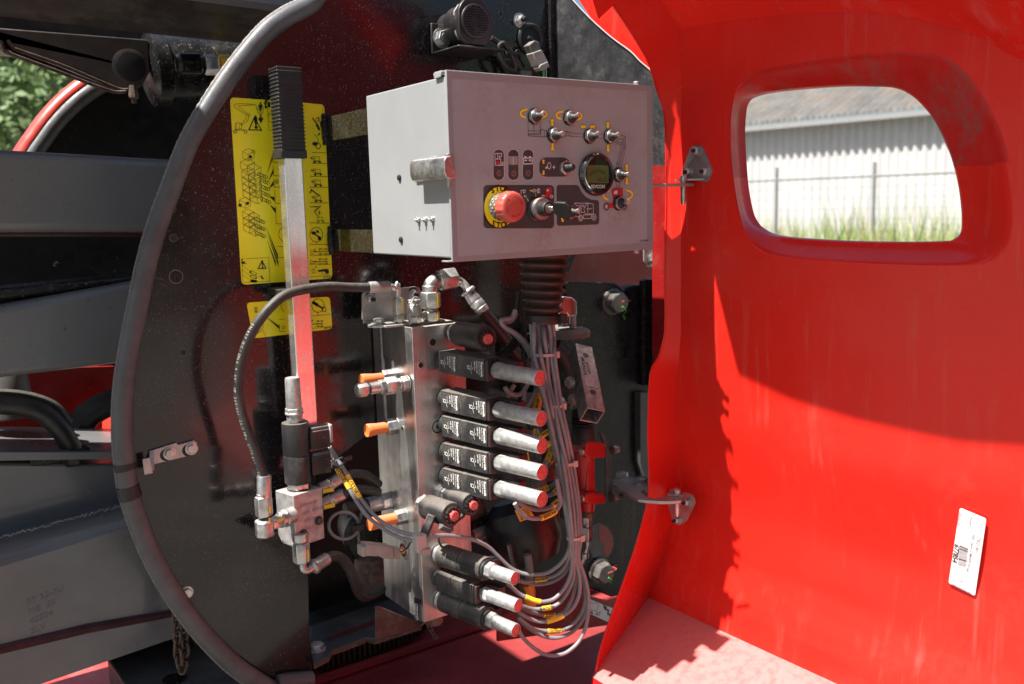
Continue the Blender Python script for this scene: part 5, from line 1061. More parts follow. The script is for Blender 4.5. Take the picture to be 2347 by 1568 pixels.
# shelf along the bottom
N2 = 24; ls = [bot[0]]+bot[1:]
rs = [[V((XD+.0-.01, p.y, p.z)) for p in bot]]
rs[0] = [V((xprof(p.z), p.y, p.z)) for p in bot]
for t in (.06, .35, .7, .94, 1.0):
    rs.append([V((lerp(XD-.006, lip.x, t), lerp(p.y, min(p.y, lip.y)+0, t) if i else lerp(p.y, lip.y, t), lerp(p.z, lip.z+(p.z-bot[0].z)*.5, t)-.004*sin(pi*t))) for i, p in enumerate(bot)])
rs.append([p+V((-.010, 0, -.008)) for p in rs[-1]]); rs.append([p+V((-.003, 0, -.045)) for p in rs[-1]])
mb = MB(); strip(mb, rs, mat('red_paint_dusty_shelf', (.56,.012,.012), .36, var=.05, vscale=3, bump=.05, bscale=30, dcol=(.50,.27,.25), coat=.15, top=.6)); mb.build('bottom_shelf', hood, sharp=40, recalc=False)
# hinge brackets on the skin
def hinge(pts, holes, label, xw, arm):
    t = thing('hood_hinge', label, 'hinge', PX(pts[0], XD), 'zinc hood hinges'); mb = MB(); n_ = len(pts)
    c = [PX(p, XD-.0035) for p in pts]; mb.prism(rpoly(c, .007, 4), (.003,0,0), STEEL2); pl = mb.build('hinge_plate', t, bevel=.0008)
    for h in holes:
        mb = MB(); mb.nutstud(PX(h, XD-.0036), NX, .0075, L=.005); mb.build('nut', t)
    return t
h1 = hinge([cM(*p) for p in ((578,775),(635,775),(690,905),(665,970),(528,945),(528,910))], [cM(*p) for p in ((611,802),(566,914),(654,912))], 'upper zinc hinge beside the hood window, its arm reaching behind the control box', 0, 0)
arm_z = PX(cM(545,975), XD-.02).z; P = lambda x, y: PZ(cM(x, y), arm_z)
mb = MB(); a1_ = PX(cM(545,985), XD-.02); mb.prism([V((a1_.x-.22, a1_.y+.10, arm_z)), V((a1_.x-.02, a1_.y-.010, arm_z)), V((a1_.x+.012, a1_.y-.014, arm_z)), V((a1_.x+.018, a1_.y+.006, arm_z)), V((a1_.x-.02, a1_.y+.024, arm_z)), V((a1_.x-.22, a1_.y+.17, arm_z))], (0,0,-.006), STEEL2); mb.build('arm', h1, bevel=.001)
mb = MB(); hp_ = PX(cM(536,965), XD-.025); mb.lathe(hp_+UP*.012, -UP, [(0,.004),(.002,.0075),(.012,.0075),(.013,.0055),(.050,.0055),(.058,.0035)], STEEL, 16); mb.prism([hp_+V((-.004,-.015,.0015)), hp_+V((-.004,.018,.0015)), hp_+V((.026,.012,.0015)), hp_+V((.026,-.04,.0015))], (0,0,.003), STEEL2); mb.build('pin', h1)
h3 = hinge([cK(*p) for p in ((875,350),(890,338),(1030,365),(1052,415),(990,540),(960,558),(912,550),(868,400))], [cK(*p) for p in ((1002,415),(940,528))], 'lower zinc hinge with a curved arm bolted to the black frame', 0, 0)
az = PX(cK(935,380), XD-.035).z
P = lambda x, y: PZ(cK(x, y), az)
mb = MB(); L_o = [P(*p) for p in ((525,262),(600,240),(700,268),(790,300),(770,345),(730,330),(705,345),(735,375),(790,390),(850,380),(900,370),(960,372),(972,385))]; L_i = [P(*p) for p in ((960,402),(900,408),(830,408),(740,402),(690,395),(650,375),(590,335),(530,300))]
mb.prism(L_o+L_i, (0,0,-.007), STEEL2); mb.build('arm', h3, bevel=.001)
for p in ((587,262),(709,296)): mb = MB(); mb.bolt(P(*p), UP, .0125); mb.lathe(P(*p)-UP*.007, -UP, [(0,.011),(.012,.011)], STEEL, 6); mb.build('bolt', h3)
mb = MB(); hp_ = P(936,372); mb.prism([P(890,345)+UP*.001, P(960,340)+UP*.001, P(975,385)+UP*.001, P(890,375)+UP*.001], (0,0,.003), STEEL2); mb.lathe(hp_+UP*.016, -UP, [(0,.004),(.003,.0085),(.013,.0085),(.014,.0055),(.055,.0055),(.062,.0035)], STEEL, 16); mb.build('pin', h3)
# white part-number label
pl = thing('part_label', 'white paper part label with barcode and number 677854 stuck on the red hood', 'label', PX(cP(820,700), XD), None)
XL = xprof(-.80)-.004
ZLT, ZLB = PX(cP(780,185), XD).z, PX(cP(868,1270), XD).z; XLT = xprof(ZLT)-.0055; SLT = (xprof(ZLB)-.0055-XLT)/(ZLB-ZLT)
def lx(x, y, d=0): q = PX(cP(x, y), XL); return V((XLT+(q.z-ZLT)*SLT-d, q.y, q.z))
mb = MB(); mb.prism(rpoly([lx(780,185), lx(1088,318), lx(868,1270), lx(560,1112)], .004), (.0008,0,0), LABELW); mb.build('paper', pl)
c0, c1, c2 = lx(780,185), lx(1088,318), lx(560,1112); dn = (c2-c0).normalized(); dr = (c1-c0).normalized()
ax_ = (lx(900,0)-lx(900,1)); GI = mat('grey_label_ink', (.22,.22,.24), .6); BI = mat('dark_label_ink', (.03,.03,.04), .6); mb = MB()
def T(x, y, s, sz, m, bo=.0): mb.text(s, lx(x, y, .0006), dn, -dr*-1, sz, m, bo)
def TT(x, y, s, sz, m, bo=0.): mb.text(s, lx(x, y, .0006), dn, dr, sz, m, bo)
TT(683,622,'677854',.0115,BI,.02); TT(965,525,'TI021401',.0082,GI); TT(908,505,'Ref: Capot D MA600 Rouge',.0062,GI,.01); TT(775,245,'10 juil 20',.0062,GI); TT(895,295,'Marches',.0048,GI); TT(1030,350,'rep/ag',.0046,GI)
rb_ = random.Random(4); s_ = 0
while s_ < 265:
    w_ = rb_.choice((3,3,6,9)); a = V((740-s_*.178, 628+s_)); b = V((842-s_*.19, 672+s_*.92)); dd = V((-w_*.178, w_)); mb.poly([lx(a.x,a.y,.0006), lx(b.x,b.y,.0006), lx(b.x+dd.x,b.y+dd.y,.0006), lx(a.x+dd.x,a.y+dd.y,.0006)], GI if w_ < 9 else BI); s_ += w_+rb_.choice((4,5,8))
mb.line([lx(775,235,.0006), lx(732,398,.0006), lx(1010,520,.0006), lx(1062,350,.0006), lx(775,235,.0006)], .0004, GI, NX); mb.line([lx(915,290,.0006), lx(880,455,.0006)], .0004, GI, NX)
mb.line([lx(*p, .0006) for p in circ(712,1062,30,38)], .0005, GI, NX); mb.text('6', lx(700,1085,.0006), (0,-1,0), UP, .009, GI)
for k in range(34): a = (600+k*7, 1120+k*3.6); mb.line([lx(a[0], a[1]-rb_.uniform(0,5), .0006), lx(a[0]+3, a[1]+rb_.uniform(3,9), .0006)], .0009, BI, NX)
mb.build('printing', pl, recalc=False)
# ================================================================== FRAME AND PLATES BEHIND (right of the plate)
fp = thing('dusty_plate', 'dust-speckled black plate with curved edge in sunlight above the control box', 'machine plate', V((.60, .3, -.4)))
mb = MB(); mb.T = None
def slant(p):                                             # plane from (.585,.47) towards (.70,.17)
    n_ = V((.30, .115, 0)).normalized(); d = _f+_r2*((p[0]-1173.5)/FPX)-_u2*((p[1]-784)/FPX); o = V((.585,.47,0)); t = (o-CAM).dot(n_)/d.dot(n_); return CAM+d*t
pts = [slant(p) for p in ((1268,-90),(1240+10,-90),(1308,-8),(1350,40),(1400,85),(1445,118),(1466,140),(1488,180),(1505,240),(1520,300),(1560,420),(1560,620),(1272,620))]
pts = [slant(p) for p in ((1268,-60),(1290,-25),(1308,-5),(1350,40),(1400,85),(1445,118),(1466,140),(1505,180),(1540,240),(1560,300),(1560,400),(1560,560),(1272,560))]
mb.prism(pts, (.006,.003,0), PLATE2); mb.build('sheet', fp)
mb = MB(); mb.tube([slant(p)+V((-.002,-.002,0)) for p in ((1285,-30),(1308,-5),(1350,40),(1400,85),(1445,118),(1466,140),(1490,160))], .0014, mat('worn_bright_edge', (.4,.4,.4), .5), n=6, sub=3); mb.build('worn_edge', fp)
rf_ = thing('red_body_panel', 'red body panels behind the dusty black plate, brightly lit at the top', 'body panel', V((.75, .5, -.5)))
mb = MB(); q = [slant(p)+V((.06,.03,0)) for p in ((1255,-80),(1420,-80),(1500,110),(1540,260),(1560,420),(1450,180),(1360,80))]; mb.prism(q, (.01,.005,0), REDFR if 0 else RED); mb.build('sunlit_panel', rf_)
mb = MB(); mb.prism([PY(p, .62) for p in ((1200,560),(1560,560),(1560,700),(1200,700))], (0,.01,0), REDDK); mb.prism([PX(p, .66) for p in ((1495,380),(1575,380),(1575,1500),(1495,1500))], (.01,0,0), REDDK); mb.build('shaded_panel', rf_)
mb = MB(); mb.prism([PY(p, .60) for p in ((1180,560),(1330,560),(1300,630),(1180,760))], (0,.01,0), BLACK); mb.build('dark_gusset', rf_)
fr = thing('turntable_frame', 'heavy black speckled turntable frame with two big marked bolts behind the hinge edge', 'frame', PY((1400, 1370), .40))
mb = MB(); prY(mb, [(1296,652),(1305,646),(1408,648),(1420,654),(1428,668),(1436,658),(1450,654),(1490,654),(1560,700),(1560,1400),(1500,1400),(1440,1368),(1400,1368),(1330,1340),(1330,1200),(1290,1190),(1240,1100),(1240,760),(1296,760)], .40, .03, BLKFR); mb.build('main_web', fr, bevel=.003)
mb = MB(); a = PY((1478,650), .395); b = PY((1484,880), .395); mb.box((a.x-.006, .30, b.z), (a.x+.010, .40, a.z+.012), BLKFR); mb.tube([V((a.x-.008,.392,a.z+.01)), V((a.x-.008,.392,b.z))], .010, BLKFR, rf=lambda d: .010+.0015*sin(d*400), sub=30); mb.build('stiffener', fr, bevel=.002)
mb = MB(); prY(mb, [(1468,900),(1494,900),(1494,1110),(1480,1100),(1468,1060)], .38, .02, RUB); mb.build('rubber_strip', fr)
mb = MB(); prY(mb, [(1476,560),(1522,560),(1522,612),(1484,612),(1476,600)], .24, .004, STEEL2); sp = mb.build('slotted_plate', fr, bevel=.001)
for p in ((1503,535), (1497,595)): mb = MB(); mb.lathe(PY((p[0]+8, p[1]), .2395), NY, [(0,.012),(.0006,.012)], BLKP, 20); mb.bolt(PY(p, .239), NY, .0105); mb.build('small_bolt', fr)
mb = MB(); prY(mb, [(1478,470),(1524,470),(1524,565),(1478,565)], .245, .004, BEAM); mb.build('upper_bracket', fr)
for p, r_, mk_ in (((1403,692), .0245, 0), ((1372,1306), .0245, 1)):
    q = PY(p, .40); t = thing('frame_bolt', ('huge dusty hex bolt with red and green paint marks near the rubber bellows', 'huge dusty hex bolt with red and green marks below the oblong frame opening')[mk_], 'bolt', q, 'big frame bolts')
    dusty = bpy.data.materials.get('dusty_big_bolt') or mat('dusty_big_bolt', (.15,.14,.13), .45, .35, var=.2, bump=.1, dust=.4, dscale=20)
    mb = MB(); mb.lathe(q, NY, [(0,r_*1.33),(.005,r_*1.33),(.007,r_*1.25)], dusty, 36); mb.build('washer', t)
    mb = MB(); ax = V((-.12,-1,0)).normalized(); mb.lathe(q+NY*.007, ax, [(0,r_*1.18),(.003,r_*1.18)], dusty, 32); mb.hexn(q+NY*.010, ax, r_*1.10, .024, dusty, (.35,0,1)); mb.lathe(q+NY*.010+ax*.024, ax, [(0,r_*.9),(.001,r_*.88)], dusty, 28); mb.build('head', t, bevel=.001)
    mb = MB(); f_ = q+NY*.0358; gr = mat('stamped_bolt_ink', (.30,.28,.26), .5) if not mk_ else bpy.data.materials['stamped_bolt_ink']; mb.text('10.9', f_+V((-.016,0,.010)), U, UP, .011, gr)
    mb.line([f_+V((-.006+.005*cos(k*pi/5),0,-.012+.005*sin(k*pi/5))) for k in range(11)], .001, gr, NY); mb.build('stamp', t, recalc=False)
    mb = MB(); mb.tube([f_+V((.0,-.0005,.002)), f_+V((.014,-.0005,.0035)), q+V((.034,-.028,.002)), q+V((.041,-.006,0)), q+V((.060,0,-.002))], .0016, REDM, n=6); mb.build('red_mark', t)
    mb = MB(); mb.tube([f_+V((.001,-.0005,-.009)), f_+V((.010,-.0005,-.017)), q+V((.024,-.024,-.024)), q+V((.032,-.004,-.034)), q+V((.040,0,-.046))], .0016, GREEN, n=6); mb.build('green_mark', t)
op = thing('frame_opening', 'oblong opening in the black frame with red metal behind, above the lower big bolt', 'opening', PY((1375, 1230), .40))
mb = MB(); ol = [cK(*p) for p in ((375,600),(400,560),(440,545),(490,565),(525,620),(535,680),(520,730),(500,765),(400,765),(380,700))]
prY(mb, ol, .399, .0008, RUB); mb.build('dark_rim', op); mb = MB(); prY(mb, [cK(*p) for p in ((445,560),(490,572),(522,625),(530,680),(515,735),(495,760),(475,755),(470,690),(440,640))], .3985, .0004, REDDK); mb.build('red_inside', op)
# red deck, gear ring, sill, white decal
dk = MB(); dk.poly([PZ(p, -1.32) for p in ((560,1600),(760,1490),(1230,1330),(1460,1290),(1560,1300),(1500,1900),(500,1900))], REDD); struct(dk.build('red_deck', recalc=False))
gr = thing('slewing_ring', 'toothed slewing gear ring in shadow under the support bracket', 'gear ring', PY((900, 1500), .55))
import itertools
ga = PZ(cT(300,1440), -1.31); gb = PZ(cT(1640,960), -1.31); n = 20; cc = (ga+gb)/2; gd = (gb-ga)/n; gn = V((-gd.y, gd.x, 0)).normalized(); 
mb = MB(); mb.prism([ga+gn*.05-gd*2, gb+gn*.05+gd*3, gb+gn*.14+gd*3, ga+gn*.14-gd*2], (0,0,.10), BLACK); mb.build('ring_body', gr)
me0 = None
for k in range(n+1):
    c = ga+gd*k+gn*(.045-.012*sin(pi*k/n)); w_ = gd.length*.26; gx = gd.normalized()
    mb = MB(); mb.prism([c-gx*w_*1.5, c+gx*w_*1.5, c+gx*w_-gn*.024, c-gx*w_-gn*.024], (0,0,.075), TEETH); mb.build('tooth', gr, bevel=.0015)
sl = thing('deck_sill', 'dark red dusty sill running behind the cables at the foot of the frame', 'sill', PY((1300, 1400), .45))
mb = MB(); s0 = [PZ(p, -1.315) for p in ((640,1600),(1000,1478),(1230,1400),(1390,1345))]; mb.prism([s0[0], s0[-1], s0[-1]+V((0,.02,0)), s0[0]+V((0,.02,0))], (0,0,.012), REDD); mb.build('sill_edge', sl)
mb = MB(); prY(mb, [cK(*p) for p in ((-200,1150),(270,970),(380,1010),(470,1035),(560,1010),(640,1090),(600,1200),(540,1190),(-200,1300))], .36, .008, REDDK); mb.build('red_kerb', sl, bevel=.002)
wd_ = thing('white_decal', 'white rectangular decal with black line drawing low beside the red hood', 'decal', PY((1380, 1400), .355))
WQ = lambda x, y: PY(cK(x, y), .3585)
mb = MB(); mb.prism([PY(cK(*p), .3580) for p in ((372,1025),(545,1095),(530,1190),(378,1120))], (0,.0006,0), LABELW); mb.build('film', wd_)
mb = MB(); F_ = lambda L, w, m=BLKP: mb.line([PY(cK(*p), .3575) for p in L], w, m, NY); F_([(385,1040),(400,1060),(425,1050),(440,1072),(425,1105),(400,1100),(380,1095)], .0014, GREYP); F_([(470,1065),(478,1090),(500,1100),(498,1125),(515,1130),(512,1150)], .0042); F_([(480,1085),(490,1075)], .005); F_([(385,1120),(395,1110),(400,1125)], .0028); mb.text('AT', PY(cK(420,1135), .3575), (1,0,-.3), UP, .014, BLKP); mb.build('printing', wd_, recalc=False)
# chrome knob and round isolator behind the bellows
kb_ = thing('chrome_knob', 'chromed lever and spring screws on a round grey base behind the bellows', 'isolator', PY((1312, 750), .30))
YB_ = .28
bc = PY(cJ(470,590), YB_); mb = MB(); mb.lathe(bc-UP*.012, UP, [(0,.052),(.012,.052),(.016,.048)], CONN, 40); mb.build('base', kb_)
mb = MB(); mb.prism([PY(cJ(*p), YB_-.02) for p in ((360,640),(380,628),(672,580),(670,600),(550,625),(400,645))], (0,.09,0), BLKFR); mb.build('shelf', kb_)
for p in ((516,565), (455,555)):
    q = PY(cJ(*p), YB_); mb = MB(); mb.lathe(q, UP, [(0,.0085)]+[(.002+k*.0025, .0085 if k % 2 else .0068) for k in range(16)]+[(.044,.007)], STEEL, 16); mb.build('spring_screw', kb_, sharp=60)
mb = MB(); hd = [cJ(*p) for p in ((415,470),(405,455),(432,345),(450,333),(515,338),(548,370),(552,465),(540,478),(490,488),(470,455))]; prY(mb, hd, YB_-.02, .04, CHROME); mb.build('chrome_handle', kb_, bevel=.008, seg=4)
# ================================================================== BELLOWS, CABLES, CONDUITS
bl = thing('rubber_bellows', 'brown dusty ribbed rubber bellows under the control box with a black tie round its foot', 'bellows', PY((1245, 745), .14))
b0_ = PY((1247,592), .14); b0_.z = -H+.001; b1_ = PY((1244,718), .14); L = (b1_-b0_).length; prof = []; nr = 7
for k in range(nr*8+1):
    t = k/(nr*8); s_ = .5-.5*cos(2*pi*t*nr); r_ = lerp(.051, .038, t); prof.append((t*L, r_-.008*(1-s_)**1.5))
prof.append((L+.004, .035)); prof.append((L+.02, .033)); mb = MB(); mb.lathe(b0_, b1_-b0_, prof, BELL, 48); mb.build('ribbed_boot', bl, sharp=60)
mb = MB(); tz = b1_-UP*.008; tx = (b1_-b0_).normalized(); tt = V((.05,0,1)).normalized(); mb.lathe(tz+tt*.006, -tt, [(0,.0355),(.0005,.0368),(.0115,.0368),(.012,.0355)], RUBB, 40); mb.box((tz.x+.012, tz.y-.044, tz.z-.010), (tz.x+.026, tz.y-.030, tz.z+.008), RUBB); mb.build('tie', bl, bevel=.0008)
GC = 'grey cables in the tied bundle'
ctrl = [((1243,735),.135,27),((1243,772),.13,27),((1246,812),.125,25),((1256,870),.12,22),((1268,930),.115,19),((1283,1000),.11,19),((1295,1062),.108,19),((1309,1150),.105,17),((1317,1232),.10,14)]
def bpt(i, u, dy):
    (x, y), Y, hw = ctrl[i]; return PY((x+u*hw, y), Y+dy)
W_ = lambda L: [cI(*p) for p in L]
loops = [ # label text, exit path after the last tie, sleeve range(frac index), u offset, description
 (None, W_([(868,830),(830,900),(760,955),(690,970),(620,965),(550,935),(480,870),(420,815),(330,775),(220,758),(110,757)]), -1.0, .03, 'grey cable leaving the bundle highest and running back behind the bottom valves', None),
 ('PANIER', W_([(872,850),(850,920),(800,970),(740,992),(690,1000),(645,1010),(600,1008),(560,990)]), -.75, .02, 'grey cable with yellow PANIER sleeve, uppermost labelled loop', (.42,.60)),
 (None, W_([(878,860),(862,930),(820,985),(760,1015),(690,1025),(630,1015),(590,1000)]), -.5, .035, 'grey cable loop just under the PANIER cable', None),
 ('', W_([(885,870),(878,960),(845,1040),(790,1100),(735,1118),(690,1115),(650,1100),(600,1078),(560,1045),(530,1020)]), -.25, -.01, 'grey cable with a plain yellow sleeve pale in the sun, second labelled loop', (.50,.72)),
 ('DROITE', W_([(892,880),(892,970),(868,1050),(820,1120),(770,1148),(720,1157),(670,1158),(620,1145),(580,1125)]), 0, .0, 'grey cable with short yellow DROITE sleeve, third labelled loop', (.50,.63)),
 ('TOURELLE\nGAUCHE', W_([(900,890),(905,980),(890,1080),(850,1165),(800,1190),(750,1194),(700,1186),(650,1172),(600,1150)]), .15, .03, 'grey cable with yellow TOURELLE GAUCHE sleeve in shade', (.52,.68)),
 ('', W_([(905,890),(925,990),(922,1080),(890,1150),(840,1192),(790,1215),(740,1227),(690,1224),(640,1205),(590,1175)]), .35, -.015, 'grey cable with a long plain yellow sleeve below the TOURELLE GAUCHE one', (.46,.66)),
 ('TOURELLE\nDROITE', W_([(912,880),(940,980),(957,1080),(945,1160),(905,1225),(850,1265),(800,1278),(750,1279),(690,1272),(640,1245),(590,1200)]), .6, -.005, 'grey cable with yellow TOURELLE DROITE sleeve, lowest labelled loop', (.55,.70)),
 (None, W_([(915,880),(948,990),(968,1100),(950,1200),(890,1280),(820,1312),(760,1314),(700,1295),(640,1255),(590,1210)]), .8, .012, 'grey cable loop hanging unlabelled below the TOURELLE DROITE cable', None),
 (None, W_([(920,880),(955,990),(974,1100),(965,1230),(925,1330),(860,1392),(800,1412),(740,1408),(680,1375),(620,1320),(590,1270)]), 1.0, -.02, 'grey cable hanging in the lowest and largest loop of all', None)]
ru = random.Random(11)
def sleeve(root, P, f0, f1, rad, txt, size=.0075, m=YELT):
    n_ = len(P); i0, i1 = int(f0*(n_-1)), int(f1*(n_-1)); mb = MB(); mb.tube(P[i0:i1+1], rad, m, n=12, smooth=False)
    if txt:
        a, b = P[i0], P[i1]; 
        if a.x > b.x: a, b = b, a
        mid = (a+b)/2; pm = P[(i0+i1)//2]; d = (b-a).normalized(); nn = (CAM-pm).normalized(); nn = (nn-d*nn.dot(d)).normalized(); u2 = nn.cross(d).normalized(); u2 = u2 if u2.z > 0 else -u2
        lines = txt.split('\n'); 
        for k, tl_ in enumerate(lines): mb.text(tl_, pm+nn*(rad+.0006)+u2*(-size*.36+(.5*(len(lines)-1)-k)*size*.95), d, u2, size, BLKP, .02, 'CENTER')
    return mb.build('sleeve', root, recalc=False)
for k, (txt, ex, u, dy, lab, fr_) in enumerate(loops):
    pts = []
    for i in range(len(ctrl)): pts.append(bpt(i, max(-1, min(1, u+ru.uniform(-.12,.12))), (ru.uniform(-.012,.012) if i < 8 else 0)+(-.009 if k % 2 else .004)))
    ne = len(ex); ep = [PY(p, lerp(.10, .15+dy*.6, min(1, j/(ne-1)*1.3))+dy*sin(pi*j/(ne-1))*.8) for j, p in enumerate(ex)]
    t = thing('grey_cable', lab, 'cable', pts[0], GC); mb = MB(); mb.tube(pts+ep, .0040, CABLE, n=10, sub=6); mb.build('cable', t)
    if txt is not None: fine = catmull(ep, 12); sleeve(t, fine, fr_[0], fr_[1], .0052, txt, .0085 if '\n' not in txt else .0056)
# extra strands that end behind the valves
extra = [('BRAS INF', [cR(*p) for p in ((330,1225),(380,1310),(450,1385),(540,1420),(640,1425),(740,1395),(840,1345),(910,1270),(930,1180),(905,1060),(880,900))], (.44,.64), .08, 'grey cable with yellow BRAS INF sleeve curving under the lowest lettered valve'),
 ('BRAS SUP', [cR(*p) for p in ((560,1060),(640,1060),(720,1035),(790,1010),(850,960),(890,890),(880,780))], (.12,.45), .13, 'short grey cable with yellow BRAS SUP sleeve behind the silver sleeves'),
 ('BR', [cR(*p) for p in ((370,1210),(480,1270),(600,1305),(720,1300),(800,1275),(870,1225),(920,1150),(910,1000))], (.62,.80), .10, 'dark grey cable with yellow BR sleeve just above the BRAS INF cable'),
 ('D', [cR(*p) for p in ((700,1110),(760,1125),(830,1100),(880,1050),(900,980),(880,860))], (.45,.66), .12, 'grey cable with small yellow sleeve between the two lowest silver sleeves'),
 ('SORTIE', [cR(*p) for p in ((640,800),(700,750),(745,690),(780,600),(810,500),(810,420),(800,330))], (.38,.66), .13, 'grey cable with upright yellow SORTIE sleeve beside the bundle'),
 ('TELESC', [cR(*p) for p in ((700,800),(770,720),(820,640),(850,540),(860,440))], (.35,.75), .15, 'grey cable with second upright yellow sleeve right beside the SORTIE one'),
 ('DESCEN', [cR(*p) for p in ((560,400),(640,360),(720,310),(800,260),(860,180))], (.28,.78), .12, 'grey cable with slanting yellow DESCENTE sleeve above the fourth silver sleeve'),
 ('', [cR(*p) for p in ((700,500),(760,460),(810,420),(860,380))], (.30,.70), .12, 'grey cable with stub of yellow sleeve at the third silver sleeve end'),
 ('AT 48349', [cH(*p) for p in ((1020,1480),(1050,1380),(1075,1290),(1090,1200),(1095,1100),(1080,1000))], (.10,.62), .17, 'grey cable with wide dark yellow tag hanging behind the bundle above the valves')]
for txt, L, fr_, Y, lab in extra:
    P = catmull([PY(p, Y+.0) for p in L], 12); t = thing('grey_cable', lab, 'cable', P[0], 'short labelled cables behind the valves'); mb = MB(); mb.tube(P, .0044, CABLE, n=10, smooth=False); mb.build('cable', t); sleeve(t, P, fr_[0], fr_[1], .0058 if '48' not in txt else .009, txt, .0078)
for (L, Y, lab) in (([cH(*p) for p in ((890,495),(860,560),(790,575),(768,590),(800,640),(900,700),(980,780),(1030,860),(1040,960),(1020,1060),(960,1180),(900,1215),(830,1190),(800,1150))], .15, 'grey cable curling out behind the bellows and over to the bundle'),
    ([cH(*p) for p in ((900,520),(850,590),(780,600),(800,640),(870,690),(950,770),(1000,850),(1020,900))], .165, 'second grey cable curling out beneath the first behind the bellows'),
    ([cH(*p) for p in ((680,740),(690,800),(700,880),(690,960))], .22, 'pinkish cable dropping from the topmost short coil'),
    ([cH(*p) for p in ((880,1130),(850,1180),(830,1230),(820,1300))], .16, 'short pinkish cable between the two uppermost silver sleeves'),
    ([cH(*p) for p in ((1085,1150),(1040,1220),(1000,1290),(950,1340),(960,1230),(970,1150))], .15, 'short grey cable crossing behind the bundle near the second silver sleeve'),
    ([cI(*p) for p in ((640,860),(648,920),(650,980),(645,1040))], .20, 'thick pale cable dropping behind the loops below the black reservoir')):
    t = thing('grey_cable', lab, 'cable', PY(L[0], Y)); mb = MB(); mb.tube([PY(p, Y) for p in L], .0045 if 'thick' not in lab else .0085, CABLE, n=10); mb.build('cable', t)
t = thing('orange_sleeve_cable', 'orange yellow hose stub under the thick pale cable', 'cable', PY(cI(650,1040), .19)); mb = MB(); mb.tube([PY(cI(*p), .20) for p in ((640,1020),(650,1060),(652,1110),(668,1130))], .0125, mat('orange_hose', (.65,.22,.02), .5), n=12); mb.build('sleeve', t)
for k, (i, nm) in enumerate(((2,'cable tie round the bundle, highest of four'),(4,'cable tie round the bundle beside the square steel tube'),(6,'cable tie round the bundle beside the red pump'),(8,'lowest cable tie, where the bundle fans out into loops'))):
    (x, y), Y, hw = ctrl[i]; t = thing('cable_tie', 'pale '+nm, 'cable tie', PY((x, y), Y), 'pale cable ties on the bundle'); c = PY((x, y), Y-.002); rr_ = hw*.00082
    mb = MB(); vs = []; fs = []; n = 28
    for q in range(n):
        a = 2*pi*q/n; 
        for dz in (-.0028, .0028): 
            for r2 in (rr_+.003, rr_+.0045): vs.append(c+V((cos(a)*r2*1.08, sin(a)*r2*.85, dz+.06*cos(a)*r2*-1)))
    for q in range(n):
        b = q*4; e = ((q+1) % n)*4; fs += [(b+1,e+1,e+3,b+3),(b,b+2,e+2,e),(b,e,e+1,b+1),(b+2,b+3,e+3,e+2)]
    mb.add(vs, fs, PLTIE); hx = c+V((rr_*1.0, -rr_*.55, -.002)); mb.box(hx+V((-.0055,-.006,-.006)), hx+V((.0055,.001,.006)), PLTIE); mb.build('strap', t)
def conduit(pts, Y, r, lab):
    r = r*.72
    t = thing('corrugated_conduit', lab, 'conduit', PY(pts[0], Y), 'black corrugated conduits'); P = [PY(p, Y) for p in pts]; mb = MB(); mb.tube(P, r, RUBB, n=12, sub=max(10, int(260/len(P))), rf=lambda d: r*(1+.10*(1 if sin(d*2*pi/.0042) > 0 else -1))); mb.build('ribbed_tube', t, sharp=60)
conduit([cH(*p) for p in ((920,340),(912,420),(905,500),(910,580),(930,640))], .19, .0068, 'black corrugated conduit hanging beside the bellows')
conduit([cH(*p) for p in ((958,600),(960,700),(965,850),(955,1000),(945,1150),(935,1300),(925,1420))], .175, .0085, 'long black corrugated conduit running down behind the bundle')
conduit([cH(*p) for p in ((930,740),(880,780),(820,840),(770,880),(720,930))], .20, .0125, 'fat black corrugated conduit slanting behind the topmost square valve')
conduit([cI(*p) for p in ((540,800),(555,880),(580,960),(600,1040),(620,1080))], .17, .0065, 'thin black corrugated conduit below the black reservoir')
# coloured thin wires behind the middle sleeves
wt = thing('wire_cluster', 'cluster of thin coloured wires and small plugs behind the silver sleeves', 'wires', PY(cI(690,200), .15))
for k, (L, m) in enumerate((([(675,172),(665,200),(655,230)], PWIRE), ([(680,172),(678,200),(672,240)], bpy.data.materials['yellow_print']), ([(688,172),(690,205),(700,240)], GWIRE), ([(695,172),(702,200),(712,235)], WWIRE), ([(760,290),(735,340),(720,380)], ORANGE), ([(770,300),(745,350),(735,390)], RWIRE), ([(640,300),(648,350),(650,400)], bpy.data.materials['yellow_print']), ([(595,300),(600,330),(610,350)], WWIRE), ([(610,300),(620,335),(640,345)], RWIRE))):
    mb = MB(); mb.tube([PY(cI(*p), .16) for p in L], .0016, m, n=6); mb.build('wire', wt)
for (a, b) in (((665,160),(710,178)), ((600,325),(650,370)), ((650,345),(700,400)), ((740,380),(790,450)), ((560,440),(600,520)), ((690,450),(740,500))):
    p0, p1 = PY(cI(*a), .17), PY(cI(*b), .17); mb = MB(); mb.box((p0.x, .165, p1.z), (p1.x, .19, p0.z), CONN if a[0] != 740 else COIL); mb.build('plug', wt, bevel=.0015)
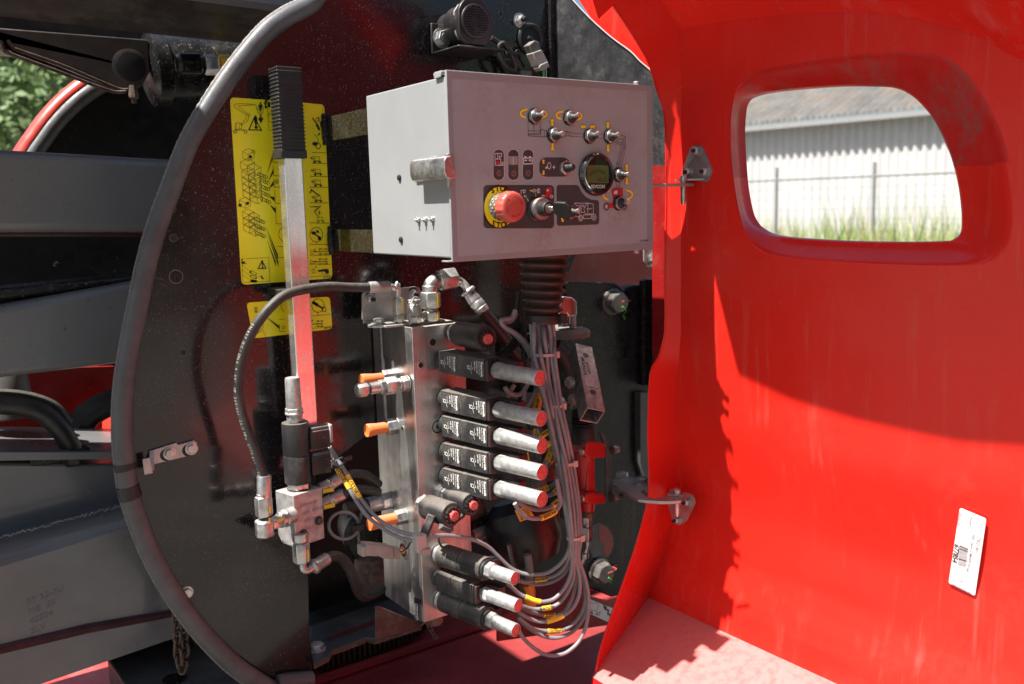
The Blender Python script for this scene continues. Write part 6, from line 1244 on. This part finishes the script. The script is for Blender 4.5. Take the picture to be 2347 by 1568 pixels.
# ================================================================== HAND PUMP (red) and its square steel socket
RS = .60; hpz = thing('hand_pump', 'red cast hand pump body with bolted yoke beside the cable bundle', 'hand pump', PY((1340, 1190), .22))
K = lambda x, y, Y=.22: PY(cK(x, y), Y)
t0 = K(345,10); t1 = K(365,430); mb = MB(); mb.lathe(t0+UP*.01, t1-t0, [(0,.030),(.004,.036),(.03,.037),(.07,.034),((t1-t0).length*.95,.031),((t1-t0).length+.02,.026),((t1-t0).length+.034,.020)], PUMPR, 36); mb.build('cylinder', hpz)
mb = MB(); t_ = K(365,470); mb.lathe(t_, -UP, [(0,.026),(.012,.026)], RUST, 28); mb.hexn(t_-UP*.012, -UP, .020, .018, STEEL); mb.lathe(t_-UP*.03, -UP, [(0,.012),(.006,.012)], STEEL, 16); mb.hexn(t_-UP*.036, -UP, .0225, .030, STEEL); mb.build('outlet_nuts', hpz, bevel=.0008)
mb = MB(); q = t_-UP*.066; mb.tube([q, q-UP*.012, q-UP*.022+V((-.003,0,0)), q-UP*.04+V((-.006,.004,0)), q-UP*.07+V((-.02,.01,0))], .0088, STEEL, n=14); mb.lathe(q-UP*.03+V((-.006,.002,0)), -UP, [(0,.014),(.010,.014)], STEEL, 20); mb.build('outlet_pipe', hpz)
for (y0, y1, nm) in ((30,140,'upper_lug'), (355,432,'lower_lug')):
    mb = MB(); prY(mb, [cK(*p) for p in ((360,y0+5),(400,y0-2),(478,y0+12),(488,y0+30),(486,y1-12),(478,y1-4),(372,y1),(352,y1-20))], .19, .055, PUMPR); mb.build(nm, hpz, bevel=.004, seg=3)
mb = MB(); prY(mb, [cK(*p) for p in ((368,140),(410,140),(404,180),(402,250),(412,320),(430,345),(372,400),(362,360),(368,300))], .20, .022, PUMPR); mb.build('yoke_web', hpz, bevel=.003)
mb = MB(); prY(mb, [cK(*p) for p in ((450,-30),(470,-20),(520,55),(524,405),(520,420),(490,420),(488,80))], .215, .008, CONN); mb.build('side_link', hpz, bevel=.001)
for p, s_ in (((352,92),-1), ((354,388),-1), ((520,85),1), ((520,385),1)):
    mb = MB(); q = K(*p, .20); ax = V((s_, -.1, 0)).normalized(); mb.bolt(q, ax, .0115) if s_ < 0 else (mb.lathe(q, ax, [(0,.016),(.004,.016)], RUST, 20), mb.hexn(q+ax*.004, ax, .014, .014, STEEL, (0,1,.3)), mb.lathe(q+ax*.018, ax, [(0,.008),(.010,.008),(.012,.005)], RUST, 14)); mb.build('bolt', hpz)
RS = .66; bt = thing('pump_boot', 'black ribbed rubber boot on top of the red hand pump', 'boot', K(340,10)); 
J = lambda x, y, Y=.22: PY(cJ(x, y), Y)
a = J(600,1400); b = J(590,1170); L = (b-a).length; pf = [(-.004,.040),(.030,.040),(.034,.036)]
for k in range(5*6+1): t = k/30; pf.append((.036+t*(L-.036), lerp(.041, .036, t)-.007*(.5+.5*cos(2*pi*t*5))**1.4))
mb = MB(); mb.lathe(a, b-a, pf, RUBB, 36); mb.build('ribbed_boot', bt, sharp=60)
RS = 1.; so = thing('lever_socket', 'dented square steel tube socket with maker label tilting above the black boot', 'lever socket', J(620,1240,.15))
tA = J(575,770,.21); tB = J(655,1185,.10); dx_ = (tB-tA).normalized(); xx = (U-dx_*U.dot(dx_)).normalized(); yy = dx_.cross(xx).normalized(); Ls_ = (tB-tA).length; mb = MB(); mb.T = frame(tA, dx_, xx, yy)
hw = .0200; th = .0032; e0_ = -.012; e1_ = Ls_+.012
def ringb(x, h_): return [(x,-h_,-h_),(x,h_,-h_),(x,h_,h_),(x,-h_,h_)]
o0, o1, i0, i1 = ringb(e0_, hw), ringb(e1_, hw), ringb(e0_, hw-th), ringb(e1_, hw-th); vs = o0+o1+i0+i1; fs = []
for k in range(4): k2 = (k+1) % 4; fs += [(k,k2,4+k2,4+k), (8+k,12+k,12+k2,8+k2), (k,8+k,8+k2,k2), (4+k,4+k2,12+k2,12+k)]
WST = mat('worn_galvanized_tube', (.28,.27,.26), .45, .7, var=.35, vscale=70, bump=.3, bscale=150, dust=.3, dscale=30)
mb.add(vs, fs, WST); mb.build('square_tube', so, bevel=.002)
# which side faces the camera (for label and holes)
nf = yy if yy.dot(CAM-tA) > 0 else -yy
Mf = tA+nf*hw
for s_ in (.12, .78): mb = MB(); q = Mf+dx_*Ls_*s_; mb.lathe(q, nf, [(0,.0065),(.0006,.0065)], BLKP, 20); mb.build('pin_hole', so)
mb = MB(); c = [Mf+nf*.0005+dx_*Ls_*a_+xx*b_ for a_, b_ in ((.24,-.0145),(.24,.0145),(.70,.0145),(.70,-.0145))]; mb.prism(rpoly(c, .002, 2), nf*.0004, STEEL2)
bx = Mf+nf*.0012; mb.text('INTERPUMP', bx+dx_*Ls_*.50-xx*.006, -dx_, xx*-1 if (-dx_).cross(-xx).dot(nf) > 0 else xx, .0100, BLKP, .03, sx=1.); mb.text('GROUP', bx+dx_*Ls_*.47+xx*.003, -dx_, -xx if (-dx_).cross(-xx).dot(nf) > 0 else xx, .0100, BLKP, .03)
for k in range(3): mb.line([bx+dx_*Ls_*.66+xx*(.007+k*.004), bx+dx_*Ls_*.34+xx*(.007+k*.004)], .0007, GREYP, nf)
mb.build('maker_label', so, recalc=False)
for p in ((498,972), (522,1100)): mb = MB(); mb.bolt(J(*p, .165), V((-1,-.35,0)), .0085); mb.build('bolt', so)
wh = thing('hose_behind', 'dark hose arching down behind the bundle and the steel tube', 'hose', J(450,1000,.33)); mb = MB(); mb.tube([J(*p, .34) for p in ((370,700),(430,760),(480,860),(490,960),(470,1060),(440,1150))], .021, HOSE, n=16); mb.build('hose', wh)
# ================================================================== BACK-UP ALARM, GROMMET, CONNECTORS
al = thing('reversing_alarm', 'black octagonal reversing alarm with slotted round grille on the plate', 'alarm', PY(cL(380,420), .40))
YA_ = .372; c = PY(cL(458,190), YA_); oct_ = [cL(*p) for p in ((340,15),(400,0),(500,0),(545,15),(606,130),(606,320),(545,405),(390,385),(340,350),(315,290),(312,60))]
oct_ = [cL(*p) for p in ((330,35),(365,-10),(520,-10),(606,130),(606,335),(550,408),(385,385),(330,335),(312,270),(312,80))]
mb = MB(); AL = mat('black_plastic_shell', (.016,.014,.015), .42, var=.15, bump=.1, dust=.4, dscale=12, dcol=(.14,.12,.11)); prY(mb, oct_, YA_, .012, AL); bo = mb.build('front_flange', al, bevel=.002)
mb = MB(); cr = (PY(cL(580,190), YA_)-PY(cL(340,190), YA_)).length/2*1.02; mb.lathe(c+V((0,.012,0)), -NY, [(0,cr*1.12),(.05,cr*1.15),(.06,cr*1.0),(.105,cr*.95)], AL, 40); mb.build('body', al)
mb = MB(); mb.torus(c+NY*.001, NY, cr*.93, .0035, AL, 40, 8); mb.torus(c+NY*.001, NY, cr*.36, .002, AL, 28, 6); mb.lathe(c, NY, [(-.002,cr*.36),(.0015,cr*.34)], AL, 28)
mb.build('grille_ring', al)
mb = MB(); mb.lathe(c, NY, [(0,cr*.90),(.0006,cr*.90)], BLACK, 36); mb.build('grille_cavity', al)
for k in range(-6, 7):
    z = k*cr*.145; hw_ = sqrt(max(0, (cr*.91)**2-z*z)); ins = sqrt(max(0, (cr*.34)**2-z*z)) if abs(z) < cr*.34 else 0
    mb = MB()
    for a_, b_ in (((-hw_, -ins), (ins, hw_)) if ins else ((-hw_, hw_),)): mb.box((c.x+a_, c.y-.0045, c.z+z-.0018), (c.x+b_, c.y-.0008, c.z+z+.0018), AL)
    mb.build('slat', al)
mb = MB(); mb.box((c.x-.0015, c.y-.0050, c.z-cr*.9), (c.x+.0015, c.y-.001, c.z-cr*.36), AL); mb.box((c.x-.0015, c.y-.0050, c.z+cr*.36), (c.x+.0015, c.y-.001, c.z+cr*.9), AL); mb.build('mullion', al)
mb = MB(); zz = PY(cL(380,400), YA_).z; ft_ = [PY(cL(*p), Y) for p, Y in (((100,425),.455), ((230,372),.42), ((380,385),YA_+.012), ((660,412),YA_+.012), ((510,470),YA_-.02) )]
x0_, x1_ = PY(cL(110,400), .455).x, PY(cL(640,410), YA_).x; mb.box((x0_, YA_-.006, zz-.006), (x1_+.02, YP-.002, zz-.001), AL); mb.box((x0_-.004, YP-.010, zz-.006), (x0_+.034, YP-.004, zz+.058), AL); mb.build('foot_bracket', al, bevel=.003)
mb = MB(); mb.bolt(PY(cL(158,340), .455), NY, .0145); mb.build('bolt', al)
mb = MB(); lip_ = [PY(cL(*p), YA_+.02) for p in ((275,100),(315,35),(335,45),(310,110),(320,290),(345,350),(320,350),(290,290))]; mb.prism(lip_, (0,.006,0), mat('dusty_grey_edge', (.25,.24,.23), .8, var=.2)); mb.build('dusty_rim', al)
cw = thing('alarm_cable', 'black alarm cable coiled in a loop and tied beside the alarm', 'cable', PY(cL(740,500), .44)); mb = MB(); mb.tube([PY(cL(*p), .44) for p in ((600,335),(650,370),(720,410),(790,480),(830,550),(865,610),(880,630))], .0055, HOSE, n=10); mb.tube([PY(cL(*p), .435) for p in ((700,385),(670,410),(672,470),(700,550),(750,610),(800,630),(818,600),(800,530),(760,450),(720,395))], .0052, HOSE, n=10, closed=True); mb.build('cable', cw)
mb = MB(); q = PY(cL(785,470), .43); mb.box(q+V((-.018,-.006,-.004)), q+V((.016,.006,.003)), RUBB); mb.torus(q+V((.016,0,.002)), NY, .006, .0012, RUBB, 14, 6); mb.build('tie', cw)
mb = MB(); mb.tube([PY(cL(*p), .438) for p in ((865,612),(885,635),(900,648))], .002, RWIRE, n=6); mb.build('red_wire', cw); mb = MB(); q = PY(cL(900,648), .438); mb.box(q+V((-.016,-.006,-.012)), q+V((.014,.006,.004)), CONN); mb.build('plug', cw)
gm = thing('wire_grommet', 'round black rubber grommet in the plate with a wire plug hanging out', 'grommet', PY(cL(950,350), YP)); q = PY(cL(950,350), YP-.002); R1 = (PY(cL(1030,350), YP)-PY(cL(870,350), YP)).length/2
mb = MB(); mb.torus(q, NY, R1*1.18, .0065, RUBB, 36, 10); mb.lathe(q, NY, [(0,R1*1.1),(.0008,R1*1.1)], BLACK, 30); mb.build('ring', gm)
cn = thing('wire_connector', 'dusty grey plug connector leaning from the grommet with green and pale wires', 'connector', PY(cL(1040,500), .43))
def slab(pts, Y, th, m, nm, root, bev=.0015): mb = MB(); prY(mb, pts, Y, th, m); mb.build(nm, root, bevel=bev)
CN2 = mat('dusty_grey_plug', (.30,.28,.25), .55, var=.15, dust=.3, dscale=30, dcol=(.4,.37,.33))
slab([cL(*p) for p in ((935,400),(985,358),(1025,372),(1045,450),(1000,570))], .425, .022, CONN, 'rear_shell', cn); slab([cL(*p) for p in ((965,470),(1045,440),(1105,545),(1035,595),(1010,580))], .420, .024, CN2, 'front_shell', cn); slab([cL(*p) for p in ((1035,575),(1100,545),(1122,590),(1075,620),(1045,628),(1022,600))], .418, .022, CN2, 'wedge', cn)
for x, m in ((1064, GWIRE), (1082, WWIRE), (1075, BLKP)): mb = MB(); mb.tube([PY(cL(x,605), .425), PY(cL(x+1,650), .425), PY(cL(x+2,700), .425)], .0024, m, n=6); mb.build('wire', cn)
mb = MB(); mb.tube([PY(cL(*p), .45) for p in ((930,330),(955,345),(975,365))], .004, RUBB, n=8); mb.build('tail', cn)
RS = .82
# ================================================================== SMALL PILOT BLOCK with its tall solenoid
ps = PY(cG(390,490), .36); pr_ = PY(cG(550,430), .36); zt_ = ps.z; zb_ = PY(cG(410,790), .36).z
ang = radians(14); ex = V((cos(ang), sin(ang), 0)); ey = V((-sin(ang), cos(ang), 0))
pb = thing('pilot_block', 'small dusty aluminium pilot block with two socket bolts and stamped figures', 'valve block', V((ps.x, ps.y, zb_)))
w_ = .068; d_ = .058; mb = MB(); mb.T = frame(V((ps.x, ps.y, zb_)), ex, ey, UP); hh_ = zt_-zb_
DALU = mat('dusty_pilot_aluminium', (.46,.44,.43), .45, .6, var=.2, vscale=60, dust=.4, dscale=18, dcol=(.42,.33,.29), top=.6)
mb.box((0,0,0), (w_,d_,hh_), DALU); mb.build('block', pb, bevel=.0015)
mb = MB(); SI = mat('stamped_alu_ink', (.25,.22,.22), .6); o = V((ps.x, ps.y, zb_))-ey*.0006
for k, s_ in enumerate(('OSPK02 20', 'LEAK TEST 0K', '0771 02', 'R2')): mb.text(s_, o+ex*(.014+.004*k)+UP*(hh_*.74-k*.016), ex, UP, .0085, SI)
mb.build('stamped_text', pb, recalc=False)
for u_, v_ in ((.018,.024),(.055,.040)):
    mb = MB(); q = V((ps.x, ps.y, zb_))+ex*u_+UP*v_; mb.lathe(q, -ey, [(0,.0105),(.0008,.0105)], BLKP, 20); mb.bolt(q, -ey, .0078, mat('dark_bolt', (.12,.11,.10), .4, .6) if u_ < .05 else bpy.data.materials['dark_bolt']); mb.build('bolt', pb)
mb = MB(); bz = V((ps.x, ps.y, zb_+.02)); prY(mb, [cG(*p) for p in ((200,745),(300,700),(330,760),(305,795))], .40, .004, BLKFR); mb.build('support_lug', pb)
so2 = thing('pilot_solenoid', 'tall upright black double solenoid with a bright silver sleeve on the pilot block', 'solenoid valve', V((ps.x, ps.y, zt_)))
bc = V((ps.x, ps.y, zt_))+ex*.034+ey*.028; tz1 = PY(cG(400,265), .38).z; tz2 = PY(cG(395,80), .38).z; ts = PY(cF(515,1010), .38); rc = .0315
mb = MB(); mb.hexn(bc, UP, .028, .014, STEEL); mb.torus(bc+UP*.002, UP, .026, .002, RUBB); mb.build('base_nut', so2, bevel=.0008)
mb = MB(); mb.lathe(bc+UP*.014, UP, [(0,rc*.97),(.002,rc),(tz1-zt_-.016,rc),(tz1-zt_-.0145,rc*.97)], COIL, 44); mb.build('coil', so2)
mb = MB(); mb.lathe(V((bc.x,bc.y,tz1)), UP, [(0,rc*.97),(.0015,rc),(tz2-tz1-.002,rc),(tz2-tz1,rc*.97)], COIL, 44); mb.build('coil', so2)
cz = V((bc.x, bc.y, tz2)); mb = MB(); mb.hexn(cz, UP, .019, .018, ALUC, (.8,-.5,0)); mb.torus(cz+UP*.018, UP, .0185, .0035, ALUC, 36, 8); mb.hexn(cz+UP*.017, UP, .0215, .012, ALUC, (.8,-.5,0)); mb.build('nut', so2, bevel=.0012)
mb = MB(); mb.lathe(cz+UP*.028, UP, [(0,.0175),(.002,.0182),(ts.z-tz2-.030,.0172),(ts.z-tz2-.028,.0162)], ALUC, 40); mb.build('silver_sleeve', so2)
for (zz_, yo) in ((cG(510,160), 0), (cG(505,310), 1)):
    q = PY(zz_, .385); mb = MB(); mb.box((bc.x+rc*.7, bc.y-.02, q.z-.020), (bc.x+rc+.030, bc.y+.008, q.z+.016), COIL); mb.box((bc.x+rc*.8, bc.y-.018, q.z+.016), (bc.x+rc+.030, bc.y+.004, q.z+.023), CONN); mb.box((bc.x+rc+.030, bc.y-.021, q.z-.012), (bc.x+rc+.037, bc.y+.007, q.z+.024), PLTIE); mb.build('plug_connector', so2, bevel=.002)
RS = .70
# fittings at the pilot block
G = lambda x, y, Y=.345: PY(cG(x, y), Y)
fl_ = thing('elbow_fitting', 'dusty steel elbow with yellow paint marks joining the printed hose to the pilot block', 'fitting', G(225,690))
e0 = G(227,690,.335); top_ = G(224,610,.335); mb = MB(); mb.hexn(e0-UP*.012, UP, .0265, .034, STEEL, (.8,-.6,0)); mb.build('corner_body', fl_, bevel=.004, seg=3)
mb = MB(); a = G(225,605,.335); mb.hexn(a, UP, .0235, .038, STEEL, (.9,-.35,0)); mb.lathe(a+UP*.038, UP, [(0,.017),(.006,.016)], STEEL, 20); mb.build('swivel_nut', fl_, bevel=.0016)
mb = MB(); b = G(224,525,.335); c_ = G(224,372,.335); mb.lathe(b, c_-b, [(0,.014),(.004,.0185),((c_-b).length-.003,.0190),((c_-b).length,.017)], STEEL, 28); mb.build('ferrule', fl_)
mb = MB(); q = G(213,482,.335)+V((-.002,-.0132,0)); mb.lathe(q, V((-.4,-1,0)), [(-.004,.0035),(.0003,.0035)], mat('red_dot', (.6,.01,.02), .5), 14); mb.build('red_dot', fl_)
mb = MB(); a = G(258,655,.345); b = G(385,600,.365); dd = (b-a).normalized(); L = (b-a).length; mb.hexn(a, dd, .0195, L*.42, STEEL); mb.lathe(a+dd*L*.42, dd, [(0,.0215),(L*.18,.0225),(L*.2,.025),(L*.26,.025),(L*.3,.0225),(L*.62,.0225)], STEEL, 28); mb.build('side_nut', fl_, bevel=.001)
mb = MB(); 
for (x, y, w2, h2) in ((256,570,9,36),(252,635,8,30)): prY(mb, [cG(x,y-h2/2),cG(x+w2,y-h2/2),cG(x+w2,y+h2/2),cG(x,y+h2/2)], .3165, .0006, YMARK)
prY(mb, [cG(*p) for p in ((298,630),(336,612),(338,628),(300,648))], .335, .0006, YMARK); mb.build('paint_mark', fl_)
lo2 = thing('hose_fitting', 'steel nut and bent hose tail under the pilot block with a crimped ferrule', 'fitting', G(440,800))
mb = MB(); a = G(440,870,.365); mb.hexn(a, UP, .0245, .040, STEEL, (.9,-.35,0)); mb.lathe(a+UP*.040, UP, [(0,.018),(.004,.022),(.02,.022)], STEEL, 24); mb.build('nut', lo2, bevel=.0016)
mb = MB(); prY(mb, [cG(*p) for p in ((470,800),(480,797),(482,865),(474,868))], .3475, .0006, YMARK); mb.build('paint_mark', lo2)
mb = MB(); mb.tube([G(446,872,.365), G(448,900,.362), G(462,918,.36), G(485,912,.36), G(505,893,.362)], .0105, STEEL, n=16); mb.build('bent_pipe', lo2)
mb = MB(); a = G(497,905,.362); b = G(590,845,.37); mb.lathe(a, b-a, [(0,.014),(.004,.0215),(.010,.0215),(.014,.0185),((b-a).length-.002,.0178),((b-a).length,.015)], STEEL2, 28); mb.build('ferrule', lo2)
h4 = thing('hydraulic_hose', 'short dusty black hose snaking from the pilot block down behind the valve block', 'hose', G(700,1000)); mb = MB(); mb.tube([G(585,848,.37), G(625,835,.375), G(670,850,.38), G(710,900,.385), G(738,970,.39), G(765,1040,.40), G(800,1068,.42), G(850,1055,.44), G(900,1020,.46)], .0150, HOSE, n=16); mb.build('hose', h4)
for k, (a, b, c_, far, lab) in enumerate((((545,450),(600,425),(665,385),[(700,375),(740,365),(800,370),(850,400),(880,425)], 'upper crimped fitting and hose leaving the pilot block towards the valve block'), ((552,540),(605,515),(680,478),[(710,468),(760,455),(820,455),(880,470)], 'lower crimped fitting and hose leaving the pilot block towards the valve block'))):
    t = thing('crimped_fitting', lab, 'fitting', G(*a), 'crimped hose fittings on the pilot block'); pa, pb_, pc = G(*a, .400), G(*b, .402), G(*c_, .405); d = pb_-pa
    mb = MB(); mb.hexn(pa-d*.1, d, .0200, d.length*1.1, STEEL, (.2,-.9,.4)); mb.build('nut', t, bevel=.0012); mb = MB(); d2 = pc-pb_; mb.lathe(pb_, d2, [(0,.015),(.003,.0180),(d2.length-.003,.0178),(d2.length,.015)], STEEL, 26); mb.build('ferrule', t)
    mb = MB(); mb.tube([pb_+(pc-pb_)*.9]+[G(*p, .395+i*.006) for i, p in enumerate(far)], .0135, HOSE, n=14); mb.build('hose', t)
    mb = MB(); q = (pa+pb_)/2+V((0,-.0145,-.004)); mb.box(q+V((-.012,-.001,-.004)), q+V((.012,.0,.004)), YMARK); mb.build('paint_mark', t)
RS = .68
# twin grey cables from the pilot solenoid to the low coils
tw = [([(563,155),(590,190),(600,210),(640,275),(700,370),(760,480),(830,575),(900,640),(990,690),(1080,715),(1130,735)], .35, 'upper of two grey cables swinging from the pilot solenoid across the valve block', (.40,.52)),
      ([(553,285),(590,272),(615,285),(650,350),(700,430),(760,530),(820,610),(900,675),(990,725),(1070,748),(1130,755)], .34, 'lower of two grey cables swinging from the pilot solenoid across the valve block', (.27,.42))]
for L, Y, lab, fr_ in tw:
    n_ = len(L); P = catmull([G(*p, lerp(Y, .20, max(0, (i-3)/(n_-4)))) for i, p in enumerate(L)], 10); t = thing('grey_cable', lab, 'cable', P[0], 'grey cables from the pilot solenoid'); i0 = int(len(P)*.2)
    mb = MB(); mb.tube(P[i0:], .0058, CABLE, n=12, smooth=False); mb.build('cable', t); mb = MB(); mb.tube(P[:i0+2], .0022, BLKP, n=6, smooth=False); mb.build('wire', t); sleeve(t, P, fr_[0], fr_[1], .0070, 'ECLUSE', .0095)
RS = 1.; mb = MB(); q = G(655,300,.335); mb.torus(q, V((.55,0,-.83)), .0135, .0028, RUBB, 20, 8); mb.box(q+V((.006,-.012,.004)), q+V((.022,-.002,.012)), RUBB); tag(mb.build('cable_tie'), 'black cable tie holding the twin cables above their yellow sleeves', 'cable tie')
wl = thing('wire_loop', 'thin grey wire coiled into a round loop beside the pilot block', 'wire', G(680,660)); mb = MB(); P = [G(680+85*cos(radians(a)), 660+78*sin(radians(a)), .40) for a in range(-30, 330, 24)]; mb.tube(P, .0032, CABLE, n=10, closed=True); mb.tube([G(*p, .40) for p in ((785,575),(770,640),(762,680),(765,740),(770,780),(790,800))], .0032, CONN, n=8); mb.build('wire', wl)
mb = MB(); q = G(762,672,.39); mb.box(q+V((-.010,-.004,-.006)), q+V((.010,.006,.006)), RUBB); mb.build('tie', wl)
cn3 = thing('wire_connector', 'dusty grey in-line plug connector in front of the lower block port', 'connector', G(890,820))
YC = .27; slab([cG(*p) for p in ((783,785),(810,780),(812,838),(787,842))], YC, .022, CN2, 'rear_cap', cn3); slab([cG(*p) for p in ((812,770),(885,775),(888,838),(812,836))], YC-.002, .028, CN2, 'rear_shell', cn3); slab([cG(*p) for p in ((885,778),(965,786),(968,855),(905,850),(886,838))], YC-.004, .030, CN2, 'front_shell', cn3); slab([cG(*p) for p in ((965,788),(1006,792),(1004,856),(966,852))], YC, .022, CN2, 'nose', cn3)
mb = MB(); mb.tube([G(*p, YC-.005) for p in ((1005,810),(1030,800),(1050,780),(1062,755))], .002, BLKP, n=6); mb.tube([G(*p, YC-.005) for p in ((1005,800),(1025,805),(1045,795))], .0016, WWIRE, n=6); mb.build('wire', cn3)
mb = MB(); q = G(1128,762,.20); mb.box(q+V((-.016,-.010,-.014)), q+V((.006,.010,.020)), PLTIE); mb.box(q+V((-.006,-.014,-.02)), q+V((.012,-.004,-.008)), CN2); tag(mb.build('cable_clip', bevel=.002), 'pale plastic clip gripping the twin cables at the block corner', 'clip')
# ---- dark interior pieces
rs_ = thing('black_reservoir', 'black plastic reservoir with ridged screw cap and yellow sticker behind the loops', 'reservoir', PY(cI(590,700), .30))
a = PY(cI(560,560), .30); b = PY(cI(640,800), .27); mb = MB(); mb.lathe(a, b-a, [(0,.045),(.02,.072),(.05,.080),(.10,.078),(.135,.060),((b-a).length-.01,.030),((b-a).length+.005,.028)], mat('black_moulded_plastic', (.014,.012,.012), .4, bump=.1, dust=.2, dscale=10), 44); mb.build('tank', rs_)
a = PY(cI(650,800), .26); b = PY(cI(668,870), .25); mb = MB(); mb.lathe(a, b-a, [(-.01,.030),(.0,.0335),(.03,.0335),(.036,.030)], CONN, 36)
d = (b-a).normalized(); q = V((1,0,0)); e1 = (q-d*q.dot(d)).normalized(); e2 = d.cross(e1)
for k in range(24): an = 2*pi*k/24; c = a+(e1*cos(an)+e2*sin(an))*.0335; mb.lathe(c, d, [(.002,.0022),(.03,.0022)], RUBB, 5)
mb.build('screw_cap', rs_)
YS = mat('orange_yellow_sticker', (.70,.40,.02), .45); mb = MB(); mb.prism([PY(p, .205) for p in [cR(*c) for c in ((330,1320),(490,1250),(590,1400),(400,1470))]], (0,.0006,0), YS)
for k in range(5): mb.line([PY(cR(360+k*10, 1335+k*18), .2045), PY(cR(500+k*10, 1285+k*18), .2045)], .0010, BLKP, NY)
mb.line([PY(cR(425+12*cos(a), 1428+14*sin(a)), .2045) for a in [k*pi/5 for k in range(11)]], .0012, BLKP, NY); mb.build('sticker', rs_, recalc=False)
for k, (L, r_, m, nm, lab) in enumerate((([(390,600),(300,640),(250,680)], .020, RUST, 'hidden_fitting', 'dim orange-brown fitting behind the small round coils'), ([(470,690),(400,720),(330,755)], .019, STEEL2, 'hidden_fitting', 'dusty steel crimp fitting glimpsed below the small round coils'), ([(460,640),(380,680),(320,700)], .014, BLKFR, 'hidden_pipe', 'dark pipe behind the dusty crimp fitting'), ([(775,560),(785,650),(790,740),(800,780)], .013, RUBB, 'boot_sleeve', 'dark rubber sleeve hanging between reservoir and bundle'))):
    t = thing(nm, lab, 'fitting', PY(cI(*L[0]), .33)); mb = MB(); mb.tube([PY(cI(*p), .33 if k < 3 else .24) for p in L], r_, m, n=14, smooth=False); mb.build('pipe', t)
ib = MB(); prY(ib, [(690,900),(1350,900),(1350,1480),(690,1480)], .92, .02, BLACK); tag(ib.build('inner_bulkhead'), 'black bulkhead deep inside the machine behind the hoses', 'bulkhead')
mr = thing('motor_drum', 'dim dark drum and ring behind the snaking hose', 'motor', PY(cG(850,800), .7)); mb = MB(); q = PY(cG(850,720), .62); mb.lathe(q, V((-.3,-1,0)), [(-.1,.07),(0,.07),(.01,.06),(.012,.03)], BLKFR, 32); q = PY(cG(850,900), .62); mb.lathe(q, UP, [(-.05,.04),(.0,.045),(.03,.042),(.04,.03)], RUST, 28); mb.build('drum', mr)
